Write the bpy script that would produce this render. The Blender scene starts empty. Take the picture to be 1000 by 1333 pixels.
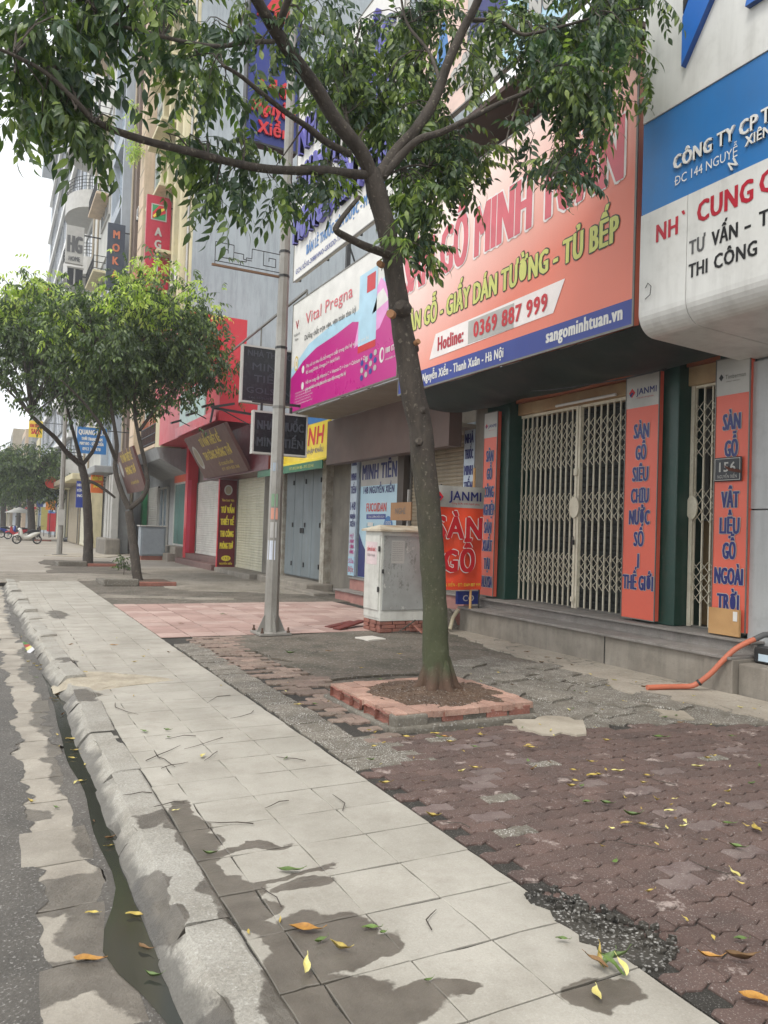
import bpy, math, random
from mathutils import Vector, Matrix, noise
R = math.radians
scene = bpy.context.scene
COL = scene.collection

# ------------------------------------------------------------------ camera
F_ = 1000.0; CX_, CY_ = 500.0, 666.5
CAM = Vector((0, 0, 1.5))
yaw, pitch, roll = R(27.3), R(1.45), R(1.9)
fw = Vector((math.sin(yaw)*math.cos(pitch), math.cos(yaw)*math.cos(pitch), math.sin(pitch)))
r0 = Vector((math.cos(yaw), -math.sin(yaw), 0)); u0 = r0.cross(fw)
rt = r0*math.cos(roll) + u0*math.sin(roll)
up = u0*math.cos(roll) - r0*math.sin(roll)
cd = bpy.data.cameras.new('camera'); cam = bpy.data.objects.new('camera', cd); COL.objects.link(cam)
M3 = Matrix((rt, up, -fw)).transposed()
cam.matrix_world = Matrix.Translation(CAM) @ M3.to_4x4()
cd.sensor_fit = 'HORIZONTAL'; cd.sensor_width = 36; cd.lens = 36.0; cd.clip_start = 0.05; cd.clip_end = 2000
scene.camera = cam

# ------------------------------------------------------------------ sky and sun (overcast)
w = bpy.data.worlds.new('World'); scene.world = w; w.use_nodes = True
nt = w.node_tree; nt.nodes.clear()
sky = nt.nodes.new('ShaderNodeTexSky'); sky.sky_type = 'NISHITA'; sky.sun_disc = False
sky.sun_elevation = R(58); sky.sun_rotation = R(250); sky.air_density = 1.0; sky.dust_density = 6.0; sky.ozone_density = 1.0
hs = nt.nodes.new('ShaderNodeHueSaturation'); hs.inputs['Saturation'].default_value = 0.12
mixs = nt.nodes.new('ShaderNodeMixRGB'); mixs.inputs[0].default_value = 0.72; mixs.inputs[2].default_value = (10.6, 10.9, 11.2, 1)
bg = nt.nodes.new('ShaderNodeBackground'); bg.inputs['Strength'].default_value = 0.128
wo = nt.nodes.new('ShaderNodeOutputWorld')
nt.links.new(sky.outputs[0], hs.inputs['Color']); nt.links.new(hs.outputs[0], mixs.inputs[1])
nt.links.new(mixs.outputs[0], bg.inputs[0]); nt.links.new(bg.outputs[0], wo.inputs[0])
sd = bpy.data.lights.new('sun', 'SUN'); sd.energy = 1.6; sd.angle = R(16); sd.color = (1, .96, .9)
so = bpy.data.objects.new('sun', sd); COL.objects.link(so)
sdir = Vector((-.55, -.35, 1.0)).normalized()      # direction towards the sun
so.rotation_euler = sdir.to_track_quat('Z', 'Y').to_euler()
sky.sun_elevation = math.asin(sdir.z); sky.sun_rotation = math.atan2(sdir.x, sdir.y)
vs = scene.view_settings
vs.view_transform = 'Standard'; vs.look = 'None'; vs.gamma = 1; vs.use_curve_mapping = False; vs.exposure = 0.38

# ------------------------------------------------------------------ helpers
def ray(px, py): return fw + rt*((px-CX_)/F_) - up*((py-CY_)/F_)
def atY(px, py, Y):
    d = ray(px, py); return CAM + d*((Y-CAM.y)/d.y)
def atX(px, py, X):
    d = ray(px, py); return CAM + d*((X-CAM.x)/d.x)
def atZ(px, py, Z=0):
    d = ray(px, py); return CAM + d*((Z-CAM.z)/d.z)

class MB:
    """collects geometry for one mesh"""
    def __init__(s): s.v = []; s.f = []; s.m = []; s.sm = []
    def add(s, vs_, fs, mi=0, smooth=False):
        b = len(s.v); s.v += [tuple(p) for p in vs_]
        for f in fs:
            s.f.append([b+i for i in f]); s.m.append(mi); s.sm.append(smooth)
        return s
    def box(s, x0, x1, y0, y1, z0, z1, mi=0):
        return s.add([(x0,y0,z0),(x1,y0,z0),(x1,y1,z0),(x0,y1,z0),(x0,y0,z1),(x1,y0,z1),(x1,y1,z1),(x0,y1,z1)],
              [(0,3,2,1),(4,5,6,7),(0,1,5,4),(1,2,6,5),(2,3,7,6),(3,0,4,7)], mi)
    def bevbox(s, x0, x1, y0, y1, z0, z1, b=.01, mi=0):
        # box with chamfered edges (three stacked outlines)
        def ring(i, z): return [(x0+i,y0+b,z),(x0+b,y0+i,z),(x1-b,y0+i,z),(x1-i,y0+b,z),(x1-i,y1-b,z),(x1-b,y1-i,z),(x0+b,y1-i,z),(x0+i,y1-b,z)]
        vv = ring(b, z0)+ring(0, z0+b)+ring(0, z1-b)+ring(b, z1)
        ff = [tuple(range(7,-1,-1)), tuple(range(24,32))]
        for k in range(3):
            for i in range(8):
                j = (i+1) % 8; ff.append((k*8+i, k*8+j, (k+1)*8+j, (k+1)*8+i))
        return s.add(vv, ff, mi)
    def obox(s, c, ax, ay, az, mi=0):
        """oriented box: centre, half-axis vectors"""
        c, ax, ay, az = Vector(c), Vector(ax), Vector(ay), Vector(az)
        P = [c+i*ax+j*ay+k*az for k in (-1,1) for i, j in ((-1,-1),(1,-1),(1,1),(-1,1))]
        return s.add(P, [(0,3,2,1),(4,5,6,7),(0,1,5,4),(1,2,6,5),(2,3,7,6),(3,0,4,7)], mi)
    def bar(s, a, b, t=.02, t2=None, mi=0):
        a, b = Vector(a), Vector(b); d = b-a
        if d.length < 1e-6: return s
        n = d.normalized(); r = n.cross(Vector((0,0,1)))
        if r.length < 1e-3: r = Vector((1,0,0))
        r.normalize(); q = r.cross(n)
        return s.obox((a+b)/2, d/2, r*t/2, q*(t2 or t)/2, mi)
    def tube(s, pts, rad, n=8, mi=0, cap=True, jit=0, seed=0):
        pts = [Vector(p) for p in pts]; rr = rad if isinstance(rad, (list, tuple)) else [rad]*len(pts)
        vv = []; r = None
        for i, p in enumerate(pts):
            t = (pts[min(i+1, len(pts)-1)] - pts[max(i-1, 0)]).normalized()
            if r is None:
                r = t.cross(Vector((.3,.2,1)));
                if r.length < .1: r = t.cross(Vector((1,0,.1)))
            r = (r - t*r.dot(t)).normalized(); q = t.cross(r)
            for k in range(n):
                a = 2*math.pi*k/n; R_ = rr[i]
                dd = r*math.cos(a)+q*math.sin(a)
                if jit: R_ *= 1+jit*noise.noise((p+dd*rr[i])*6+Vector((seed,0,0)))+jit*.5*noise.noise((p+dd*rr[i])*22)
                vv.append(p+dd*R_)
        ff = []
        for i in range(len(pts)-1):
            for k in range(n):
                j = (k+1) % n; ff.append((i*n+k, i*n+j, (i+1)*n+j, (i+1)*n+k))
        s.add(vv, ff, mi, True)
        if cap: s.add(vv[:n], [tuple(range(n-1,-1,-1))], mi); s.add(vv[-n:], [tuple(range(n))], mi)
        return s
    def prism(s, poly, z0, z1, mi=0):
        """poly = [(x,y)...] counter-clockwise, extruded in z"""
        n = len(poly)
        return s.add([(x,y,z0) for x,y in poly]+[(x,y,z1) for x,y in poly],
              [tuple(range(n-1,-1,-1)), tuple(range(n,2*n))]+[(i,(i+1)%n,n+(i+1)%n,n+i) for i in range(n)], mi)
    def mesh(s, name, mats):
        me = bpy.data.meshes.new(name); me.from_pydata(s.v, [], s.f)
        if not isinstance(mats, (list, tuple)): mats = [mats]
        for m in mats: me.materials.append(m)
        me.polygons.foreach_set('material_index', s.m); me.polygons.foreach_set('use_smooth', s.sm)
        me.update(); return me

def world(o): return Vector(o['_o']) if o is not None and '_o' in o else Vector((0,0,0))
def link(name, me, parent=None, loc=None, rz=0):
    """link a mesh; if loc is None its vertices are world coordinates"""
    o = bpy.data.objects.new(name, me); COL.objects.link(o)
    W = Vector(loc) if loc is not None else Vector((0,0,0))
    if parent is not None:
        o.parent = parent; o.location = W - world(parent)
    else: o.location = W
    o['_o'] = list(W); o.rotation_euler.z = rz
    return o
def part(name, mb, m, parent=None, label=None, stuff=False):
    o = link(name, mb.mesh(name, m), parent)
    if label: o['label'] = label
    if stuff: o['kind'] = 'stuff'
    return o
def thing(name, label, cat, loc=(0,0,0), group=None):
    o = bpy.data.objects.new(name, None); COL.objects.link(o); o.location = loc; o['_o'] = list(loc); o.empty_display_size = .2
    o['label'] = label; o['category'] = cat
    if group: o['group'] = group
    return o
def tag(o, label, cat, group=None):
    o['label'] = label; o['category'] = cat
    if group: o['group'] = group
    return o
def struct(name, mb, m, parent=None):
    o = part(name, mb, m, parent)
    if parent is None: o['kind'] = 'structure'
    return o
def bevel(o, wdt=.006, seg=2):
    b = o.modifiers.new('bevel', 'BEVEL'); b.width = wdt; b.segments = seg; b.limit_method = 'ANGLE'; b.angle_limit = R(40); return o

# ------------------------------------------------------------------ materials
MATS = {}
def lin(c):  # sRGB 0-255 to linear
    return tuple(((x/255)/12.92 if x/255 <= .04045 else ((x/255+.055)/1.055)**2.4) for x in c)+(1,)
def col(c): return lin(c) if max(c) > 1 else tuple(c)+(1,)
class N:
    def __init__(s, name):
        s.m = bpy.data.materials.new(name); s.m.use_nodes = True; s.t = s.m.node_tree; s.n = s.t.nodes; s.l = s.t.links
        s.b = s.n['Principled BSDF']; s.out = s.n['Material Output']
    def node(s, typ, **kw):
        n = s.n.new(typ)
        for k, v in kw.items():
            if k in n.inputs: n.inputs[k].default_value = v
            else: setattr(n, k, v)
        return n
    def lk(s, a, b): s.l.new(a, b)
    def pos(s, obj=False):
        if obj:
            return s.node('ShaderNodeTexCoord').outputs['Object']
        return s.node('ShaderNodeNewGeometry').outputs['Position']
    def noise(s, scale, detail=4, rough=.55, vec=None, stretch=None, dist=0):
        n = s.node('ShaderNodeTexNoise'); n.inputs['Scale'].default_value = scale; n.inputs['Detail'].default_value = detail
        n.inputs['Roughness'].default_value = rough; n.inputs['Distortion'].default_value = dist
        v = vec or s.pos()
        if stretch:
            mp = s.node('ShaderNodeMapping'); mp.inputs['Scale'].default_value = stretch; s.lk(v, mp.inputs['Vector']); v = mp.outputs[0]
        s.lk(v, n.inputs['Vector']); return n.outputs[0]
    def ramp(s, fac, a, b, ca=(0,0,0,1), cb=(1,1,1,1)):
        r = s.node('ShaderNodeValToRGB'); e = r.color_ramp.elements
        e[0].position = a; e[1].position = b; e[0].color = ca; e[1].color = cb
        s.lk(fac, r.inputs[0]); return r.outputs[0]
    def mix(s, fac, a, b, mode='MIX'):
        m = s.node('ShaderNodeMixRGB'); m.blend_type = mode
        for v, i in ((fac,0),(a,1),(b,2)):
            if isinstance(v, (int, float)): m.inputs[i].default_value = v if i == 0 else (v,v,v,1)
            elif isinstance(v, tuple): m.inputs[i].default_value = v
            else: s.lk(v, m.inputs[i])
        return m.outputs[0]
    def math(s, op, a, b=0.0, clamp=False):
        m = s.node('ShaderNodeMath'); m.operation = op; m.use_clamp = clamp
        for v, i in ((a,0),(b,1)):
            if isinstance(v, (int, float)): m.inputs[i].default_value = v
            else: s.lk(v, m.inputs[i])
        return m.outputs[0]
    def bump(s, h, strength=.3, dist=.01, prev=None):
        b = s.node('ShaderNodeBump'); b.inputs['Strength'].default_value = strength; b.inputs['Distance'].default_value = dist
        s.lk(h, b.inputs['Height'])
        if prev: s.lk(prev, b.inputs['Normal'])
        return b.outputs[0]
    def set(s, color=None, rough=None, normal=None, metal=None, spec=None):
        for k, v in (('Base Color',color),('Roughness',rough),('Normal',normal),('Metallic',metal),('Specular IOR Level',spec)):
            if v is None: continue
            if isinstance(v, (int, float)): s.b.inputs[k].default_value = v
            elif isinstance(v, tuple): s.b.inputs[k].default_value = v
            else: s.lk(v, s.b.inputs[k])
        return s.m

def plain(name, c, rough=.6, c2=None, scale=3, metal=0, bump=0, bscale=60, dirt=0.15, dirtc=(.09,.08,.065), rnd=0, streak=0):
    """general weathered surface: base colour, broad variation, dirt specks, optional vertical streaks and per-piece variation"""
    if name in MATS: return MATS[name]
    n = N(name); c = col(c)
    c2 = col(c2) if c2 else tuple(x*.82 for x in c[:3])+(1,)
    base = n.mix(n.ramp(n.noise(scale, 5), .3, .7), c, c2)
    if rnd:
        oi = n.node('ShaderNodeObjectInfo').outputs['Random']
        h = n.node('ShaderNodeHueSaturation'); n.lk(base, h.inputs['Color'])
        n.lk(n.math('ADD', n.math('MULTIPLY', oi, rnd*2), 1-rnd), h.inputs['Value'])
        base = h.outputs[0]
    if dirt:
        d = n.ramp(n.noise(scale*4.3, 8, .7), .5, .78)
        base = n.mix(n.math('MULTIPLY', d, dirt), base, col(dirtc))
    if streak:
        st = n.ramp(n.noise(5, 6, .65, stretch=(1,1,.12)), .45, .75)
        base = n.mix(n.math('MULTIPLY', st, streak), base, col(dirtc))
    nr = None
    if bump: nr = n.bump(n.noise(bscale, 6, .65), bump, .01)
    rr = n.math('ADD', n.math('MULTIPLY', n.noise(scale*2.1, 3), .2), rough-.1)
    MATS[name] = n.set(base, rr, nr, metal); return MATS[name]

def wetmask(n, spots, nz=.17):
    """union of irregular spots (x, y, rx, ry) on the ground: stains with their own shapes"""
    p = n.pos()
    nn = n.node('ShaderNodeTexNoise'); nn.inputs['Scale'].default_value = 3.2; nn.inputs['Detail'].default_value = 4; nn.inputs['Roughness'].default_value = .5; n.lk(p, nn.inputs['Vector'])
    off = n.node('ShaderNodeVectorMath'); off.operation = 'MULTIPLY_ADD'
    n.lk(nn.outputs['Color'], off.inputs[0]); off.inputs[1].default_value = (nz*2,nz*2,0); n.lk(p, off.inputs[2])
    sub = n.node('ShaderNodeVectorMath'); sub.operation = 'SUBTRACT'; n.lk(off.outputs[0], sub.inputs[0]); sub.inputs[1].default_value = (nz,nz,0)
    sep = n.node('ShaderNodeSeparateXYZ'); n.lk(sub.outputs[0], sep.inputs[0])
    tot = None
    for x, y, rx, ry in spots:
        a = n.math('DIVIDE', n.math('SUBTRACT', sep.outputs[0], x), rx); b = n.math('DIVIDE', n.math('SUBTRACT', sep.outputs[1], y), ry)
        d = n.math('ADD', n.math('MULTIPLY', a, a), n.math('MULTIPLY', b, b))
        tot = d if tot is None else n.math('MINIMUM', tot, d)
    return n.ramp(n.math('ADD', tot, n.math('MULTIPLY', n.math('SUBTRACT', n.noise(14, 6, .75), .5), .75)), .86, 1.07, (1,1,1,1), (0,0,0,1))

def m_ground(name, c, c2, speck=None, scale=2.2, bump=.35, bscale=45, wet=None, rnd=0, rough=.85, fine=.12, moss=None, crack=False, scuff=0, stain=0):
    if name in MATS: return MATS[name]
    n = N(name)
    base = n.mix(n.ramp(n.noise(scale, 7, .6), .32, .68), col(c), col(c2))
    base = n.mix(n.math('MULTIPLY', n.ramp(n.noise(bscale*3, 4, .7), .35, .7), fine), base, (.02,.02,.018,1))
    base = n.mix(n.math('MULTIPLY', n.ramp(n.noise(bscale*2.1, 3, .6), .58, .75), fine*1.5), base, (.6,.58,.54,1))
    if rnd:
        oi = n.node('ShaderNodeObjectInfo').outputs['Random']
        h = n.node('ShaderNodeHueSaturation'); n.lk(base, h.inputs['Color'])
        n.lk(n.math('ADD', n.math('MULTIPLY', oi, rnd*2), 1-rnd), h.inputs['Value']); base = h.outputs[0]
    if speck:   # pale aggregate chips
        v = n.node('ShaderNodeTexVoronoi'); v.inputs['Scale'].default_value = speck[0]; n.lk(n.pos(), v.inputs['Vector'])
        k = n.math('MULTIPLY', n.ramp(v.outputs['Distance'], .25, .38, (1,1,1,1), (0,0,0,1)), n.ramp(n.noise(9, 3), .35, .6))
        base = n.mix(n.math('MULTIPLY', k, speck[1]), base, col((.62,.6,.56)))
    if stain:
        base = n.mix(n.math('MULTIPLY', n.ramp(n.noise(2.7, 9, .74), .46, .74), stain), base, col((96,86,72)))
        base = n.mix(n.math('MULTIPLY', n.ramp(n.noise(17, 6, .7), .56, .7), stain*.6), base, col((120,110,96)))
    if scuff:
        k = n.math('MULTIPLY', n.ramp(n.noise(4.5, 7, .72), .60, .66), scuff)
        base = n.mix(k, base, col((164,150,142)))
    if moss: base = n.mix(n.math('MULTIPLY', n.ramp(n.noise(1.6, 6, .7), .48, .62), moss), base, (.035,.045,.022,1))
    rr = n.math('ADD', n.math('MULTIPLY', n.noise(5, 3), .15), rough-.08)
    hgt = n.noise(bscale, 8, .7)
    if crack:
        v = n.node('ShaderNodeTexVoronoi'); v.feature = 'DISTANCE_TO_EDGE'; v.inputs['Scale'].default_value = 1.6
        wv = n.node('ShaderNodeVectorMath'); wv.operation = 'MULTIPLY_ADD'
        nn = n.node('ShaderNodeTexNoise'); nn.inputs['Scale'].default_value = 3; nn.inputs['Detail'].default_value = 5; n.lk(n.pos(), nn.inputs['Vector'])
        n.lk(nn.outputs['Color'], wv.inputs[0]); wv.inputs[1].default_value = (.7,.7,.7); n.lk(n.pos(), wv.inputs[2]); n.lk(wv.outputs[0], v.inputs['Vector'])
        k = n.math('MULTIPLY', n.ramp(v.outputs['Distance'], .0, .03, (1,1,1,1), (0,0,0,1)), n.ramp(n.noise(1.1, 3), .45, .55))
        base = n.mix(n.math('MULTIPLY', k, .75), base, (.03,.028,.022,1))
    if wet:
        wm = wetmask(n, wet)
        base = n.mix(n.math('MULTIPLY', wm, .84), base, n.mix(n.ramp(n.noise(7,5), .3, .7), (.058,.048,.036,1), (.125,.108,.086,1)))
        rr = n.mix(wm, rr, .33)
    MATS[name] = n.set(base, rr, n.bump(hgt, bump, .012)); return MATS[name]

def m_leaf(name, c1, c2, c3, back=None, trans=.35):
    n = N(name)
    isl = n.node('ShaderNodeNewGeometry').outputs['Random Per Island']
    r = n.node('ShaderNodeValToRGB'); n.lk(isl, r.inputs[0]); e = r.color_ramp.elements
    e[0].color = col(c1); e[0].position = 0; e[1].color = col(c3); e[1].position = 1
    x = r.color_ramp.elements.new(.65); x.color = col(c2)
    colr = r.outputs[0]
    colr = n.mix(n.math('MULTIPLY', n.ramp(n.noise(1.3, 3), .35, .65), .5), colr, n.mix(1, colr, (1.5,1.6,1.1,1), 'MULTIPLY'))
    n.set(colr, .42)
    tr = n.node('ShaderNodeBsdfTranslucent'); n.lk(n.mix(1, colr, (1.6,1.9,.8,1), 'MULTIPLY'), tr.inputs[0])
    ms = n.node('ShaderNodeMixShader'); ms.inputs[0].default_value = trans
    n.lk(n.b.outputs[0], ms.inputs[1]); n.lk(tr.outputs[0], ms.inputs[2]); n.lk(ms.outputs[0], n.out.inputs[0])
    MATS[name] = n.m; return n.m

# ------------------------------------------------------------------ writing on signs
_tx = {}
def text_mesh(s, bold=0.0, spacing=1.0):
    c = bpy.data.curves.new('txt', 'FONT'); c.body = s; c.size = 1/.682; c.offset = bold; c.space_character = spacing; c.resolution_u = 2
    o = bpy.data.objects.new('txt', c); COL.objects.link(o)
    bpy.context.view_layer.update()
    me = bpy.data.meshes.new_from_object(o.evaluated_get(bpy.context.evaluated_depsgraph_get()))
    COL.objects.unlink(o); bpy.data.objects.remove(o); return me
class Panel:
    """a flat printed face: origin = its top-left corner as read, ux = reading direction, uy = up"""
    def __init__(s, o, ux, uy, parent, name='lettering'):
        s.o = Vector(o); s.ux = Vector(ux).normalized(); s.uy = Vector(uy).normalized(); s.n = s.ux.cross(s.uy); s.p = parent; s.name = name
    def P(s, u, v, d=0): return s.o + s.ux*u - s.uy*v + s.n*d
    def text(s, t, u, v, h, m, width=None, bold=.02, d=.006, thick=0, outline=None, slant=0, align='l', name=None):
        """baseline-left at (u, v) measured from the top-left, cap height h"""
        base = text_mesh(t, 0, 1.0+bold*3.0); xs = [q.co.x for q in base.vertices]; x0, x1 = min(xs), max(xs)
        k = (width/(x1-x0)) if width else h*.8
        if align == 'c' : u = u - k*(x0+x1)/2
        elif align == 'r': u = u - k*x1
        else: u = u - k*x0
        ff = [list(p.vertices) for p in base.polygons]; co = [(q.co.x, q.co.y) for q in base.vertices]
        stem = .125*k; ex = max(0, (.125+bold*2.0)*h-stem)/2 if bold else 0; ex = min(ex, stem*1.3); ey = bold*.55*h
        if h < .05: ex = ey = 0
        nx = 1+math.ceil(2*ex/(stem*.85)) if ex > 1e-4 else 1
        offs = [(-ex+2*ex*i/(nx-1) if nx > 1 else 0, e) for i in range(nx) for e in ((-ey, ey) if ey > 1e-4 else (0,))]
        def emit(offs_, dd, mm, nm, th):
            mb = MB()
            for n_, (ox, oy) in enumerate(offs_):
                dz = dd+n_*.00018; b0 = len(mb.v)
                mb.add([s.P(u+x*k+slant*y*h+ox, v-y*h-oy, dz) for x, y in co], ff)
                if th:
                    cnt = set((f[i], f[(i+1) % len(f)]) for f in ff for i in range(len(f))); bi = len(mb.v)
                    mb.v += [tuple(s.P(u+x*k+slant*y*h+ox, v-y*h-oy, dz-th)) for x, y in co]
                    for a, b2 in cnt:
                        if (b2, a) not in cnt: mb.f.append([b0+b2, b0+a, bi+a, bi+b2]); mb.m.append(1 if isinstance(mm, list) else 0); mb.sm.append(False)
            part(nm, mb, mm, s.p)
        if outline:
            o = outline[0]*h*1.5; oo = [(x+o*math.cos(a), y+o*math.sin(a)) for x, y in (offs[0], offs[-1]) for a in [math.pi*2*i/8 for i in range(8)]]
            emit(oo, d-.0035, outline[1], 'letter_outline', 0)
        emit(offs, d, m, name or s.name, thick)
        bpy.data.meshes.remove(base)
    def shape(s, pts, m, d=.003, name='printed_shape', label=None):
        mb = MB(); mb.add([s.P(u, v, d) for u, v in pts], [tuple(range(len(pts)))][::1])
        o = part(name, mb, m, s.p, label); return o
    def rect(s, u0, v0, u1, v1, m, d=.003, name='printed_band'):
        return s.shape([(u0,v1),(u1,v1),(u1,v0),(u0,v0)], m, d, name)
    def disc(s, u, v, ru, rv, m, d=.003, name='printed_disc', n=24):
        return s.shape([(u+ru*math.cos(-a), v+rv*math.sin(-a)) for a in [2*math.pi*i/n for i in range(n)]], m, d, name)
XF = dict(ux=(0,-1,0), uy=(0,0,1))     # faces the street (towards -X)
YF = dict(ux=(1,0,0), uy=(0,0,1))      # faces back along the street (towards -Y)
def flat(name, c, rough=.45): return plain(name, c, rough, dirt=.06, c2=tuple(x*.95 for x in c))
# ------------------------------------------------------------------ ground, road, gutter, kerb, footpath
rnd = random.Random(7)
def spots(l):
    out = []
    for px, py, rx, ry in l:
        p = atZ(px, py); out.append((p.x, p.y, rx, ry))
    return out
wet_foot = spots([(240,1062,.11,.26),(262,1105,.10,.22),(300,1160,.12,.14),(335,1185,.10,.10),(410,1215,.22,.14),(455,1235,.22,.12),(400,1290,.14,.3),(450,1300,.2,.16),(500,1330,.3,.1),
                  (110,905,.12,.3),(85,862,.12,.25),(330,1105,.2,.03),(370,1140,.25,.025),(590,1300,.12,.05),(780,1290,.14,.1),(390,1150,.16,.05),(75,800,.15,.6)])
m_asph = m_ground('asphalt_surface', (96,94,91), (120,116,109), bump=.9, bscale=70, fine=.5, scale=1.1, wet=[(.12,3.0,.07,.9),(.1,5.4,.06,.8),(.15,2.0,.1,.4)], rough=.88)
m_gut = m_ground('gutter_concrete', (172,165,152), (138,131,120), stain=.3, bump=.6, bscale=30, rnd=.1,
    wet=[(.60,3.2,.24,.7),(.62,4.3,.20,.6),(.66,5.4,.28,.9),(.62,6.9,.22,1.2),(.6,9.5,.22,1.8),(.55,14,.22,3),(.28,2.92,.24,.16),(.34,3.6,.22,.18),(.2,2.2,.12,.5),(.64,2.1,.20,.7),(.24,4.6,.10,.12),(.22,6.2,.08,.3)])
m_kerb = m_ground('kerb_concrete', (178,174,164), (150,145,134), bump=1.0, bscale=34, fine=.4, stain=.3, rnd=.07, wet=wet_foot+[(.93,3.3,.06,.6),(.66,3.15,.09,.35),(.68,2.2,.08,.3),(.8,4.0,.1,.12)])
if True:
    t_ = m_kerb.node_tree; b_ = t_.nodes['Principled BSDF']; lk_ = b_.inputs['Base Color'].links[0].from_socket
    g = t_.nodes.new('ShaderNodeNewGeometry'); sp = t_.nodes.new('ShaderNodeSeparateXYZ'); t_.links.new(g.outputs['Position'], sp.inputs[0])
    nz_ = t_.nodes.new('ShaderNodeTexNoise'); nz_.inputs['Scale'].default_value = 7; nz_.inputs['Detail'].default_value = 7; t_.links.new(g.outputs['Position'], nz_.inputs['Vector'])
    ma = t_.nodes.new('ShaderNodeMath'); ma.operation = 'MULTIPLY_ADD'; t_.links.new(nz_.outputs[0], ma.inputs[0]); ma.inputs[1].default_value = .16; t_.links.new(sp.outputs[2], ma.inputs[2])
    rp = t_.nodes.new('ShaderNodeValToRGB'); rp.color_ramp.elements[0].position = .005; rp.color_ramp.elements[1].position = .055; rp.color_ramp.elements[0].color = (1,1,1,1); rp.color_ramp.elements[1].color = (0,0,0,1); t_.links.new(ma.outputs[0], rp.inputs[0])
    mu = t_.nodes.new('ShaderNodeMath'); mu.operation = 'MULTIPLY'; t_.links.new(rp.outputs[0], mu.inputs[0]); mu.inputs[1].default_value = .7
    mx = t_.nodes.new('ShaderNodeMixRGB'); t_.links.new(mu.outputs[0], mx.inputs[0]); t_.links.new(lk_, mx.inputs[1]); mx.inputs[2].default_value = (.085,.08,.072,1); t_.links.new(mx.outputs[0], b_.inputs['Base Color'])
m_foot = m_ground('footpath_concrete', (174,169,158), (152,147,136), bump=.3, bscale=40, fine=.16, rnd=.045, wet=wet_foot+[(.93,3.3,.06,.6),(.98,2.5,.06,.4)], scale=1.4, stain=.35)
m_joint = m_ground('joint_dirt', (58,54,47), (38,35,30), bump=.6, bscale=80, fine=.3)
m_cem = m_ground('dark_cement', (116,107,95), (88,81,71), bump=.9, bscale=14, fine=.4, scale=1.6, crack=True, moss=.25)
m_aprn = m_ground('apron_concrete', (172,163,149), (140,131,117), bump=.5, bscale=18, fine=.25, scale=1.3, crack=True)
m_terr = m_ground('terrazzo', (126,119,107), (98,92,81), speck=(75,.85), bump=.6, bscale=40, fine=.35, rnd=.12)
m_rub = m_ground('rubble', (70,65,56), (44,41,35), speck=(55,.55), bump=1, bscale=30, fine=.5)
m_pav = m_ground('red_paver', (104,82,74), (86,70,64), bump=.5, bscale=60, fine=.35, rnd=.15, scuff=.85, scale=3.5)
m_wpav = m_ground('worn_paver', (146,124,112), (116,103,90), bump=.5, bscale=40, fine=.3, rnd=.25, scale=3)
m_pav_pale = m_ground('scuffed_paver', (126,112,106), (98,80,76), bump=.45, bscale=60, fine=.3, rnd=.1, scale=6, scuff=.8)
m_pink = m_ground('pink_tile', (174,146,136), (154,126,117), bump=.25, bscale=70, fine=.12, rnd=.08, scale=1.5, stain=.3)
m_pink2 = m_ground('pale_pink_tile', (184,160,150), (164,138,128), bump=.25, bscale=70, fine=.12, rnd=.08, scale=3)
m_dust = m_ground('dusty_pavement', (158,150,138), (122,114,101), stain=.35, bump=.5, bscale=8, fine=.3, scale=.7, crack=True, moss=.2)
m_far = m_ground('far_pavement', (168,161,150), (142,134,122), stain=.3, bump=.4, bscale=4, fine=.2, scale=.35)

mb = MB(); mb.box(-39,59,-29,259,-.6,-.32); struct('ground', mb, m_far)
mb = MB()
# road surface with a gentle unevenness
ys = [-3+i*.5 for i in range(60)]+[27+i*6 for i in range(60)]; xs = [-14,-8,-3,-1.2,-.6,-.3,-.1,0,.08,.14,.18,.21]
vv = [(x, y, -.12+.012*noise.noise(Vector((x*1.3,y*1.3,0)))-(.008 if x > .15 else 0)) for y in ys for x in xs]; nx = len(xs)
mb.add(vv, [(j*nx+i, j*nx+i+1, (j+1)*nx+i+1, (j+1)*nx+i) for j in range(len(ys)-1) for i in range(nx-1)], 0, True)
struct('road', mb, m_asph)

gut = MB(); gut.box(.12,.72,-3,300,-.3,-.131); gut = struct('gutter', gut, m_joint)
def slab(w_, l_, h_, seed, jit=.008, ch=.006, nper=4):
    """a stone slab centred on its top face, edges chipped, 50 triangles or so"""
    rr = random.Random(seed); pts = []
    cs = [(-w_/2,-l_/2),(w_/2,-l_/2),(w_/2,l_/2),(-w_/2,l_/2)]
    for i in range(4):
        a, b = cs[i], cs[(i+1)%4]
        for k in range(nper):
            t = k/nper; pts.append((a[0]+(b[0]-a[0])*t+rr.uniform(-jit,jit), a[1]+(b[1]-a[1])*t+rr.uniform(-jit,jit)))
    n = len(pts); sc = lambda p, q: (p[0]*(1-q/w_*2), p[1]*(1-q/l_*2))
    mb = MB(); top = [(*sc(p, ch), 0) for p in pts]; mid = [(*p, -ch*.8) for p in pts]; bot = [(*p, -h_) for p in pts]
    mb.add(top+mid+bot, [tuple(range(n))]+[(n+i, n+(i+1)%n, (i+1)%n, i) for i in range(n)]+[(2*n+i, 2*n+(i+1)%n, n+(i+1)%n, n+i) for i in range(n)])
    return mb
gs = [slab(.32,.437,.05,s,.008,.004).mesh('gutter_slab', m_gut) for s in range(6)]
y = 1.0; i = 0
while y < 42:
    l = link('gutter_slab', gs[i%6], gut, (.38+rnd.uniform(-.01,.01)-(.12 if y > 14 else max(0,(y-8)/6*.12) if y > 8 else 0), y, -.113+rnd.uniform(-.003,.003)), R(rnd.uniform(-1.5,1.5)))
    y += .45; i += 1

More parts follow.
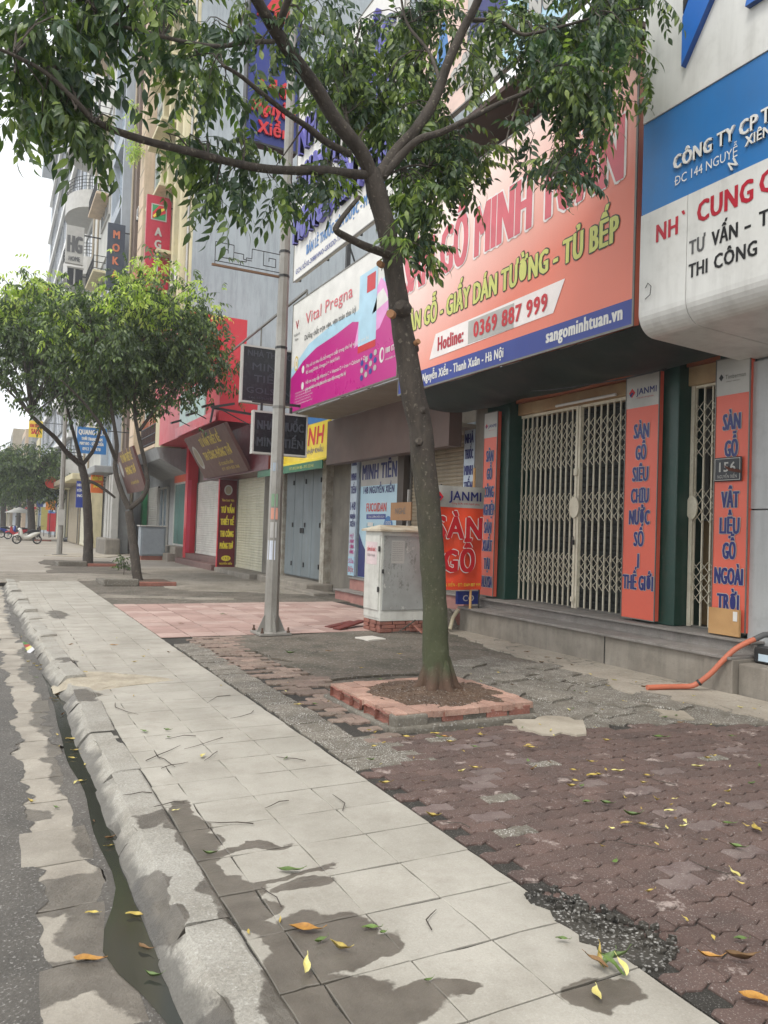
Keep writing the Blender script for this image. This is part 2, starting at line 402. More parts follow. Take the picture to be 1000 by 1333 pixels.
def kerb_x(y):
    if y < 8: return .635
    return .635-.22*min(1, (y-8)/10)
def kerb_stone(seed, L=.958):
    rr = random.Random(seed)
    prof = [(0,-.16),(.004,-.112),(.008,-.104),(.040,-.055),(.078,-.008),(.084,-.003),(.098,.003),(.255,.004),(.268,-.004),(.27,-.16)]
    seg = 12; vv = []
    for j in range(seg+1):
        y = -L/2+L*j/seg; e = .004 if j in (0, seg) else 0
        for k, (x, z) in enumerate(prof):
            p = Vector((x, y, z)); nz = noise.noise(p*7+Vector((seed*9.1,0,0)))*.006+noise.noise(p*24+Vector((0,seed*5.3,0)))*.004
            chip = max(0, noise.noise(p*5+Vector((seed*3.3,7,1)))-.12)*.09 if 1 < k < 6 else 0
            vv.append((x+(nz if k < 5 else 0)+chip+e*.4, y+(rr.uniform(-.006,.006) if e else 0), z+nz*(.7 if 1 < k < 9 else 0)-e-chip*.5))
    n = len(prof); ff = [(j*n+k, j*n+k+1, (j+1)*n+k+1, (j+1)*n+k) for j in range(seg) for k in range(n-1)]
    ff += [tuple(range(n))[::-1], tuple(seg*n+k for k in range(n))]
    mb = MB(); mb.add(vv, [f[::-1] if len(f) == 4 else f for f in ff], 0, False); return mb
ks = [kerb_stone(s).mesh('kerb_stone', m_kerb) for s in range(6)]
kb = MB(); kb.box(.7,.9,-3,22.6,-.3,-.13); kerb = struct('kerb', kb, m_joint)
y = 1.42; i = 0
while y < 22:
    tiltz = rnd.uniform(-.006,.012); big = .03 if i in (7, 10, 13, 15, 17) else 0
    o = link('kerb_stone', ks[i%6], kerb, (kerb_x(y)+rnd.uniform(-.016,.010)-big*.6, y, tiltz+big*.6), R(rnd.uniform(-2.2,2.2)+(1.2 if y > 8 else 0)+(3 if big else 0)))
    o.rotation_euler.y = R(rnd.uniform(-1.5,1.5)-(4 if big else 0)); o.rotation_euler.x = R(rnd.uniform(-.8,.8)); y += .985; i += 1

fb = MB(); fb.box(.86,2.1,-3,21,-.3,-.009); foot = struct('footpath', fb, m_joint)
cols = [(.900,1.045),(1.05,1.38),(1.385,1.725),(1.73,2.10)]
tm = {(c, s): slab(cols[c][1]-cols[c][0]-.001, .351, .05, 50+c*7+s, .005, .003, 3).mesh('tile', m_foot) for c in range(4) for s in range(3)}
r_ = 0; y = 1.1
while y < 20.8:
    for c in range(4):
        dx = kerb_x(y)-.635
        o = link('tile', tm[(c, rnd.randrange(3))], foot, ((cols[c][0]+cols[c][1])/2, y+rnd.uniform(-.002,.002), rnd.uniform(-.001,.001)), R(rnd.uniform(-.3,.3)))
        o.rotation_euler.x = R(rnd.uniform(-.1,.1))
    if y > 9:
        o = link('tile', tm[(0, 0)], foot, (.83, y, .0), 0)
    y += .36
fill = MB(); fill.add([(.66,8.5,-.01),(.93,8.5,-.01),(.93,22,-.01),(.60,22,-.01),(.62,14,-.01)], [(0,1,2,3,4)]); struct('footpath_infill', fill, m_foot)

# pavement body
pb = MB(); pb.box(2.1,9.5,-3,160,-.3,-.03); pave = struct('pavement', pb, m_cem)
def sheet(name, pts, z, m, jag=.05, n=6, seed=1):
    """flush sheet with a ragged outline"""
    rr = random.Random(seed); out = []
    for i in range(len(pts)):
        a, b = Vector((*pts[i],0)), Vector((*pts[(i+1)%len(pts)],0)); d = (b-a); nn = Vector((-d.y, d.x, 0)).normalized()
        for k in range(n):
            t = k/n; out.append(a+d*t+nn*rr.uniform(-jag,jag)*(1 if k else 0))
    mb = MB(); c = sum(out, Vector())/len(out)
    mb.prism([(p.x,p.y) for p in out], z-.02, z)
    return struct(name, mb, m)
# wavy red pavers
def wavy(seed, L=.2185, W=.1030, a=.0105, ch=.006):
    rr = random.Random(seed); n = 9; pts = []
    f = lambda t: a*math.sin(((t-.5)*L/.2225+.5)*2*math.pi*2)
    for k in range(n): t = k/(n-1); pts.append((-L/2+L*t, -W/2+f(t)))
    for k in range(n): t = 1-k/(n-1); pts.append((-L/2+L*t, W/2+f(t)))
    pts = [(x+rr.uniform(-.0012,.0012), y+rr.uniform(-.0015,.0015)) for x, y in pts]; m = len(pts)
    mb = MB(); mb.add([(x*(1-2*ch/L), y*(1-2*ch/W), 0) for x, y in pts]+[(x, y, -ch) for x, y in pts]+[(x, y, -.04) for x, y in pts],
        [tuple(range(m))]+[(m+i, m+(i+1)%m, (i+1)%m, i) for i in range(m)]+[(2*m+i, 2*m+(i+1)%m, m+(i+1)%m, m+i) for i in range(m)])
    return mb
bp = MB(); bp.box(2.12,7.2,-2,4.95,-.06,-.014); brickp = struct('brick_paving', bp, m_joint)
wmb = [wavy(s) for s in range(4)]
wm = [x.mesh('paver', m_pav) for x in wmb]; wm2 = [x.mesh('paver', m_pav_pale) for x in wmb[:2]]
wm3 = [x.mesh('paver', m_terr) for x in wmb[:1]]
rest = MB(); row = 0; y = -.4; cnt = 0
def far_edge(x): return 4.98 if x < 4.15 else 4.62 if x < 4.9 else 4.62-(x-4.9)*.45
while y < 5:
    x = 2.12+.11125*(row%2)
    while x < 7.0:
        if x > 2.12 and y < far_edge(x)+rnd.uniform(-.04,.05) and not (x < 2.62 and y > 4.45) and not (1.9 < x < 2.30 and 2.08 < y < 2.55-(x-2.1)) :
            z = rnd.uniform(-.002,.002)-(.006 if rnd.random() < .06 else 0)+.008*noise.noise(Vector((x*1.5,y*1.5,3)))
            if x < 1.42*y+.25 and y > 1.6:
                r = rnd.random(); me = rnd.choice(wm2) if r < .07 else wm3[0] if r < .085 else rnd.choice(wm)
                o = link('paver', me, brickp, (x+rnd.uniform(-.002,.002), y+rnd.uniform(-.0015,.0015), z), R(rnd.uniform(-.5,.5))); o.rotation_euler.x = R(rnd.uniform(-.5,.5)); o.rotation_euler.y = R(rnd.uniform(-.4,.4)); cnt += 1
            else:
                b = wmb[row%4]; rest.add([(p[0]+x, p[1]+y, p[2]+z) for p in b.v], b.f)
        x += .2225
    y += .1085; row += 1
part('paver_field', rest, m_pav, brickp, stuff=True)
print('wavy pavers', cnt)
# worn strip of pavers between the footpath and the tree pit
ws = MB(); ws.box(2.12,2.95,4.9,10.4,-.05,-.018); wstrip = struct('worn_paving', ws, m_joint)
ww = [x.mesh('paver', m_wpav) for x in wmb]
y = 4.95; row = 0
while y < 10.3:
    x = 2.2+.11*(row%2) + (.38 if y < 7.2 else .3)
    while x < 2.95+ .12*math.sin(y*2):
        if rnd.random() < .85:
            o = link('paver', rnd.choice(ww), wstrip, (x, y, rnd.uniform(-.008,.003)), R(rnd.uniform(-1.5,1.5)))
        x += .2225
    y += .1085; row += 1
ts = [slab(.31,.225,.04,90+s,.012,.005,3).mesh('terrazzo_tile', m_terr) for s in range(4)]
y = 4.5
while y < 9.8:
    o = link('terrazzo_tile', rnd.choice(ts), wstrip, (2.29+rnd.uniform(-.012,.012), y, rnd.uniform(-.006,.003)), R(rnd.uniform(-2.5,2.5)))
    if y < 5.0: link('terrazzo_tile', rnd.choice(ts), wstrip, (2.56+rnd.uniform(-.012,.012), y, -.004), R(rnd.uniform(-2.5,2.5)))
    y += .236
sheet('cement_patch', [(2.95,7.1),(6.55,7.3),(6.55,10.3),(3.1,10.38),(2.75,9.6),(3.1,8.4)], -.006, m_cem, .1, 8)
sheet('terrazzo_patch', [(4.2,4.98),(4.3,4.68),(4.9,4.62),(5.6,4.30),(6.3,3.98),(6.55,4.4),(6.1,5.5),(5.95,7.2),(5.5,7.9),(4.6,7.6),(4.35,6.9)], -.001, m_terr, .08, 7, 3)
tp = [slab(.36,.3,.03,120+s,.03,.006,3).mesh('broken_tile', m_terr) for s in range(4)]
brk = bpy.data.objects['terrazzo_patch']
for k in range(26):
    x, y = rnd.uniform(4.4,5.8), rnd.uniform(4.75,7.5)
    o = link('broken_tile', rnd.choice(tp), brk, (x, y, .012+k*.0006), R(rnd.uniform(0,40))); o.rotation_euler.x = R(rnd.uniform(-1.5,1.5))
sheet('concrete_apron', [(5.98,-1),(6.66,-1),(6.66,10.25),(6.3,10.2),(6.25,9.4),(5.95,8.2),(5.85,6.7),(5.62,5.6),(5.9,4.9),(5.95,4.3)], .010, m_aprn, .06, 6, 5)
m_pale = m_ground('pale_mortar', (178,169,153), (146,137,122), stain=.3, bump=.4, bscale=20)
sheet('pale_mortar_patch', [(3.70,4.98),(3.78,4.62),(4.12,4.50),(4.40,4.85),(4.25,5.06),(3.95,5.04)], .013, m_pale, .05, 4, 8)
sheet('mortar_smear', [(5.15,4.75),(5.35,4.55),(5.5,4.8),(5.3,4.95)], .014, m_pale, .05, 4, 18)
mb = slab(.3,.3,.02,200,.012,.004); tag(link('floor_tile', mb.mesh('floor_tile', flat('white_tile', (205,200,190))), None, (4.82,9.62,.014), R(12)), 'loose pale square tile lying flat on the cement before the white cabinet', 'tile')
# pink tiles
pk = MB(); pk.box(2.1,6.75,10.42,14.75,-.06,-.012); pink = struct('pink_paving', pk, m_joint)
pt = [slab(.384,.384,.04,150+s,.004,.004,3).mesh('tile', m_pink) for s in range(3)]+[slab(.384,.384,.04,160,.004,.004,3).mesh('tile', m_pink2)]
grv = MB()
y = 10.62
while y < 14.7:
    x = 2.31
    while x < 6.6:
        o = link('tile', pt[3] if rnd.random() < .3 else rnd.choice(pt), pink, (x, y, rnd.uniform(-.003,.003)), R(rnd.uniform(-.4,.4)))
        x += .4
    y += .4
# further worn ground
sheet('worn_ground', [(2.08,14.8),(6.9,14.8),(7.3,21),(2.1,21)], -.012, m_cem, .06, 8, 11)
sheet('pale_strip', [(2.1,16.2),(4.6,15.4),(4.7,15.8),(2.2,16.9)], -.004, m_dust, .08, 5, 12)
sheet('dusty_ground', [(4.2,17.5),(7.4,16.6),(7.6,27),(2.3,27),(2.2,21.5),(3.6,20.5)], -.006, m_dust, .25, 8, 13)
sheet('earth_patch', [(1.6,24),(4.4,23.5),(4.2,31),(2.0,32)], -.001, m_cem, .25, 8, 14)
sheet('far_footpath', [(-.2,27),(.35,21.3),(2.2,20.9),(9,26.8),(9,170),(-1.5,170)], -.018, m_far, .05, 4, 15)
sheet('sunken_ramp', [(.2,20.5),(2.1,20.4),(2.3,24.2),(-.1,24.8)], -.008, m_dust, .1, 6, 16)
sheet('cream_slab', [(2.2,35.6),(4.6,34.5),(6.2,37.8),(3.0,39.2)], .004, m_pale, .08, 4, 17)
# cement smear poured over the kerb, grooved by its broom
smr = MB(); nu, nv_ = 34, 26; vv = []
for j in range(nv_+1):
    for i in range(nu+1):
        a, b = i/nu, j/nv_; half = .10+.36*math.sin(math.pi*min(1,(.12+.82*(1-a))))
        half *= 1+.25*noise.noise(Vector((a*6, b*.3, 2))); L = 1.05*(1+.30*noise.noise(Vector((1, b*7, 5))))*(.55+.45*math.sin(math.pi*b))
        x = .612+L*a; y = 7.92+(b-.5)*2*half-.32*a
        g = .5+.5*math.sin(b*70+noise.noise(Vector((a*3,b*4,0)))*5); edge = min(1, 6*min(b, 1-b))*min(1, 5*(1-a))
        top = .004 if x > .74 else .004-(.74-x)/.13*.115
        vv.append((x, y, top-.006+edge*(.012+.007*g+.008*noise.noise(Vector((x*9,y*9,0))))))
smr.add(vv, [(j*(nu+1)+i, j*(nu+1)+i+1, (j+1)*(nu+1)+i+1, (j+1)*(nu+1)+i) for j in range(nv_) for i in range(nu)], 0, True)
m_smear = m_ground('mortar_smear_grey', (182,172,152), (148,138,120), bump=.5, bscale=30, fine=.25, scale=5)
tag(part('mortar_smear', smr, m_smear), 'grooved pale mortar smeared over the kerb onto the footpath', 'mortar')
m_mud = m_ground('gutter_mud', (98,93,86), (76,72,66), bump=.7, bscale=35, fine=.4, scale=3, rough=.6)
def ragged(name, xa, xb, y0, y1, z, m, ja, jb, seed):
    mb = MB(); n_ = int((y1-y0)/.035); vv = []
    for k in range(n_+1):
        y = y0+(y1-y0)*k/n_; q = Vector((seed, y*2.3, 0)); dx = 0 if y < 8 else -.12*min(1,(y-8)/6)
        for t in (0, .5, 1):
            x = (xa+ja*(noise.noise(q)+.6*noise.noise(q*3.7)))*(1-t)+(xb+jb*(noise.noise(q+Vector((9,0,0)))+.7*noise.noise(q*4.1+Vector((4,0,0)))))*t+dx
            vv.append((x, y, z+(0 if t != .5 else .001)))
    mb.add(vv, [(3*k+i, 3*k+i+1, 3*k+4+i, 3*k+3+i) for k in range(n_) for i in (0,1)], 0, True); struct(name, mb, m)
ragged('mud', .08, .265, 1, 30, -.1115, m_mud, .02, .08, 1)
ragged('silt', .49, .70, 1, 24, -.1125, m_mud, .09, .0, 7)
# puddle along the kerb
n = N('puddle_water'); n.set((.035,.036,.030,1), .10, n.bump(n.noise(18,3), .02, .004)); m_water = n.m; n.b.inputs['Specular IOR Level'].default_value = .6
pts = []
for k in range(40):
    y = 2.2+k*.17; wv = .085+.05*noise.noise(Vector((y*1.1,3,0)))+.12*math.exp(-((y-3.05)/.35)**2)+.04*math.exp(-((y-5.6)/1.2)**2); pts.append((.672-wv, y))
mb = MB(); vv = []
for x, y in pts: vv += [(x, y, -.1085), (.70, y, -.1085)]
mb.add(vv, [(2*i, 2*i+1, 2*i+3, 2*i+2) for i in range(len(pts)-1)]); struct('puddle', mb, m_water)
# rubble at the broken footpath corner
sheet('rubble_hole', [(2.06,2.60),(2.12,2.58),(2.22,2.36),(2.30,2.17),(2.24,1.98),(2.12,1.98),(2.03,2.12),(2.05,2.3)], .003, m_rub, .025, 4, 21)
mb = MB()
for k in range(170):
    t = rnd.random(); x = 2.12+.16*t+rnd.uniform(-.07,.1); y = 2.58-.55*t+rnd.uniform(-.06,.06); s = rnd.uniform(.004,.016)
    c = Vector((x, y, .004+s*.3)); a = Vector((rnd.uniform(-1,1), rnd.uniform(-1,1), rnd.uniform(-.4,.4))).normalized()*s; b = a.cross(Vector((0,0,1)))*rnd.uniform(.5,1)
    mb.obox(c, a, b, (0,0,s*.5))
o = part('rubble', mb, m_rub); o['kind'] = 'stuff'
# fine grit in the gutter and on the pavement
mb = MB()
for k in range(900):
    z0 = rnd.random()
    if z0 < .15: x, y, z = rnd.uniform(-.1,.2), rnd.uniform(2,9), -.125
    elif z0 < .7: x, y, z = rnd.uniform(2.1,2.9), rnd.uniform(4,10), .001
    else: x, y, z = rnd.uniform(4.2,6.6), rnd.uniform(4.2,10), .012
    s = rnd.uniform(.0012,.0035); a = rnd.uniform(0,6.28)
    mb.obox((x,y,z), (s*math.cos(a),s*math.sin(a),0), (-s*.7*math.sin(a),s*.7*math.cos(a),0), (0,0,s*.6))
o = part('grit', mb, m_cem); o['kind'] = 'stuff'
# ------------------------------------------------------------------ house and sign materials
c_green = plain('dark_green_paint', (22,62,52), .35, dirt=.2, streak=.2)
c_greypan = plain('grey_cladding', (176,178,178), .4, (166,168,167), 1.2, dirt=.25, streak=.3)
c_white = plain('white_cladding', (212,212,208), .35, (204,203,198), 1, dirt=.2, streak=.25)
c_blueb = plain('blue_cladding', (48,116,178), .35, (44,106,165), 1, dirt=.12, streak=.1)
c_blue3 = plain('blue_letter', (30,104,190), .3, dirt=.05)
c_blue3s = plain('blue_letter_side', (24,70,140), .35, dirt=.05)
c_conc = plain('grey_concrete', (132,126,116), .85, (108,103,95), 1.6, bump=.5, bscale=25, dirt=.35, streak=.45)
c_stepc = plain('step_concrete', (150,143,132), .85, (124,117,107), 2.2, bump=.5, bscale=30, dirt=.4, streak=.5)
c_cream = plain('gate_cream', (218,212,192), .5, (200,192,170), 4, dirt=.35, dirtc=(.16,.10,.06))
c_steel = plain('dull_steel', (120,118,112), .45, metal=.4, dirt=.3)
c_dark = plain('dark_metal', (42,42,42), .5, dirt=.2)
c_black = plain('sign_black', (22,24,30), .35, dirt=.25, dirtc=(.12,.12,.12))
c_blkfaint = plain('unlit_letter', (62,66,74), .5, dirt=.1)
c_org = plain('board_orange', (214,98,76), .4, (206,92,72), 2, dirt=.06)
c_orgb = plain('banner_orange', (228,78,42), .55, (214,66,36), 3, dirt=.08)
c_bandw = plain('board_pale_grey', (178,176,170), .45, dirt=.1)
c_navy = plain('navy_print', (24,32,104), .4, dirt=0)
c_whitep = plain('white_print', (222,220,214), .4, dirt=.03)
c_red = plain('red_print', (196,30,40), .4, dirt=0)
c_redbr = plain('red_letter', (178,34,52), .4, dirt=.1)
c_blackp = plain('black_letter', (26,26,28), .45, dirt=.1)
c_greyp = plain('faded_letter', (90,90,90), .45, dirt=.1)
c_yel = plain('yellow_print', (226,208,60), .45, dirt=.05)
c_lemon = plain('lemon_print', (204,206,110), .45, dirt=.02)
c_olive = plain('olive_outline', (66,70,50), .45, dirt=0)
c_pinkp = plain('pink_print', (212,98,108), .4, dirt=0)
c_bluep = plain('blue_print', (36,58,140), .4, (34,52,130), 2, dirt=.05)
c_mag = plain('magenta_print', (186,24,128), .3, (176,20,120), 1, dirt=.03)
c_sky = plain('pale_blue_print', (172,208,226), .35, dirt=.03)
c_lilac = plain('lilac_print', (226,150,206), .35, dirt=.02)
c_maroon = plain('maroon_board', (96,20,32), .4, dirt=.12)
c_brown = plain('brown_board', (98,62,56), .45, (88,54,50), 2, dirt=.2)
c_gold = plain('gold_print', (206,180,70), .45, dirt=.05)
c_bluewall = plain('blue_grey_render', (162,169,172), .85, (146,154,158), .3, dirt=.22, streak=.6, dirtc=(.16,.17,.18), bump=.15, bscale=12)
c_redw = plain('red_cladding', (192,34,48), .4, (178,30,44), 1, dirt=.06)
c_creamw = plain('cream_render', (206,196,160), .75, (190,180,146), .8, dirt=.2, streak=.3)
c_orangew = plain('peach_render', (206,184,158), .75, (190,168,142), .8, dirt=.2, streak=.3)
c_greyw = plain('grey_render', (150,152,152), .8, (134,136,136), .7, dirt=.25, streak=.35)
c_paleb = plain('pale_blue_render', (166,173,180), .7, (152,160,168), .5, dirt=.15, streak=.25)
c_brownw = plain('brown_fascia', (104,84,76), .6, (88,70,62), 1.3, dirt=.3, streak=.3)
c_shut = plain('shutter_cream', (206,202,180), .5, (194,190,168), 1.5, dirt=.2, streak=.25)
c_shutw = plain('shutter_white', (204,202,194), .5, dirt=.15, streak=.15)
c_shutb = plain('shutter_beige', (160,148,126), .5, (146,134,112), 1.5, dirt=.3, streak=.3)
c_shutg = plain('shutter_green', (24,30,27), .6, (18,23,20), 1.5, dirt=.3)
c_door = plain('door_grey', (112,122,126), .5, (102,112,116), 1.2, dirt=.25, streak=.3)
c_ceil = plain('soffit_panel', (150,142,128), .7, (132,124,112), 1, dirt=.25)
c_wood = plain('plywood', (190,150,100), .7, (168,128,82), 3, dirt=.1)
c_gran = m_ground('granite_slab', (150,144,138), (122,116,110), bump=.2, bscale=90, fine=.55, scale=4)
c_pgran = m_ground('pink_granite', (176,126,116), (150,104,96), bump=.2, bscale=90, fine=.4, scale=4)
c_tarp = plain('green_tarpaulin', (26,46,42), .55, (18,34,32), 1.4, dirt=.2, bump=.3, bscale=8)
n = N('window_glass'); n.set(n.mix(n.ramp(n.noise(.5,3), .35, .65), (.10,.13,.15,1), (.22,.27,.30,1)), .08); n.b.inputs['Specular IOR Level'].default_value = .7; c_glass = n.m
n = N('green_glass'); n.set((.10,.19,.17,1), .1); c_ggl = n.m

def shutter(parent, x, y0, y1, z0, z1, m, pitch=.075, name='slats', box=True):
    mb = MB(); k = int((z1-z0)/pitch); pr = []
    for i in range(k):
        z = z0+i*pitch
        pr += [(x, z), (x-.016, z+pitch*.25), (x-.016, z+pitch*.72), (x, z+pitch*.95)]
    pr.append((x, z1)); vv = [(a, y0, b) for a, b in pr]+[(a, y1, b) for a, b in pr]; nn = len(pr)
    mb.add(vv, [(i, i+1, nn+i+1, nn+i) for i in range(nn-1)])
    s = part('roller_shutter', MB().box(x-.03, x+.02, y0, y1, z0-.03, z0+.03), m, parent)
    part(name, mb, m, s, stuff=True)
    for yy in (y0, y1): part('guide_rail', MB().box(x-.05, x+.03, yy-.03, yy+.03, z0-.03, z1), c_steel, s)
    return s
def frame_rect(mb, x, y0, y1, z0, z1, t=.04, d=.05, mi=0):
    mb.box(x-d, x, y0, y1, z0, z0+t, mi); mb.box(x-d, x, y0, y1, z1-t, z1, mi)
    mb.box(x-d, x, y0, y0+t, z0+t, z1-t, mi); mb.box(x-d, x, y1-t, y1, z0+t, z1-t, mi); return mb
def window(parent, x, y0, y1, z0, z1, fm, gm=None, mull=1, t=.07):
    w_ = part('window', frame_rect(MB(), x, y0, y1, z0, z1, t, .10), fm, parent)
    k = mull+1; dy = (y1-y0-2*t)/k
    for i in range(k):
        part('pane', MB().box(x-.03, x-.012, y0+t+i*dy+.02, y0+t+(i+1)*dy-.02, z0+t, z1-t), gm or c_glass, w_)
        if i: part('mullion', MB().box(x-.07, x-.01, y0+t+i*dy-.02, y0+t+i*dy+.02, z0+t, z1-t), fm, w_)
    return w_
def balcony(parent, x, y0, y1, z, m, depth=.8, railm=None, h=.9):
    b = part('balcony', MB().bevbox(x-depth, x, y0, y1, z-.16, z, .02), m, parent)
    rl = MB(); nb = max(4, int((y1-y0)/.16))
    for zz in (z+h, z+h*.55, z+.1): rl.box(x-depth+.02, x-depth+.05, y0+.03, y1-.03, zz-.02, zz+.02); rl.box(x-depth+.02, x, y0+.03, y0+.06, zz-.02, zz+.02); rl.box(x-depth+.02, x, y1-.06, y1-.03, zz-.02, zz+.02)
    for i in range(nb+1):
        yy = y0+.045+(y1-y0-.09)*i/nb; rl.box(x-depth+.025, x-depth+.045, yy-.01, yy+.01, z, z+h)
    part('railing', rl, railm or c_dark, b); return b

# ================================================================== shop 144 (nearest, right edge)
h = thing('shop_house', 'nearest shop house with white curved fascia and grey cladding at the right edge', 'building', (7.2,3,0))
part('wall', MB().box(7.2, 13, -1, 5.42, -.1, 9.5), c_greypan, h)
for y0, y1, z0, z1 in ((4.62,5.41,1.86,3.42),(4.62,5.41,.36,1.85),(3.8,4.61,.36,1.85),(3.8,4.61,1.86,3.42),(2.9,3.79,.36,3.42)):
    bevel(part('cladding_panel', MB().box(7.12, 7.2, y0, y1, z0+.004, z1), c_greypan, h), .004)
bevel(part('platform', MB().box(6.68, 7.6, -1, 5.17, -.1, .31), c_stepc, h), .015)
# fascia profile, rounded at the bottom
def fascia(y0, y1, z0=3.50, z1=4.685, x=5.6):
    pr = [(x, z1), (x, z0+.22)]+[(x+.22-.22*math.cos(a), z0+.22-.22*math.sin(a)) for a in [math.pi/2*i/8 for i in range(1,9)]]+[(7.15, z0-.05), (7.15, z1)]
    mb = MB(); nn = len(pr); vv = [(a, y0, b) for a, b in pr]+[(a, y1, b) for a, b in pr]
    mb.add(vv, [(i, (i+1)%nn, nn+(i+1)%nn, nn+i) for i in range(nn)], 0, False); mb.add(vv, [tuple(range(nn))[::-1], tuple(nn+i for i in range(nn))]); return mb
part('fascia_panel', fascia(4.975, 5.54), c_white, h); part('fascia_panel', fascia(3.0, 4.965), c_white, h); part('fascia_panel', fascia(0.5, 2.99), c_white, h)
part('blue_band', MB().box(5.612, 7.15, .5, 5.545, 4.69, 5.60), c_blueb, h)
part('upper_panel', MB().box(5.6, 7.15, .5, 5.54, 5.605, 9.5), c_white, h)
P = Panel((5.61, 5.54, 5.6), parent=h, **XF)
v = lambda z: 5.6-z
u = lambda y: 5.54-y
P.text('CÔNG TY CP', u(5.14), v(4.985), .125, c_whitep, .88, .02, .02, .018); P.text('T', u(4.22), v(4.99), .125, c_whitep, None, .02, .02, .018)
P.text('ÐC 144 NGUYỄ', u(5.13), v(4.83), .085, c_whitep, .68, 0, .01); P.text('XIÊN', u(4.37), v(4.87), .085, c_whitep, .24, .015, .02, .015)
Q = Panel((5.61, 4.50, 4.72), (0,-.9,.45), (0,.45,.9), h); Q.text('N', 0, 0, .085, c_whitep, None, .015, .02, .015)
P.o.x = 5.6
P.text('NH', u(5.33), v(4.36), .165, c_redbr, .25, .03, .004); P.text('`', u(5.03), v(4.40), .16, c_redbr, None, .03, .004)
P.text('CUNG', u(4.85), v(4.385), .185, c_redbr, .56, .03, .004); P.text('C', u(4.22), v(4.40), .185, c_redbr, None, .03, .004)
P.text('TƯ', u(4.935), v(4.115), .125, c_greyp, .17, .025, .004); P.text('VẤN', u(4.69), v(4.12), .125, c_blackp, .26, .025, .004)
P.text('-', u(4.36), v(4.13), .125, c_blackp, .06, .03, .004); P.text('T', u(4.22), v(4.13), .125, c_blackp, None, .03, .004)
P.text('THI', u(4.935), v(3.90), .125, c_blackp, .20, .025, .004); P.text('CÔNG', u(4.66), v(3.905), .125, c_blackp, .42, .025, .004)
def relief(name, pts, x0, x1, m, parent):
    """polygon in the (y, z) plane given clockwise as seen from the street, extruded in x"""
    nn = len(pts); mb = MB(); mb.add([(x0, y, z) for y, z in pts]+[(x1, y, z) for y, z in pts],
       [tuple(range(nn))]+[tuple(range(nn, 2*nn))[::-1]]); mb.add([(x0, y, z) for y, z in pts]+[(x1, y, z) for y, z in pts], [(i, nn+i, nn+(i+1)%nn, (i+1)%nn) for i in range(nn)], 1)
    return part(name, mb, [m, c_blue3s], parent)
relief('raised_letter', [(5.03,5.90),(5.03,6.36),(4.72,6.95),(4.40,6.95),(4.62,6.50)], 5.54, 5.6, c_blue3, h)
relief('raised_letter', [(5.03,6.40),(5.03,6.9),(4.9,6.9),(4.80,6.82)], 5.545, 5.6, c_blackp, h)
relief('raised_letter', [(4.36,6.06),(4.30,6.30),(3.95,6.9),(3.6,6.9),(4.05,6.05)], 5.54, 5.6, c_blue3, h)
part('cable_clip', MB().tube([(5.59,5.45,3.95),(5.57,5.40,3.98),(5.57,5.36,3.94),(5.57,5.37,3.86),(5.59,5.45,3.84)], .004, 5), c_dark, h)
t = tag(part('battery_case', MB().bevbox(6.86, 7.05, 4.75, 5.14, .315, .47, .015), c_dark), 'black plastic case with a pale blue sticker on the ledge under the grey wall', 'case')
P2 = Panel((6.86, 5.10, .43), parent=t, **XF); P2.rect(.02,.02,.2,.09, plain('sticker_blue', (196,214,226), .4), .003, 'sticker')

# ================================================================== shop 146 (timber floors)
h = thing('shop_house', 'timber floor shop with folding gates and dark green pillars above two steps', 'building', (7.5,8,0))
part('wall', MB().box(7.75, 13, 5.46, 10.78, -.1, 7.3), c_conc, h)
part('side_wall', MB().box(7.25, 7.75, 10.33, 10.78, .0, 3.75), c_conc, h)
part('pillar', MB().bevbox(7.16, 7.7, 9.72, 10.32, .505, 3.70, .01), c_green, h)
part('pillar', MB().bevbox(7.16, 7.7, 6.42, 7.08, .505, 3.70, .01), c_green, h)
part('pillar', MB().bevbox(7.16, 7.7, 5.46, 5.86, .505, 3.60, .01), c_green, h)
bevel(part('lintel', MB().box(7.32, 7.75, 7.08, 9.72, 3.38, 3.56), plain('old_cream_wood', (176,150,112), .6, (150,112,76), 2, dirt=.3), h), .01)
part('lintel', MB().box(7.32, 7.75, 5.86, 6.42, 3.34, 3.56), MATS['old_cream_wood'], h)
part('orange_trim', MB().box(7.28, 7.34, 5.86, 9.72, 3.562, 3.62), plain('rusty_orange', (150,84,52), .6, dirt=.2), h)
part('tube_light', MB().tube([(7.27,7.55,3.40),(7.27,8.75,3.40)], .02, 8), c_whitep, h)
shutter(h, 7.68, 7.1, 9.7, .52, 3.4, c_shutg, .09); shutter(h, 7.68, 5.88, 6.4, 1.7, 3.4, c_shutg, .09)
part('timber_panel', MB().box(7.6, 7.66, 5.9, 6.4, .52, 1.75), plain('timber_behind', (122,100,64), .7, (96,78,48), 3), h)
# steps
part('step', MB().box(6.62, 7.2, 5.18, 10.12, -.15, .335), c_stepc, h)
bevel(part('tread', MB().box(6.575, 7.0, 5.18, 10.14, .338, .372), c_gran, h), .008)
part('riser', MB().box(6.965, 7.0, 5.2, 10.1, .373, .475), c_gran, h)
yb = [5.2, 6.48, 7.72, 9.0, 10.14]
for a, b in zip(yb, yb[1:]): bevel(part('granite_slab', MB().box(6.925, 7.75, a+.003, b-.003, .477, .503), c_gran, h), .006)
part('joint_line', MB().box(6.618, 6.63, 6.95, 6.97, 0, .33), m_joint, h)
bevel(part('end_block', MB().box(6.60, 7.2, 5.175, 5.52, -.1, .345), c_stepc, h), .012)

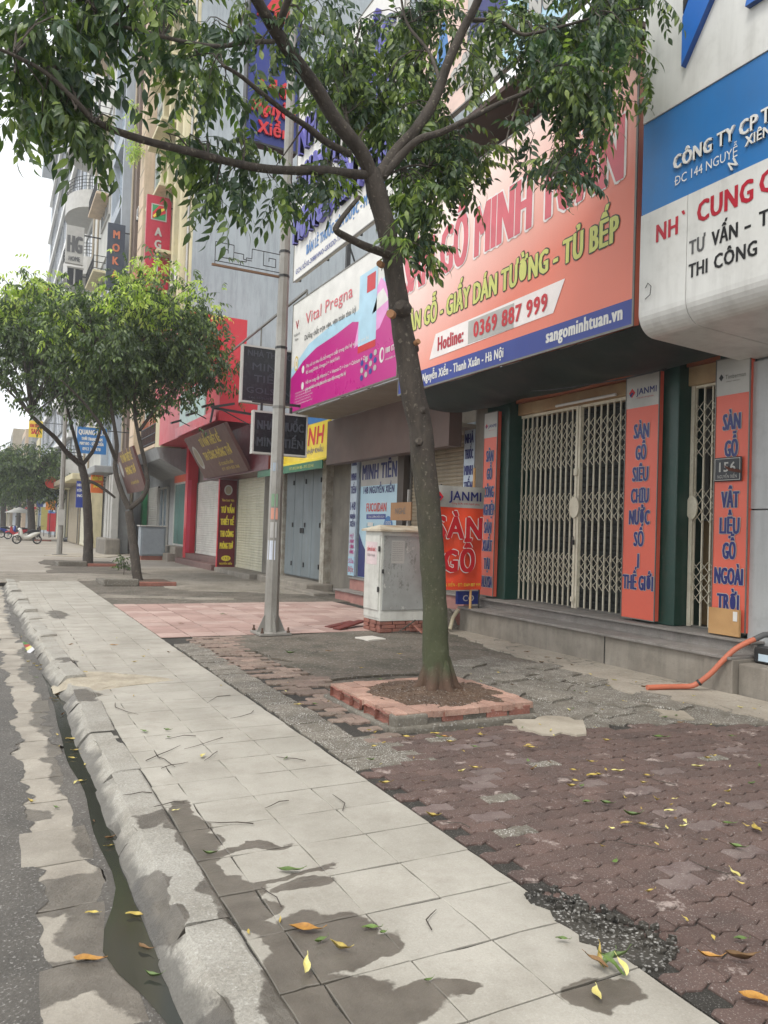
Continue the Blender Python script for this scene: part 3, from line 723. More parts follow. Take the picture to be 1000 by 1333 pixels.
def gate(x, y0, y1, z0, z1, pairs, label, group=None, lock=None):
    g = thing('folding_gate', label, 'gate', (x, (y0+y1)/2, z0))
    n_ = pairs; dy = (y1-y0)/n_
    for i in range(n_+1):
        y = y0+i*dy
        part('bar', MB().box(x-.010, x+.010, y-.009, y+.009, z0+.02, z1-.03), c_cream, g)
    part('rail', MB().box(x-.025, x+.025, y0-.03, y1+.03, z1-.03, z1+.02), c_cream, g); part('rail', MB().box(x-.02, x+.02, y0-.03, y1+.03, z0, z0+.02), c_steel, g)
    H_ = z1-z0
    for a, b, rows in ((.10,.27,4),(.43,.57,3),(.70,.93,5)):
        mb = MB(); za, zb = z0+H_*a, z0+H_*b
        if lock and abs(b-.53) < .01: pass
        hz = (zb-za)/rows
        for i in range(n_):
            for r in range(rows):
                ya, yb_ = y0+i*dy, y0+(i+1)*dy; z_ = za+r*hz
                mb.bar((x-.018, ya, z_), (x-.018, yb_, z_+hz), .011, .004); mb.bar((x-.023, yb_, z_), (x-.023, ya, z_+hz), .011, .004)
        part('lattice', mb, c_cream, g, stuff=True)
    return g
g = gate(7.42, 7.12, 8.34, .505, 3.37, 10, 'right leaf of the wide cream folding gate beside the middle orange board')
part('stile', MB().box(7.38, 7.43, 8.34, 8.38, .51, 3.37), c_cream, g)
g = gate(7.42, 8.44, 9.70, .505, 3.37, 11, 'left leaf of the wide cream folding gate beside the far green pillar')
part('stile', MB().box(7.38, 7.43, 8.395, 8.44, .51, 3.37), c_cream, g)
lk_ = MB(); nn = 20; c0 = (7.355, 8.40, 1.93); vv = [(c0[0]-.012, c0[1]+.10*math.cos(2*math.pi*i/nn), c0[2]+.15*math.sin(2*math.pi*i/nn)) for i in range(nn)]
lk_.add(vv+[(a+.02, b, c_) for a, b, c_ in vv], [tuple(range(nn))[::-1]]+[(i, (i+1)%nn, nn+(i+1)%nn, nn+i) for i in range(nn)])
lk = part('lock_plate', lk_, c_cream, g); part('padlock', MB().bevbox(7.33, 7.36, 8.375, 8.425, 1.40, 1.47, .006).tube([(7.345,8.385,1.47),(7.345,8.385,1.51),(7.345,8.40,1.525),(7.345,8.415,1.51),(7.345,8.415,1.47)], .005, 5), c_dark, g)
part('latch', MB().bevbox(7.345, 7.38, 8.36, 8.43, 2.38, 2.48, .006), c_cream, g); part('latch', MB().bevbox(7.345, 7.38, 8.36, 8.43, .60, .67, .006), c_cream, g)
g = gate(7.40, 5.90, 6.36, .505, 3.34, 4, 'narrow cream folding gate between the middle and right orange boards')
part('stile', MB().box(7.36, 7.42, 6.36, 6.41, .51, 3.34), c_cream, g)
vv = [(7.345, 6.36+.08*math.cos(2*math.pi*i/nn), 1.90+.14*math.sin(2*math.pi*i/nn)) for i in range(nn)]
part('lock_plate', MB().add(vv+[(a+.02, b, c_) for a, b, c_ in vv], [tuple(range(nn))[::-1]]+[(i, (i+1)%nn, nn+(i+1)%nn, nn+i) for i in range(nn)]), c_cream, g)

def logo(P, u, v, s):
    P.shape([(u,v),(u+s*.5,v+s*.55),(u+s,v),(u+s*.5,v-s*.55)], c_red, .004, 'emblem'); P.shape([(u+s*.1,v+s*.2),(u+s*.35,v+s*.5),(u+s*.75,v+.0),(u+s*.45,v-.1*s)], c_navy, .0055, 'emblem')
def vboard(y0, y1, z0, z1, words, label, brand='JANMI', x=7.07, wide=.8):
    b = thing('sign_board', label, 'sign', (x, (y0+y1)/2, z0)); W_ = y1-y0; H_ = z1-z0
    part('panel', MB().box(x, x+.07, y0, y1, z0, z1), c_org, b)
    part('panel_edge', frame_rect(MB(), x+.004, y0-.008, y1+.008, z0-.008, z1+.008, .012, .012), c_steel, b)
    P = Panel((x, y1, z1), parent=b, **XF)
    P.rect(0, 0, W_, .40, c_bandw, .003, 'printed_header')
    if brand == 'JANMI': logo(P, W_*.08, .21, W_*.2); P.text('JANMI', W_*.32, .24, W_*.14, c_navy, W_*.6, .03, .005); P.text('Cùng bước trên hạnh phúc', W_*.34, .29, W_*.035, c_redbr, W_*.5, 0, .005)
    else: P.shape([(W_*.08,.2),(W_*.15,.24),(W_*.22,.2),(W_*.15,.16)], c_blackp, .004, 'emblem'); P.text(brand, W_*.28, .225, W_*.11, c_olive, W_*.6, .03, .005); P.text('Unique solution', W_*.3, .26, W_*.035, c_olive, W_*.4, 0, .005)
    for t_, zc, hh, ww in words:
        P.text(t_, W_/2, zc, hh, c_navy, (None if t_ == '1' else min(W_*ww, W_*.9)), .018, .0075, outline=(.028, c_bandw), align='c')
    return b
def rows(words, z_first, dz, hh=.17):
    return [(t_, z_first+i*dz, hh, w_) for i, (t_, w_) in enumerate(words)]
vboard(6.63, 7.16, .54, 3.53, rows([('SÀN',.44),('GỖ',.30),('SIÊU',.46),('CHỊU',.52),('NƯỚC',.60),('SỐ',.28),('1',.22),('THẾ GIỚI',.90)], .78, .265, .17), 'orange vertical board between the two gates, ending in the words THẾ GIỚI')
vboard(9.90, 10.26, .54, 3.45, rows([('SÀN',.5),('GỖ',.36),('CÔNG',.7),('NGHIỆP',.88),('SÀN',.5),('XUẤT',.7),('TẠI',.42),('MALAYSIA',.88)], .78, .285, .17), 'farthest orange vertical board, half behind the hanging banner')
b = vboard(5.40, 5.82, .56, 3.50, rows([('SÀN',.5),('GỖ',.36)], .78, .29, .17)+[('VẬT',1.62,.17,.5),('LIỆU',1.90,.17,.56),('GỖ',2.17,.17,.36),('NGOÀI',2.44,.17,.82),('TRỜI',2.72,.17,.62)], 'right orange vertical board carrying the black house number plate', 'Timberman')
pl = thing('number_plate', 'black house number plate reading 156 with a torn strip across it, on the orange board', 'sign', (7.03,5.6,2.3))
part('plate', MB().bevbox(7.035, 7.055, 5.46, 5.80, 2.16, 2.42, .006), c_black, pl); P = Panel((7.035, 5.80, 2.42), parent=pl, **XF)
P.text('156', .17, .155, .10, c_bandw, .2, .03, .003, align='c'); P.text('NGUYỄN XIỂN', .17, .225, .034, c_bandw, .24, .02, .003, align='c')
part('plate_border', frame_rect(MB(), 7.034, 5.472, 5.788, 2.172, 2.408, .006, .002), c_bandw, pl)
part('torn_strip', MB().add([(7.025,5.68,2.34),(7.01,5.58,2.30),(7.0,5.43,2.27),(7.02,5.45,2.24),(7.02,5.60,2.27)], [(0,1,2,3,4)]), plain('rust', (92,50,36), .8), pl)
wb = MB(); wb.box(7.0, 7.03, 5.42, 5.80, .52, .80); wbo = tag(part('plywood_sheet', wb, c_wood), 'small plywood offcut leaning at the foot of the right orange board', 'board'); wbo.rotation_euler.y = 0
part('paper_tag', MB().box(6.995, 6.999, 5.44, 5.49, .68, .78), c_whitep, wbo)

# tarpaulin under the big billboard
tb = MB(); nu, nv_ = 14, 30; vv = []
for j in range(nv_+1):
    for i in range(nu+1):
        a, b = i/nu, j/nv_; x = 5.76+a*1.5; y = 5.5+b*5.26
        z = 3.66+(3.62-3.66)*a-.22*math.sin(math.pi*a)*(.7+.3*abs(math.sin(b*math.pi*3)))+.03*noise.noise(Vector((x*2,y*2,0)))
        vv.append((x, y, z))
tb.add(vv, [(j*(nu+1)+i, (j+1)*(nu+1)+i, (j+1)*(nu+1)+i+1, j*(nu+1)+i+1) for j in range(nv_) for i in range(nu)], 0, True)
tp_ = tag(part('tarpaulin', tb, c_tarp), 'dark green tarpaulin sagging under the orange billboard above the gates', 'tarpaulin')
part('cable', MB().tube([(6.3,8.1,3.42),(6.25,7.7,3.36),(6.3,7.2,3.34),(6.5,6.6,3.36),(6.6,6.1,3.40)], .008, 5), c_black, tp_)

def billboard(name_label, x, y0, y1, z0, z1, face, depth=.09, posts=True, zf=None):
    b = thing('billboard', name_label, 'billboard', (x, (y0+y1)/2, z0))
    part('panel', MB().box(x, x+depth, y0, y1, z0, z1), face, b)
    part('edge_frame', frame_rect(MB(), x+.003, y0-.02, y1+.02, z0-.02, z1+.02, .025, .012), c_steel, b)
    if posts:
        nn = max(2, int((y1-y0)/1.2))
        for i in range(nn+1):
            y = y0+.1+(y1-y0-.2)*i/nn; part('frame_post', MB().box(x+depth+.01, x+depth+.05, y-.02, y+.02, z0, z1), c_dark, b)
            part('frame_strut', MB().bar((x+depth+.05, y, z1-.3), (7.3, y, z1-.3), .035), c_dark, b)
            part('frame_strut', MB().bar((x+depth+.05, y, z1-.3), (7.3, y, z0+.2), .03), c_dark, b)
    return b
# printed gradient plus painted-in glare: pale peach top left to salmon red lower right
n = N('peach_print_glare'); g_ = n.node('ShaderNodeSeparateXYZ'); n.lk(n.pos(True), g_.inputs[0])
yy_ = n.math('MULTIPLY', n.math('SUBTRACT', 10.7, g_.outputs[1]), .12); zz_ = n.math('MULTIPLY', n.math('SUBTRACT', 6.6, g_.outputs[2]), .30)
n.set(n.mix(n.math('MULTIPLY', n.ramp(n.noise(1.2, 6, .6, stretch=(1,1,.25)), .5, .8), .18), n.mix(n.ramp(n.math('ADD', yy_, zz_), .3, 1.45), col((246,228,218)), col((224,122,98))), col((150,120,105))), .33, n.bump(n.noise(1.6, 3), .25, .05)); c_peach = n.m
b = billboard('huge peach and red timber floor billboard over the folding gates', 5.70, 5.72, 10.68, 3.67, 6.55, c_peach)
P = Panel((5.70, 10.68, 6.55), parent=b, **XF); u = lambda y: 10.68-y; v = lambda z: 6.55-z
P.rect(0, v(3.935), 4.96, v(3.67), c_bluep, .004, 'printed_band')
wout = plain('soft_white_print', (240,232,228), .4, dirt=0)
P.text('SÀN GỖ MINH TUẤN', u(10.58), v(5.24), .66, c_pinkp, 4.66, .022, .008, outline=(.03, wout))
P.text('SÀN GỖ - GIẤY DÁN TƯỜNG - TỦ BẾP', u(10.5), v(4.60), .27, c_lemon, 4.55, .03, .008, outline=(.04, c_olive))
P.shape([(u(9.74),v(4.05)),(u(6.95),v(4.08)),(u(6.76),v(4.43)),(u(9.58),v(4.40))], wout, .005, 'printed_box')
P.rect(u(8.72), v(4.385), u(7.70), v(4.075), c_bandw, .0065, 'patched_sticker')
P.text('Hotline:', u(9.50), v(4.14), .19, c_redbr, .66, .04, .009); P.text('0369 887 999', u(8.58), v(4.14), .20, c_red, 1.52, .04, .010)
P.text('Ðịa chỉ: 146 Nguyễn Xiển - Thanh Xuân - Hà Nội', u(10.62), v(3.75), .12, c_whitep, 2.72, .03, .007)
P.text('sangominhtuan.vn', u(7.06), v(3.755), .15, c_whitep, 1.2, .04, .007)
# upper, older billboard
b = billboard('older white and blue billboard high above the peach one, behind the tree crown', 5.9, 6.6, 10.6, 7.75, 10.6, c_bandw)
P = Panel((5.9, 10.6, 10.6), parent=b, **XF)
P.rect(0, 0, 1.3, 2.85, plain('old_peach_print', (226,196,182), .4), .003); P.rect(2.2, 1.6, 4.0, 2.84, c_sky, .003)
P.shape([(.35,2.1),(.9,2.1),(.62,1.1)], c_blueb, .005, 'printed_triangle'); P.shape([(1.3,2.0),(2.3,2.0),(2.0,.5),(1.8,.5)], c_navy, .005, 'printed_triangle'); P.shape([(2.5,1.6),(3.4,1.6),(3.0,.6)], plain('faded_blue_print', (110,124,168), .4), .005, 'printed_triangle')
P.text('SIÊU CHỊU NƯỚC', .9, 2.55, .34, c_bandw, 2.9, .03, .008, outline=(.035, c_greyp))
part('soffit', MB().box(6.0, 7.3, 6.6, 10.6, 7.55, 7.62), c_brownw, b)
part('backing', MB().box(7.2, 7.3, 6.0, 10.6, 6.6, 7.55), c_brownw, b)

# ================================================================== shop 148 (pharmacy)
h = thing('shop_house', 'pharmacy shop with beige shutter and brown fascia behind the white cabinet', 'building', (7.6,13.4,0))
part('wall', MB().box(7.72, 15, 10.82, 16.02, -.1, 4.4), c_conc, h)
part('fascia', MB().box(6.75, 7.0, 10.82, 16.0, 2.96, 3.94), c_brownw, h)
for i in range(5): part('soffit_panel', MB().box(5.8, 6.745, 10.85+i*.96, 10.85+(i+1)*.96-.012, 3.94, 3.97), c_ceil, h)
part('soffit_panel', MB().box(7.0, 7.72, 10.82, 16.0, 3.3, 3.36), c_ceil, h)
shutter(h, 7.62, 11.45, 13.55, .46, 3.3, c_shutb, .075)
part('pier', MB().box(7.35, 7.72, 10.82, 11.28, 0, 3.3), c_conc, h); part('pier', MB().box(7.45, 7.72, 13.62, 13.88, .46, 3.3), plain('brown_pier', (86,76,68), .6), h)
part('pier', MB().box(7.5, 7.72, 15.78, 16.02, 0, 3.3), plain('pale_blue_jamb', (150,160,168), .5), h)
bevel(part('step', MB().box(6.9, 7.4, 10.9, 15.6, -.1, .17), c_pgran, h), .006); bevel(part('tread', MB().box(6.86, 7.4, 10.9, 15.64, .172, .20), c_gran, h), .005)
bevel(part('step', MB().box(7.2, 7.72, 10.9, 15.5, .2, .43), c_pgran, h), .006); bevel(part('tread', MB().box(7.17, 7.72, 10.9, 15.52, .432, .46), c_gran, h), .005)
po = thing('poster_panel', 'tall pale blue pharmacy poster panel with dark blue lettering beside the grey wall', 'poster', (7.5,14.8,.46))
part('panel', MB().box(7.50, 7.56, 13.92, 15.72, .46, 3.45), plain('poster_sky', (176,206,218), .35, (164,198,214), .8, dirt=.05), po)
P = Panel((7.5, 15.72, 3.45), parent=po, **XF)
P.rect(0, 0, 1.8, .95, c_bandw, .003, 'printed_band'); P.text('NHÀ THUỐC', .9, .27, .26, c_navy, 1.5, .03, .006, align='c'); P.text('MINH TIẾN', .9, .80, .32, c_navy, 1.62, .04, .006, align='c')
P.text('148 NGUYỄN XIỂN', .9, 1.12, .15, c_navy, 1.45, .03, .006, align='c'); P.text('FUCOIDAN', .82, 1.52, .18, c_red, .95, .02, .006, align='c', outline=(.03, c_whitep))
P.rect(.35, 1.58, 1.28, 1.69, c_bluep, .004); P.text('TĂNG CƯỜNG MIỄN DỊCH', .82, 1.66, .045, c_whitep, .8, .01, .006, align='c')
P.rect(.38, 1.78, .74, 2.12, plain('bottle_teal', (92,168,186), .3), .004, 'printed_bottle'); P.rect(.42, 1.76, .70, 1.85, c_whitep, .006, 'printed_bottle'); P.rect(.80, 1.86, 1.05, 2.12, c_bandw, .005, 'printed_bottle'); P.rect(.86, 1.95, 1.02, 2.06, c_blackp, .006, 'printed_bottle')
P.disc(1.40, 1.90, .22, .28, c_blueb, .004); P.text('100%', 1.40, 1.80, .07, c_whitep, .28, .02, .006, align='c'); P.text('Chính hãng', 1.40, 1.93, .05, c_whitep, .3, .01, .006, align='c')
P.shape([(0,2.98),(1.8,2.98),(1.8,2.90),(1.2,2.86),(.55,2.55),(.2,2.25),(0,2.0)], c_navy, .004); P.text('Nhà thuốc', .5, 2.85, .12, c_redbr, .5, .03, .006)
def strip(y0, y1, z0, z1, words, label, x, pink=False):
    b = thing('sign_board', label, 'sign', (x, y0, z0)); part('panel', MB().box(x, x+.05, y0, y1, z0, z1), plain('strip_pale', (190,204,216), .4), b)
    P = Panel((x, y1, z1), parent=b, **XF); W_ = y1-y0
    for t_, zc, hh in words: P.text(t_, W_/2, zc, hh, c_navy, W_*.78, .03, .005, align='c')
    return b, P, W_
b, P, W_ = strip(10.90, 11.22, .9, 3.42, [('NHÀ',.35,.16),('THUỐC',.62,.16),('MINH',.90,.16),('TIẾN',1.18,.16),('148',1.48,.16),('NGUYỄN',1.72,.12),('XIỂN',1.92,.12)], 'narrow pale pharmacy strip board above the hanging orange banner', 7.32)
b, P, W_ = strip(15.80, 16.14, .47, 3.35, [('THUỐC',.36,.18),('MINH',.70,.16),('TIẾN',1.0,.16),('148',1.38,.18),('NGUYỄN',1.58,.10),('XIỂN',1.76,.12)], 'narrow pale pharmacy strip board left of the blue poster', 7.44)
for i, t_ in enumerate(('MỸ','PHẨM','CHÍNH','HÃNG')): P.text(t_, W_/2, 2.02+i*.12, .08, c_mag, W_*.6, .03, .005, align='c')
P.rect(0, 2.45, W_, 2.88, c_sky, .003); P.text('Sữa', W_/2, 2.6, .10, c_mag, W_*.8, .03, .006, align='c'); P.text('Bột', W_/2, 2.8, .12, c_redbr, W_*.8, .03, .006, align='c')
pp = thing('notice_post', 'thin pale post holding a small brown cardboard notice behind the white cabinet', 'sign', (7.0,12.9,0))
part('post', MB().box(6.98, 7.02, 12.55, 12.59, .46, 2.3), c_bandw, pp); part('cardboard', MB().box(6.93, 6.96, 12.35, 13.15, 1.72, 2.06), plain('cardboard', (158,122,88), .8), pp)
P = Panel((6.93, 13.15, 2.06), parent=pp, **XF); P.text('NGHỈ', .4, .22, .11, c_greyp, .4, .0, .004, align='c')

b = billboard('white and magenta vitamin billboard above the pharmacy', 5.70, 10.76, 15.62, 3.98, 6.32, c_whitep)
P = Panel((5.70, 15.62, 6.32), parent=b, **XF); u = lambda y: 15.62-y; v = lambda z: 6.32-z
P.shape([(0,v(4.9)),(1.0,v(5.28)),(2.2,v(5.42)),(3.3,v(5.4)),(4.86,v(5.9)),(4.86,v(5.35)),(3.0,v(5.15)),(0,v(4.6))][::-1], c_sky, .003)
P.shape([(0,2.34),(4.86,2.34),(4.86,v(4.95)),(4.3,v(5.2)),(3.7,v(5.12)),(3.1,v(5.25)),(2.3,v(5.17)),(1.4,v(5.12)),(.7,v(4.98)),(0,v(4.72))], c_mag, .005)
P.shape([(3.2,v(4.75)),(4.2,v(4.9)),(4.86,v(5.5)),(4.86,v(5.85)),(4.4,v(5.6)),(4.2,v(5.75)),(3.9,v(5.45)),(3.5,v(5.5))], c_lilac, .006); P.shape([(3.9,v(5.2)),(4.5,v(5.3)),(4.3,v(5.55)),(4.1,v(5.5))], c_whitep, .007)
P.text('Vital Pregna', u(14.85), v(5.72), .24, c_pinkp, 2.3, .015, .008); P.text('Dưỡng chất trọn vẹn, vẹn toàn thai kỳ', u(14.88), v(5.40), .11, c_greyp, 2.5, .01, .008)
P.text('V', u(15.42), v(5.75), .17, c_redbr, .16, .03, .008); P.text('Vitabiotic', u(15.52), v(5.60), .06, c_greyp, .36, .01, .008); P.text('Nano', u(15.45), v(5.50), .06, c_greyp, .2, .01, .008)
P.disc(u(15.32), v(5.0), .11, .16, c_gold, .006); P.disc(u(15.32), v(5.0), .08, .12, c_whitep, .007); P.text('1', u(15.34), v(4.94), .1, c_gold, .05, .02, .008)
P.rect(u(12.25), v(6.0), u(11.55), v(4.62), c_sky, .007, 'printed_pack'); P.rect(u(11.95), v(5.92), u(11.62), v(5.62), c_red, .009, 'printed_pack'); P.rect(u(12.25), v(4.74), u(11.55), v(4.62), c_red, .008, 'printed_pack')
for i in range(4):
    for j in range(3): P.disc(u(12.05)+i*.17, v(4.42)+j*.13-i*.03, .06, .05, c_bandw if (i+j)%2 else c_bluep, .010)
for i, (t_, w_) in enumerate((('Phụ nữ có nhu cầu bổ sung vi chất trong thai kỳ và cho con bú',2.9),('Bổ sung DHA, Omega 3 + Acid Folic',1.7),('Hỗ trợ cung cấp Vitamin C + Vitamin D + Iron + Calcium + Zinc',2.9),('giúp mẹ khỏe và bé phát triển toàn diện trong thai kỳ',2.0))):
    P.text(t_, u(14.72), v(4.80)+i*.13+(.08 if i > 1 else 0), .07, c_whitep, w_, .02, .008)
for k in range(2): P.disc(u(14.9), v(4.80)+k*.34, .07, .08, c_whitep, .008)
P.disc(u(11.30), v(4.42), .09, .13, c_whitep, .008); P.disc(u(11.28), v(4.42), .05, .09, c_mag, .009); P.text('1800 1770', u(11.16), v(4.42), .09, c_whitep, .36, .02, .009); P.text('www.vitabio.vn', u(11.16), v(4.30), .04, c_whitep, .34, .01, .009)
for i in range(5): P.text('Sản phẩm này không phải là thuốc và không thay thế thuốc', u(15.32), v(4.34)+i*.06, .028, c_whitep, 1.0-.1*(i%2), 0, .008)
b = billboard('white pharmacy billboard with raised purple numerals above the magenta one', 5.70, 10.9, 15.70, 6.85, 10.9, c_whitep)
P = Panel((5.70, 15.70, 10.9), parent=b, **XF); u = lambda y: 15.70-y; v = lambda z: 10.9-z
c_purp = plain('purple_letter', (58,56,150), .35, dirt=.05); c_purps = plain('purple_letter_side', (120,116,196), .4, dirt=.05)
for t_, yy, zz, hh, ww in (('NHÀ THUỐC',15.4,9.5,.62,4.2),('MINH TIẾN',15.4,8.55,.62,4.2),('148 NGUYỄN XIỂN',15.55,7.62,.62,4.4)):
    P.text(t_, u(yy), v(zz), hh, [c_purp, c_purps], ww, .03, .10, .095)
P.text('BÁN LẺ THUỐC TÂN DƯỢC - MỸ PHẨM', u(14.95), v(7.22), .20, c_blueb, 3.6, .03, .008); P.text('GCN SỐ:02-2088/HNO-GKKDD-TX', u(15.55), v(6.97), .10, c_bluep, 2.4, .02, .008)
c_ltw = plain('gutter_frame_metal', (60,62,64), .5)

# ================================================================== house 150
h = thing('low_house', 'low grey house with a double steel door between white jambs', 'building', (7.5,18.5,0))
part('wall', MB().box(7.55, 15, 16.03, 21.2, -.1, 3.9), c_conc, h)
d = part('door', MB().box(7.50, 7.54, 17.85, 20.5, .22, 3.12), c_door, h)
for a, b_ in ((17.88,18.52),(18.54,19.17),(19.19,19.82),(19.84,20.47)):
    lf = bevel(part('leaf', MB().box(7.47, 7.50, a, b_, .24, 3.10), c_door, d), .005)
for y in (17.95,19.0,19.9): 
    for z in (.55,1.6,2.75): part('hinge', MB().box(7.44, 7.47, y-.02, y+.02, z-.06, z+.06), c_dark, d)
for y in (19.10,19.26): part('handle', MB().bevbox(7.43, 7.47, y-.035, y+.035, 1.38, 1.52, .01), c_dark, d)
part('jamb', MB().box(7.36, 7.55, 17.40, 17.66, .05, 3.2), plain('peeling_white', (186,182,170), .8, (128,118,104), 5, dirt=.5, streak=.6), h)
part('jamb', MB().box(7.42, 7.55, 20.6, 20.78, .15, 3.2), MATS['peeling_white'], h)
bevel(part('doorstep', MB().box(6.85, 7.55, 17.2, 21.0, -.1, .17), c_stepc, h), .03); bevel(part('doorstep', MB().box(6.6, 7.0, 16.1, 19.5, -.1, .06), c_stepc, h), .02)
cn = thing('canopy', 'slim yellow and green canopy above the grey steel door', 'canopy', (6.9,18,3))
part('roof', MB().add([(6.75,16.2,3.10),(6.75,20.9,3.10),(7.5,20.9,3.45),(7.5,16.2,3.45),(6.75,16.2,3.06),(6.75,20.9,3.06),(7.5,20.9,3.41),(7.5,16.2,3.41)], [(0,3,2,1),(4,5,6,7),(0,1,5,4),(1,2,6,5),(2,3,7,6),(3,0,4,7)]), plain('canopy_yellow', (206,188,50), .5, dirt=.15), cn)
part('valance', MB().box(6.73, 6.76, 16.2, 20.9, 2.90, 3.09), plain('canopy_green', (30,104,66), .45, dirt=.15), cn)
P = Panel((6.73, 20.9, 3.09), parent=cn, **XF); P.text('ÐT: 0912 044 985 - 0915 223 461', 2.6, .13, .07, c_lemon, 1.6, .02, .004)
s_ = thing('shop_sign', 'yellow shop sign with red italic letters half behind the dark hanging sign', 'sign', (7.0,17.6,3.4))
part('panel', MB().box(7.0, 7.06, 16.5, 19.6, 3.15, 4.30), plain('sign_yellow', (226,200,50), .4, dirt=.08), s_); P = Panel((7.0, 19.6, 4.30), parent=s_, **XF)
P.rect(0, 0, 3.1, .22, c_blueb, .003); P.text('KÍNH', 1.15, .74, .42, c_red, 1.6, .04, .006, slant=.15); P.text('HÀNG NHẬP KHẨU', 1.1, .95, .11, c_bluep, 1.7, .02, .006)
fr = MB()
rfr = thing('roof_railing', 'rusty pipe railing rising along the roof edge behind the dark signs', 'railing', (6.6,18,4.3))
a0, a1 = atX(296,462,6.6), atX(400,378,6.6)
part('rail', MB().bar(a0, a1, .05), c_steel, rfr)
for k in range(5):
    p = a0.lerp(a1, k/4); part('post', MB().bar(p, (p.x, p.y, p.z-1.0-.2*k), .035), c_steel, rfr)

# ================================================================== hanging dark signs
def boxsign(px0, py0, px1, py1, Y, lines, label, d=.14):
    a, c_ = atY(px0, py0, Y), atY(px1, py1, Y); x0, x1, z0, z1 = a.x, c_.x, c_.z, a.z
    s = thing('light_box_sign', label, 'sign', (x0, Y, z0)); part('panel', MB().box(x0+.02, x1-.02, Y, Y+d, z0+.02, z1-.02), c_black, s)
    fm = MB(); t_ = .03; fm.box(x0, x1, Y-.012, Y+d+.01, z0-.01, z0+t_); fm.box(x0, x1, Y-.012, Y+d+.01, z1-t_, z1+.01); fm.box(x0-.0, x0+t_, Y-.01, Y+d, z0+t_, z1-t_); fm.box(x1-t_, x1, Y-.01, Y+d, z0+t_, z1-t_)
    part('frame', fm, c_bandw, s); P = Panel((x0, Y, z1), parent=s, **YF); W_ = x1-x0; H_ = z1-z0
    for t__, v_, h_, w_ in lines: P.text(t__, W_*.5, H_*v_, H_*h_, c_blkfaint, W_*w_, .02, .012, .01, align='c')
    return s, x0, x1, z0, z1
s, x0, x1, z0, z1 = boxsign(316, 448, 384, 530, 15.9, [('NHÀ THUỐC',.18,.10,.8),('MINH',.42,.12,.62),('TIẾN',.63,.12,.55),('GOLSAN',.83,.10,.8),('146 NGUYỄN XIỂN',.93,.035,.7)], 'upper dark light box sign behind the lamp pole, unlit letters')
part('bracket', MB().bar((x1, 16.0, z1-.2), (5.85, 16.0, z1-.2), .04).bar((x1, 16.0, z0+.2), (5.85, 16.0, z0+.2), .04), c_dark, s)
part('bracket', MB().bar((x0-.55,16.05,z0-.18), (x1+.2,16.05,z0-.30), .05).bar((x0-.1,16.0,z0-.05), (x0-.6,16.0,z0-.18), .05).bar((x0-.55,16.0,z0-.18), (x0-.6,16.0,z0-.5), .04), c_dark, s)
s, x0, x1, z0, z1 = boxsign(330, 534, 399, 595, 14.9, [('NHÀ THUỐC',.42,.20,.84),('MINH TIẾN',.82,.20,.84)], 'lower dark pharmacy light box sign with white frame under the magenta billboard')
part('bracket', MB().bar((5.5, 15.0, z1), (5.5, 15.0, 4.0), .04).bar((x0+.2, 15.0, z1), (x0+.2, 15.0, 4.05), .04).bar((x0, 15.0, 4.05), (5.8, 15.0, 4.05), .05), c_dark, s)
# tall blue projecting sign behind the pole
a, c_ = atY(320, 180, 17), atY(385, 190, 17); s = thing('projecting_sign', 'tall dark blue projecting sign with raised red letters behind the lamp pole', 'sign', (a.x, 17, a.z))
part('panel', MB().box(a.x, c_.x, 17, 17.2, a.z, 14.6), plain('deep_blue_board', (28,44,120), .4, dirt=.08), s)
P = Panel((a.x, 17, 14.6), parent=s, **YF); W_ = c_.x-a.x; hh = 14.6-a.z
for t_, v_, h_, w_ in (('146',hh-1.15,.36,.55),('Nguyễn',hh-.68,.28,.86),('Xiển',hh-.2,.28,.6)): P.text(t_, W_*.52, v_, h_, [c_red, c_redbr], W_*w_, .04, .07, .06, align='c')
P.text('148', W_*.5, 1.3, .6, [c_red, c_redbr], W_*.7, .04, .07, .06, align='c')
part('frame', MB().box(a.x-.04, a.x, 16.98, 17.22, a.z, 14.6).box(c_.x, c_.x+.04, 16.98, 17.22, a.z, 14.6).box(a.x-.04, c_.x+.04, 16.98, 17.22, a.z-.05, a.z), c_dark, s)
part('bracket', MB().bar((c_.x, 17.1, a.z+.5), (7.6, 17.1, a.z+.5), .06).bar((c_.x, 17.1, 13.5), (7.6, 17.1, 13.5), .06).bar((7.6, 17.1, 3.9), (7.6, 17.1, 13.6), .1), c_dark, s)
# ================================================================== house 152 (altar-room interiors)
h = thing('shop_house', 'shop with two cream roller shutters under a dark red awning box', 'building', (7.5,26,0))
part('wall', MB().box(7.55, 15, 21.2, 33.0, -.1, 4.6), c_conc, h)
shutter(h, 7.48, 22.3, 25.2, .18, 3.1, c_shut, .085); shutter(h, 7.48, 27.5, 30.8, .42, 3.2, c_shutw, .085)
part('pier', MB().box(7.40, 7.55, 21.2, 22.2, 0, 3.2), c_conc, h); part('pier', MB().box(7.38, 7.55, 25.3, 27.4, 0, 3.2), c_greyw, h)
part('awning_box', MB().box(6.7, 7.6, 19.9, 26.9, 3.08, 4.5), c_maroon, h)
bevel(part('kerb_step', MB().box(6.75, 7.55, 21.4, 25.25, -.1, .14), c_stepc, h), .03)
for i, (x, z) in enumerate(((6.75,.19),(7.1,.38))): bevel(part('step', MB().box(x, 7.55, 25.6, 31.2, -.1 if i == 0 else .19, z), plain('maroon_granite', (112,84,78), .6, dirt=.3), h), .01)
s = thing('sign_board', 'crimson vertical board with yellow letters between the two cream shutters', 'sign', (7.1,25.3,.16))
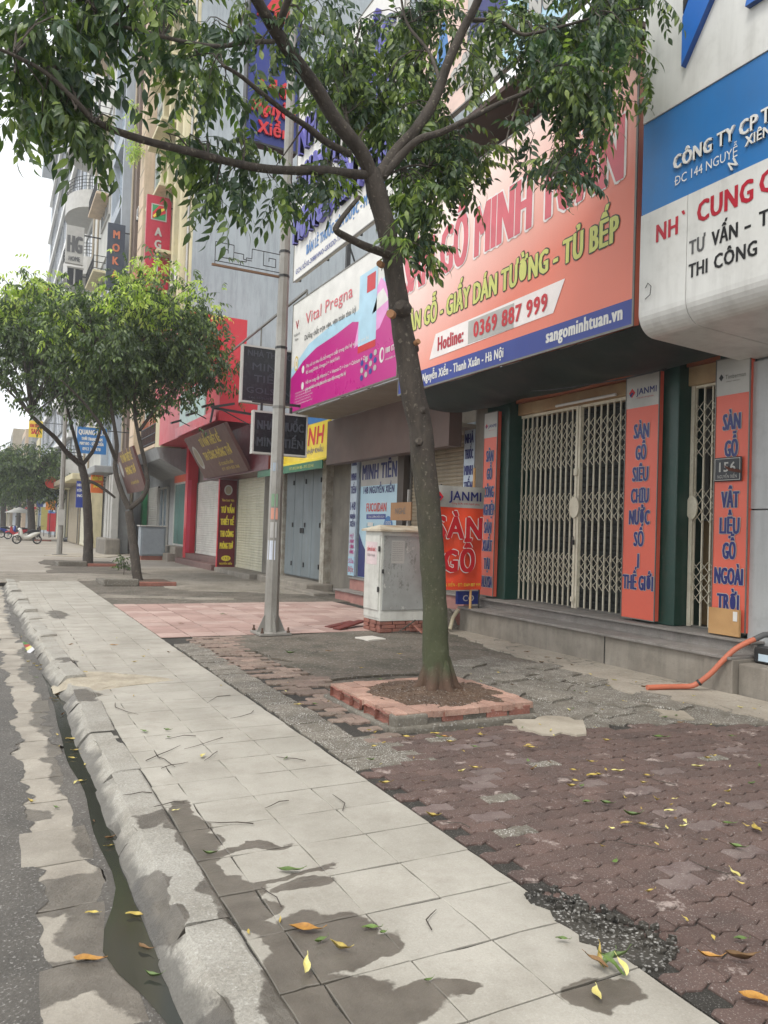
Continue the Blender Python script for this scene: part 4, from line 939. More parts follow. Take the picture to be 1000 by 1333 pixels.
part('panel', MB().box(6.84, 7.44, 25.24, 25.32, .12, 3.05), c_maroon, s); part('frame', MB().box(6.82, 6.845, 25.22, 25.33, .1, 3.07).box(7.435, 7.46, 25.22, 25.33, .1, 3.07), c_redw, s)
P = Panel((6.84, 25.24, 3.05), parent=s, **YF); P.disc(.30, .34, .14, .17, c_bandw, .004); P.disc(.30, .34, .10, .13, c_shutb, .005); P.text('Tâm Linh Việt', .30, .72, .08, c_gold, .42, .01, .005, align='c')
for i, t_ in enumerate(('TƯ VẤN','THIẾT KẾ','THI CÔNG','PHÒNG THỜ')): P.text(t_, .30, 1.10+i*.40, .19, c_yel, .44, .05, .005, align='c')
P.disc(.30, 2.62, .16, .09, c_yel, .004); P.text('152', .30, 2.655, .075, c_maroon, .2, .03, .006, align='c'); P.text('NGUYỄN XIỂN', .30, 2.83, .06, c_yel, .42, .02, .005, align='c')
def tilted(c00, c10, c11, c01, m, lines, label):
    """c00 top-far ... corners as read: top-left, top-right, bottom-right, bottom-left"""
    s = thing('tilted_sign', label, 'sign', tuple(c01)); tl, tr, br, bl = map(Vector, (c00, c10, c11, c01))
    ux = (tr-tl).normalized(); uy = (tl-bl).normalized(); nn = ux.cross(uy); W_ = (tr-tl).length; H_ = (tl-bl).length
    part('panel', MB().obox((tl+br)/2-nn*.05, ux*W_/2, uy*H_/2, nn*.05), m, s)
    P = Panel(tl, ux, uy, s)
    for t_, u_, v_, h_, w_ in lines: P.text(t_, W_*u_, H_*v_, H_*h_, c_gold, W_*w_, .05, .006, align='c')
    return s, P, W_, H_
s, P, W_, H_ = tilted((5.85,26.4,4.42), (5.85,21.4,4.42), (6.62,21.4,3.12), (6.62,26.4,3.12), c_brown, [('TƯ VẤN THIẾT KẾ',.56,.30,.17,.46),('THI CÔNG PHÒNG THỜ',.58,.60,.17,.62),('SỐ 152 NGUYỄN XIỂN',.66,.78,.06,.3),('ÐT: 0974 833 368',.70,.90,.06,.36)], 'large brown sign with gold letters tilted out over the cream shutters')
P.disc(W_*.12, H_*.5, .34, .42, c_bandw, .006); P.disc(W_*.12, H_*.5, .26, .33, c_shutb, .008)
for y in (21.8,23.8,26):
    l = thing('spot_lamp', {21.8:'nearest',23.8:'middle',26:'farthest'}[y]+' small black arm lamp over the big tilted brown sign', 'lamp', (6.4,y,4.6))
    part('arm', MB().bar((6.7,y,4.5), (5.6,y+.1,5.0), .03), c_dark, l); part('lamp_head', MB().obox((5.5,y+.1,4.95), (.16,0,.06), (0,.10,0), (-.01,0,.03)), c_dark, l)
# red portal above and behind
h = thing('red_shop_front', 'bright red shop front box rising above the cream shutters', 'building', (7,29,0))
part('lower_box', MB().box(6.02, 7.2, 22.6, 31.6, 4.65, 6.2), c_redw, h); part('upper_wall', MB().box(6.04, 8.0, 27.2, 32.9, 6.21, 9.05), c_redw, h)
part('upper_side', MB().box(7.2, 8.1, 27.0, 32.9, 4.6, 9.0), c_redw, h)
bevel(part('post', MB().box(7.08, 7.5, 30.95, 31.35, .1, 4.65), c_redw, h), .01); part('poster', MB().box(5.98, 6.02, 24.2, 27.8, 5.0, 6.15), plain('poster_teal', (168,196,190), .4), h)
P = Panel((5.98, 31.5, 4.98), parent=h, **XF); P.rect(3.2, 0, 8.8, .32, plain('pink_red_band', (206,80,90), .4), .03); 
P = Panel((5.98, 27.8, 6.15), parent=h, **XF); P.text('NHÀ ÐẤT', 1.8, .5, .3, c_redbr, 2.2, .03, .004, align='c'); P.text('TƯ VẤN', 1.8, .95, .2, c_greyp, 1.8, .03, .004, align='c')
P = Panel((7.08, 30.95, 3.4), parent=h, **YF); P.rect(.02,.1,.16,3.0, plain('pink_strip', (206,60,86), .4), .004)
for i, t_ in enumerate('AGRIBANK'): pass

# ================================================================== tall houses along the street
def pipe(parent, x, y, z0, z1): part('drain_pipe', MB().tube([(x,y,z0),(x,y,(z0+z1)/2),(x,y,z1)], .05, 7), c_bandw, parent)
h = thing('tall_house', 'tall blue grey rendered house, bare side wall above the low shops', 'building', (7.3,37,0))
part('wall', MB().box(7.35, 22, 33.0, 41.2, -.1, 31), c_bluewall, h)
part('facade', MB().box(7.22, 7.35, 33.02, 41.2, 4.4, 31), c_creamw, h)
for i, y in enumerate((33.15,34.6,36.4,38.1)): bevel(part('pilaster', MB().box(6.85, 7.22, y, y+.38, 4.4, 31), c_creamw, h), .02)
for z in range(5, 30, 3):
    window(h, 7.2, 33.6, 34.55, z+.5, z+2.5, c_bandw); window(h, 7.2, 35.0, 36.35, z+.5, z+2.5, c_bandw)
    window(h, 7.15, 38.6, 41.0, z, z+2.9, c_white, c_ggl, 1, .05)
    part('sun_shade', MB().bevbox(6.2, 7.22, 34.95, 38.4, z+2.62, z+2.78, .02), c_creamw, h)
pipe(h, 7.15, 33.08, 4, 30)
part('cornice', MB().bevbox(6.7, 7.35, 33.0, 41.2, 4.3, 4.55, .03), c_creamw, h)
part('shop_wall', MB().box(7.3, 7.5, 33.0, 41.2, 0, 4.3), c_greyw, h)
gd = part('door', frame_rect(MB(), 7.28, 31.9, 34.0, .6, 3.3, .08, .06), c_bandw, h); part('pane', MB().box(7.24, 7.25, 31.98, 32.95, .68, 3.22), c_ggl, gd); part('pane', MB().box(7.24, 7.25, 32.97, 33.92, .68, 3.22), c_ggl, gd)
part('door_header', MB().box(7.2, 7.28, 31.9, 34.0, 3.3, 3.6), plain('orange_header', (206,90,60), .5), h)
part('step', MB().box(6.6, 7.5, 31.9, 35, -.1, .3), c_stepc, h); part('step', MB().box(6.9, 7.5, 31.9, 35, .3, .58), c_stepc, h)
part('green_pillar', MB().box(7.0, 7.3, 40.3, 40.8, 0, 3.4), plain('fresh_green', (40,130,80), .5), h)
shutter(h, 7.26, 37.6, 40.2, .3, 3.3, c_bandw, .09); sw = window(h, 7.27, 35.3, 37.3, .4, 3.2, c_bandw, None, 1)
# cream corner balcony and concrete overhang
h = thing('balcony_block', 'cream rendered balcony over a grey concrete overhang beyond the red front', 'building', (6.6,32,3))
part('parapet', MB().bevbox(6.35, 7.3, 31.65, 34.2, 4.75, 6.6, .02), c_creamw, h); part('overhang', MB().add([(5.95,31.7,4.6),(5.95,37.5,4.6),(7.3,37.5,4.6),(7.3,31.7,4.6),(6.1,31.7,4.15),(6.1,37.5,4.15),(7.3,37.5,3.55),(7.3,31.7,3.55)], [(0,1,2,3),(4,7,6,5),(0,4,5,1),(1,5,6,2),(2,6,7,3),(3,7,4,0)]), c_greyw, h)
balcony(h, 7.3, 34.3, 38.0, 5.0, c_orangew, .95)
bx = MB()
for i in range(9): bx.box(6.4+.1*(i%2), 7.2, 34.5+i*.38, 34.8+i*.38, 5.05, 5.35+.5*((i*7)%3))
part('crates', bx, plain('terracotta_crate', (176,112,84), .7), h)
s, P, W_, H_ = tilted((5.3,38.5,4.75), (5.3,33.6,4.75), (5.95,33.6,2.9), (5.95,38.5,2.9), c_brown, [('TƯ VẤN THIẾT KẾ',.56,.26,.17,.6),('PHÒNG THỜ',.58,.56,.17,.5),('SỐ 156 NGUYỄN XIỂN',.6,.8,.06,.4)], 'smaller brown tilted sign seen between the limbs of the forked tree')
P.disc(W_*.12, H_*.4, .3, .38, c_bandw, .006)
# agribank vertical sign
def vsign(px0, py0, px1, py1, Y, m, word, lm, label, zb=None, lh=.34, start=.28, step=None, thick=.2, lw=.5):
    a, c_ = atY(px0, py0, Y), atY(px1, py1, Y); z0 = zb if zb is not None else c_.z
    s = thing('vertical_sign', label, 'sign', (a.x, Y, z0)); part('panel', MB().box(a.x, c_.x, Y, Y+thick, z0, a.z), m, s)
    P = Panel((a.x, Y, a.z), parent=s, **YF); W_ = c_.x-a.x; H_ = a.z-z0
    for i, ch in enumerate(word): P.text(ch, W_*.5, H_*start+i*(step or H_*.1), lh, lm, None, .04, .03, .025, align='c')
    part('bracket', MB().bar((c_.x, Y+.1, a.z-.4), (7.4, Y+.1, a.z-.4), .06).bar((c_.x, Y+.1, z0+.6), (7.4, Y+.1, z0+.6), .06), c_dark, s)
    return s, P, W_, H_
s, P, W_, H_ = vsign(192, 252, 219, 372, 35.5, plain('bank_crimson', (176,26,54), .4, dirt=.05), 'AGRIBANK', c_bandw, 'tall crimson vertical bank sign with white letters and a square logo', 9.5, .36, .265, .56)
P.rect(W_*.18, .38, W_*.82, 1.12, c_bandw, .02, 'printed_logo'); P.rect(W_*.23, .43, W_*.77, 1.07, plain('logo_green', (40,140,80), .4), .03, 'printed_logo')
P.shape([(W_*.23,1.07),(W_*.77,.75),(W_*.77,.43),(W_*.5,.43),(W_*.23,.8)], c_red, .04, 'printed_logo'); P.shape([(W_*.25,.95),(W_*.5,.62),(W_*.75,.5),(W_*.7,.62),(W_*.5,.8),(W_*.3,1.02)], c_yel, .05, 'printed_logo')
ac = thing('air_conditioner', 'white outdoor air conditioner unit on the cream facade below the crimson bank sign', 'air conditioner', (6.9,34.2,11.8))
a = atY(236, 372, 34); zz = a.z
part('casing', MB().bevbox(6.80, 7.10, 33.65, 34.6, zz, zz+.78, .03), c_whitep, ac); part('fan_grille', MB().tube([(6.78,34.1,zz+.4),(6.81,34.1,zz+.4)], .28, 20), c_greyp, ac); part('bracket', MB().box(6.75, 7.3, 33.8, 33.86, zz-.06, zz).box(6.75, 7.3, 34.4, 34.46, zz-.06, zz), c_dark, ac)

h = thing('tall_house', 'narrow tall house with a peach pilaster beside the crimson bank sign', 'building', (7,42,0))
part('wall', MB().box(7.1, 20, 41.25, 43.9, 0, 33), c_greyw, h); bevel(part('pilaster', MB().box(6.55, 7.1, 41.3, 42.6, 4, 33), c_orangew, h), .03)
for z in range(5, 32, 1): part('groove', MB().box(6.535, 6.55, 41.3, 42.6, z, z+.05), c_shutb, h)
part('cap', MB().bevbox(6.35, 7.1, 41.27, 42.8, 14.2, 14.9, .1), plain('terracotta_render', (190,118,92), .7), h)
for z in range(5, 32, 3): window(h, 7.08, 42.7, 43.7, z, z+2.2, c_bandw)
h = thing('tall_house', 'tall pale blue framed house with large mirrored windows behind the dark vertical name sign', 'building', (6.6,47,0))
part('wall', MB().box(6.6, 20, 43.95, 50.6, 0, 34), plain('brick_brown_wall', (116,98,86), .8, (98,84,74), 1.2, dirt=.2), h)
for i, z in enumerate(range(4, 33, 4)):
    part('frame', frame_rect(MB(), 6.6, 45.6, 50.4, z, z+4, .35, .5), c_paleb, h); window(h, 6.5, 46.0, 50.0, z+.4, z+3.6, c_paleb, plain('bright_glass', (150,164,176), .12), 1)
part('dark_shop', MB().box(6.4, 6.6, 44, 50.4, 0, 4), c_conc, h); shutter(h, 6.38, 44.4, 49.8, .2, 3.2, c_bandw, .1)
s, P, W_, H_ = vsign(141, 289, 160, 380, 45, plain('slate_board', (62,70,84), .45, dirt=.05), 'MOKA', plain('copper_letter', (206,120,84), .4), 'slate grey vertical sign with copper letters reading MOKA', None, .42, .22, .74, lw=.5)
def curvedbal(parent, x, yc, r, z, m):
    n_ = 14; pts = [(x-r*.62*math.sin(math.pi*i/n_), yc-r*math.cos(math.pi*i/n_)) for i in range(n_+1)]
    b = part('balcony', MB().prism([(p[0],p[1]) for p in pts[::-1]], z-1.3, z), m, parent); mb = MB()
    for hh in (.25,.5,.75,1.0): mb.tube([(p[0],p[1],z+hh) for p in pts], .025, 5)
    for p in pts: mb.tube([(p[0],p[1],z),(p[0],p[1],z+1.0)], .02, 4)
    part('railing', mb, c_dark, b)
h = thing('tall_house', 'tall white house with stacked rounded balconies and black railings', 'building', (6.2,58,0))
part('wall', MB().box(6.2, 20, 50.7, 67.5, 0, 37), plain('white_render', (196,196,190), .75, (178,178,172), .6, dirt=.2, streak=.3), h)
for i, z in enumerate(range(6, 36, 5)):
    curvedbal(h, 6.2, 63, 3.0, z, c_bandw); window(h, 6.18, 60.5, 65, z+.2, z+2.8, c_bandw); window(h, 6.18, 51.5, 55.5, z+.2, z+2.6, c_bandw)
    balcony(h, 6.2, 51.5, 56, z+1.5, c_orangew if i%2 else c_creamw, .9)
h = thing('tall_house', 'tallest blue grey tower with slanting window bands and a wide roof slab', 'building', (6,88,0))
part('wall', MB().box(6.1, 24, 67.6, 114, 0, 49), c_paleb, h); part('roof', MB().box(4.8, 24, 67.6, 116, 49, 50.2), c_paleb, h)
for i, z in enumerate(range(5, 48, 5)):
    for y in (70,80,90,100): window(h, 6.05, y, y+8.5, z, z+3.4, c_greyw, plain('tower_glass', (84,98,116), .12), 3, .15)
    bevel(part('ledge', MB().box(5.7, 6.1, 69, 112, z+3.5, z+4.1), c_white, h), .05)
def acunit(x, y, z, label):
    t = thing('air_conditioner', label, 'air conditioner', (x, y, z)); part('casing', MB().bevbox(x-.3, x, y, y+.9, z, z+.65, .03), c_whitep, t)
    part('fan_grille', MB().tube([(x-.32,y+.4,z+.33),(x-.29,y+.4,z+.33)], .24, 16), c_greyp, t); part('bracket', MB().box(x-.35, x+.1, y+.1, y+.15, z-.05, z).box(x-.35, x+.1, y+.75, y+.8, z-.05, z), c_dark, t)
acunit(6.95, 43.0, 12.2, 'air conditioner on the narrow house beside the peach pilaster, lower one'); acunit(6.95, 43.0, 18.2, 'air conditioner on the narrow house beside the peach pilaster, upper one')
acunit(6.1, 56.5, 13.0, 'air conditioner under a balcony of the white house, lowest one'); acunit(6.1, 56.5, 18.5, 'air conditioner under a balcony of the white house, middle one'); acunit(6.1, 57.5, 24.0, 'air conditioner under a balcony of the white house, highest one')
for y_, x_ in ((43.85,7.0),(44.6,6.5),(57.2,6.12),(60.0,6.12)): tag(part('drain_pipe', MB().tube([(x_,y_,1),(x_,y_,15),(x_,y_,30)], .07, 7), c_shutb), {43.85:'pale drain pipe on the narrow house right of the blue framed one',44.6:'pale drain pipe down the blue framed house',57.2:'pale drain pipe between the balconies of the white house',60.0:'pale drain pipe left of the air conditioners on the white house'}[y_], 'pipe')
# projecting box signs by the tower
a, c_ = atY(87, 292, 56), atY(108, 345, 56); s = thing('light_box_sign', 'white framed box sign with dark letters HG high beside the rounded balconies', 'sign', (a.x,56,c_.z))
part('panel', MB().box(a.x, c_.x, 56, 56.3, c_.z, a.z), c_bandw, s); P = Panel((a.x,56,a.z), parent=s, **YF); P.text('HG', (c_.x-a.x)*.5, 1.8, 1.1, c_greyp, .85, .03, .02, align='c'); P.text('HOME', (c_.x-a.x)*.5, 2.4, .3, c_greyp, .7, .03, .02, align='c')
part('bracket', MB().bar((c_.x,56.1,a.z-.5), (6.3,56.1,a.z-.5), .08), c_dark, s)
a, c_ = atY(88, 347, 56.5), atY(107, 372, 56.5); s = thing('light_box_sign', 'dark box sign under the white framed one', 'sign', (a.x,56.5,c_.z))
part('panel', MB().box(a.x, c_.x, 56.5, 56.8, c_.z, a.z), c_black, s); part('frame', MB().box(a.x-.05, c_.x+.05, 56.45, 56.5, a.z-.06, a.z+.05).box(a.x+.4, a.x+.5, 56.44, 56.5, c_.z, a.z), c_bandw, s); part('bracket', MB().bar((c_.x,56.6,a.z-.5), (6.3,56.6,a.z-.5), .08), c_dark, s)
a, c_ = atY(52, 372, 60), atY(67, 412, 60); s = thing('projecting_sign', 'plain red projecting board at the left edge of the house row', 'sign', (a.x,60,c_.z)); part('panel', MB().box(a.x, c_.x, 60, 60.2, c_.z, a.z), c_redw, s); part('bracket', MB().bar((c_.x,60.1,a.z-.5), (6.3,60.1,a.z-.5), .08), c_dark, s)

# ------------------------------------------------------------------ lower shop fronts of the far street
m_lows = [c_greyw, c_creamw, c_orangew, c_paleb, c_shutb, c_conc]
def lowfront(x, y0, y1, z1, m, label, sh, hz=3.4):
    h = thing('small_shop', label, 'shop', (x, y0, 0))
    part('canopy_slab', MB().bevbox(x-1.1, x, y0, y1, hz, hz+.35, .03), m, h); part('wall', MB().box(x, x+.6, y0, y1, 0, z1), m, h)
    shutter(h, x-.02, y0+.3, y1-.3, .1, hz-.15, sh, .1); return h
h = lowfront(5.6, 39.4, 43.9, 4.2, c_greyw, 'grey concrete shop front with a broad flat canopy left of the forked tree', c_bandw, 3.9)
bevel(part('block', MB().box(4.9, 5.6, 37.6, 41.0, -.1, .75), c_conc, h), .08)
for y in (38.2,39.1,40.0): part('column', MB().bevbox(5.2, 5.55, y, y+.35, .7, 3.8, .03), c_bandw, h)
h = lowfront(5.3, 47, 52.5, 4.6, c_creamw, 'cream shuttered shop front beside the second lamp post', c_shut, 3.9)
h = lowfront(5.25, 53, 60, 4.6, c_shutb, 'beige shuttered shop front further along', c_shutb, 3.9)
h = lowfront(5.2, 61, 70, 4.6, c_creamw, 'pale yellow shop front behind the far tree', c_shut, 3.8)
def flatsign(px0, py0, px1, py1, Y, m, lines, lm, label):
    a, c_ = atY(px0, py0, Y), atY(px1, py1, Y); s = thing('shop_sign', label, 'sign', (a.x, Y, c_.z)); part('panel', MB().box(a.x, c_.x, Y, Y+.15, c_.z, a.z), m, s)
    P = Panel((a.x, Y, a.z), parent=s, **YF)
    for t_, v_, h_, w_ in lines: P.text(t_, (c_.x-a.x)*.5, (a.z-c_.z)*v_, (a.z-c_.z)*h_, lm, (c_.x-a.x)*w_, .03, .01, align='c')
    part('bracket', MB().bar((c_.x,Y+.1,a.z-.1), (7.4,Y+.1,a.z-.1), .05), c_dark, s); return s
flatsign(101, 555, 138, 592, 43, c_blueb, [('QUANG HUY',.28,.18,.9),('THỜI TRANG NAM',.5,.11,.7),('MAY ÐO - SỬA CHỮA',.68,.11,.8),('0912 345 678',.88,.11,.6)], c_whitep, 'blue shop sign with white letters above the leaning limbs')
flatsign(38, 547, 55, 570, 70, plain('bright_yellow_sign', (236,204,60), .4), [('KHAI TRƯƠNG',.4,.2,.8),('SALE',.8,.3,.6)], c_red, 'small yellow advert panel above the far tree')
flatsign(100, 626, 111, 661, 46, c_bluep, [('NHÔM',.2,.1,.8),('KÍNH',.4,.1,.8),('INOX',.6,.1,.8)], c_whitep, 'dark blue vertical board on the cream shutters')
flatsign(119, 618, 134, 642, 41, plain('poster_redyellow', (214,110,50), .4), [('GIẢM GIÁ',.3,.2,.8),('50%',.7,.25,.6)], c_yel, 'red and yellow poster hanging beside the grey canopy')
# colourful clutter at the far end
for i, (px, py, w_, h_, Y, c) in enumerate(((60,650,12,14,72,(214,130,40)),(69,640,9,20,75,(60,80,150)),(62,668,10,24,74,(190,50,56)),(54,660,8,30,78,(170,160,90)),(72,668,9,18,70,(196,60,60)),(48,640,8,20,85,(40,60,110)),(35,640,9,14,95,(120,120,130)))):
    a, c_ = atY(px, py, Y), atY(px+w_, py+h_, Y); s = thing('shop_sign', ['orange shop sign over the far pavement','blue shop sign beside the orange one','tall red banner stand at the far kerb','olive panel left of the red banner','low red hoarding by the second lamp post','dark blue board above the far motorbikes','grey board at the far end of the street'][i], 'sign', (a.x, Y, c_.z))
    part('panel', MB().box(a.x, c_.x, Y, Y+.2, c_.z, a.z), plain('sign_colour_'+'abcdefg'[i], c, .5), s); part('post', MB().box((a.x+c_.x)/2-.03, (a.x+c_.x)/2+.03, Y+.2, Y+.26, 0, a.z), c_dark, s)
def lantern(px, py, Y, c, label):
    a = atY(px, py, Y); s = thing('shop_sign', label, 'sign', a); part('disc', MB().tube([(a.x,Y,a.z),(a.x,Y+.15,a.z)], .42, 18), plain('disc_'+label[:4], c, .4), s); part('bracket', MB().bar((a.x,Y+.1,a.z), (6.2,Y+.1,a.z), .04), c_dark, s)
lantern(67, 628, 60, (206,60,40), 'round red sign hanging right of the far tree')
# more houses closing the row
cc = [c_creamw, c_greyw, c_orangew, c_paleb, c_shutb, c_creamw, c_greyw]
lab = ['cream house beyond the tower, mostly hidden by the far tree','grey house past the cream one at the street end','peach house far along the row','pale blue house far down the street','beige house near the vanishing end of the street','light cream house almost at the street end','last grey house closing the street']
y = 116; i = 0
while i < 7:
    w_ = 8+i*2.5; zt = 13+(i*5)%7; xf = 6-.55*i
    h = thing('distant_house', lab[i], 'building', (xf, y, 0)); part('wall', MB().box(xf, xf+14, y, y+w_, 0, zt), cc[i], h)
    for z in range(4, int(zt)-2, 3): window(h, xf, y+1, y+w_-1, z, z+1.9, c_bandw, None, 2)
    part('awning', MB().box(xf-1.2, xf, y+.3, y+w_-.3, 3.0, 3.3), [c_redw, c_blueb, c_shut][i%3], h); y += w_+.3; i += 1
h = thing('distant_house', 'hazy wide block closing the view at the end of the street', 'building', (-10,215,0)); part('wall', MB().box(-34, 6, 215, 225, 0, 13), c_paleb, h)
for z in (2,5.5,9): 
    for x in range(-30, 4, 5): part('window', MB().box(x, x+2.6, 214.9, 215, z, z+1.8), c_glass, h)
# ================================================================== trees
def bark(name, c, c2, moss=0):
    n = N(name)
    g = n.noise(14, 8, .7, stretch=(1,1,.35)); base = n.mix(n.ramp(g, .35, .7), col(c), col(c2))
    base = n.mix(n.math('MULTIPLY', n.ramp(n.noise(30, 4), .6, .7), .35), base, col((150,142,124)))
    if moss:
        sp = n.node('ShaderNodeSeparateXYZ'); n.lk(n.pos(), sp.inputs[0]); k = n.ramp(n.math('ADD', n.math('MULTIPLY', sp.outputs[2], .35), n.math('MULTIPLY', n.noise(3,5), .4)), .3, .95, (1,1,1,1), (0,0,0,1))
        k2 = n.ramp(n.math('ADD', sp.outputs[2], n.math('MULTIPLY', n.noise(9,4), .25)), .34, .52)
        base = n.mix(n.math('MULTIPLY', n.math('MULTIPLY', k, k2), moss), base, col((70,80,48)))
        base = n.mix(n.math('MULTIPLY', n.ramp(n.math('ADD', sp.outputs[2], n.math('MULTIPLY', n.noise(9,4), .25)), .34, .5, (1,1,1,1), (0,0,0,1)), .6), base, col((88,62,44)))
    return n.set(base, .85, n.bump(n.noise(22, 8, .7, stretch=(1,1,.5)), .8, .02))
m_bark = bark('bark_brown', (72,64,56), (46,40,35), .7); m_bark2 = bark('bark_dark', (84,76,68), (58,52,46))
m_cut = plain('cut_wood', (160,116,78), .8, (120,84,58), 6)
m_lf = m_leaf('leaf_green', (50,66,44), (84,102,60), (140,154,86), trans=.32)
m_lf2 = m_leaf('leaf_far_green', (46,60,42), (68,84,50), (98,112,64), trans=.3)
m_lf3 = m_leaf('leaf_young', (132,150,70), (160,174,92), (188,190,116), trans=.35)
m_leafs = m_leaf('leaf_dark', (42,62,50), (58,78,58), (84,100,66), trans=.28)

def leaflet(mb, p, d, nrm, L, W, curl=.25, fold=.18, seg=3):
    """pointed blade from p along d, folded on its midrib and drooping"""
    d = d.normalized(); s = d.cross(nrm).normalized(); nrm = s.cross(d).normalized()
    ws = [0.0, .85, 1.0, .55, 0.0] if seg == 4 else [0, 1.0, .75, 0]
    k = len(ws)-1; mid = []; lf = []; rt_ = []
    for i in range(k+1):
        t = i/k; c = p+d*L*t-nrm*(curl*L*t*t); wd = W*.5*ws[i]; mid.append(c); lf.append(c+s*wd+nrm*fold*wd); rt_.append(c-s*wd+nrm*fold*wd)
    vv = [mid[0]]; ff = []
    for i in range(1, k): vv += [lf[i], mid[i], rt_[i]]
    vv.append(mid[k]); e = len(vv)-1
    ff += [(0,1,2), (0,2,3)]
    for i in range(1, k-1): a = 1+3*(i-1); ff += [(a, a+3, a+4, a+1), (a+1, a+4, a+5, a+2)]
    a = 1+3*(k-2); ff += [(a, e, a+1), (a+1, e, a+2)]
    mb.add(vv, ff)
def spray(seed, L=.30, n=9, ll=.100, lw=.038, seg=4):
    """pinnate leaf hanging from the origin along +X, drooping"""
    rr = random.Random(seed); mb = MB(); drp = rr.uniform(.5,1.1)
    path = lambda t: Vector((L*t, .02*math.sin(t*3+seed), -drp*L*t*t*.6))
    mb.tube([path(i/4) for i in range(5)], [.0028,.0024,.002,.0016,.001], 3)
    for i in range(n):
        t = .25+.75*(i//2)/((n-1)//2); c = path(min(t,1)); tg = (path(min(t+.05,1.05))-path(t-.05)).normalized()
        side = 1 if i%2 else -1
        if i == n-1: d = tg
        else: d = tg*.55+Vector((0,side,0))*.8+Vector((0,0,-.6+rr.uniform(-.3,.3)))
        leaflet(mb, c, Vector(d)+Vector((rr.uniform(-.15,.15),)*3), Vector((rr.uniform(-.2,.2), side*rr.uniform(-.1,.3), 1)), ll*rr.uniform(.75,1.15), lw*rr.uniform(.85,1.15), rr.uniform(.1,.5), .2, seg)
    return mb
SP = [spray(s, .28+.03*(s%3), [9,11,11,13][s%4]) for s in range(8)]
SPF = [spray(s+40, .34, 7, .15, .055, 3) for s in range(5)]

def catmull(pts, rr, k=4):
    P = [pts[0]]+list(pts)+[pts[-1]]; out = []; ro = []
    for i in range(1, len(P)-2):
        for j in range(k):
            t = j/k; a, b, c, d = P[i-1], P[i], P[i+1], P[i+2]
            out.append(.5*((2*b)+(c-a)*t+(2*a-5*b+4*c-d)*t*t+(3*b-a-3*c+d)*t**3)); ro.append(rr[i-1]+(rr[i]-rr[i-1])*t)
    out.append(pts[-1]); ro.append(rr[-1]); return out, ro
def limb(name, parent, pts, r0_, r1_, m, n=10, jit=.12, seed=1, rads=None, knots=()):
    rr = rads or [r0_+(r1_-r0_)*i/(len(pts)-1) for i in range(len(pts))]; P, ro = catmull([Vector(p) for p in pts], rr, 5)
    mb = MB(); mb.tube(P, ro, n, jit=jit, seed=seed)
    for c, r_, dr in knots: mb.tube([c, c+dr*r_*.9, c+dr*r_*1.5], [r_, r_*.9, r_*.55], 9, jit=.2, seed=seed+3)
    return part(name, mb, m, parent), P

def orient(v, yaw_, pit, roll_): pass
def place(mb_src, pos, dirv, roll_, sc, dst, matidx=0):
    d = dirv.normalized(); z = Vector((0,0,1)); s = z.cross(d)
    if s.length < .1: s = Vector((0,1,0))
    s.normalize(); u_ = d.cross(s); M_ = Matrix((d, s, u_)).transposed() @ Matrix.Rotation(roll_, 3, 'X'); M_ = M_*sc
    b = len(dst.v); dst.v += [tuple(M_ @ Vector(q)+pos) for q in mb_src.v]; dst.f += [[b+i for i in f] for f in mb_src.f]; dst.m += [matidx]*len(mb_src.f); dst.sm += [False]*len(mb_src.f)
    return M_

# ------------------------------------------------------------------ the near street tree
tr = thing('street_tree', 'large near street tree with mossy leaning trunk standing in the brick pit', 'tree', (3.52,5.76,0))
Y0 = 6.25
A = lambda px, py, Y=Y0: atY(px, py, Y-.48)
tp_pts = [A(569,915),A(569,893),A(568,868),A(567,830),A(566,780),A(562,710),A(557,650),A(551,600),A(547,555),A(538,515),A(531,470),A(524,430),A(520,400),A(514,360),A(508,322),A(500,285),A(490,250),A(484,222)]
rads = [.21,.165,.128,.112,.106,.108,.108,.106,.104,.102,.094,.092,.09,.084,.080,.082,.086,.072]
L_, tpath = limb('trunk', tr, tp_pts, 0, 0, m_bark, 20, .10, 2, rads, knots=[(A(527,405,6.2)+Vector((-.02,-.03,0)), .075, Vector((-.75,-.6,.1))),(A(534,455,6.25), .05, Vector((.9,-.3,.2))),(A(545,535,6.2), .05, Vector((.5,-.8,0))),(A(546,575,6.2), .04, Vector((-.5,-.8,-.1)))])
TB = A(569,890)
mb = MB()
for k in range(7):   # buttress roots
    a = k*.9+.3; c = Vector((TB.x, TB.y, 0)); d = Vector((math.cos(a), math.sin(a), 0)); mb.tube([c+Vector((0,0,.42))+d*.07, c+Vector((0,0,.28))+d*.105, c+Vector((0,0,.17))+d*.145, c+Vector((0,0,.12))+d*.22, c+d*.32+Vector((0,0,.07))], [.04,.055,.055,.04,.015], 10, jit=.3, seed=k)
part('roots', mb, m_bark, tr)
part('cut_stub', MB().tube([A(511,410,6.14), A(508,408,6.10)], .035, 12), m_cut, tr); part('cut_stub', MB().tube([A(497,345,6.2), A(494,343,6.16)], .028, 10), m_cut, tr); part('cut_stub', MB().tube([A(541,447,6.16), A(545,444,6.12)], .024, 10), m_cut, tr)
br = []   # (name, points, r0, r1)
def B(pts, a, b, n=9, seed=1):
    o, P = limb('branch', tr, pts, a, b, m_bark2 if a < .03 else m_bark, n, .1, seed); br.append((P, a, b)); return P
B([A(486,235),A(470,198,6.2),A(440,160,6.15),A(410,112,6.1),A(385,78,6.05),A(362,46,6.0),A(345,18,5.9),A(328,-12,5.8),A(300,-70,5.6)], .066, .035, 12, 3)
B([A(360,44,6.0),A(368,20,5.9),A(376,-4,5.8),A(384,-40,5.6)], .032, .022, 9, 4)
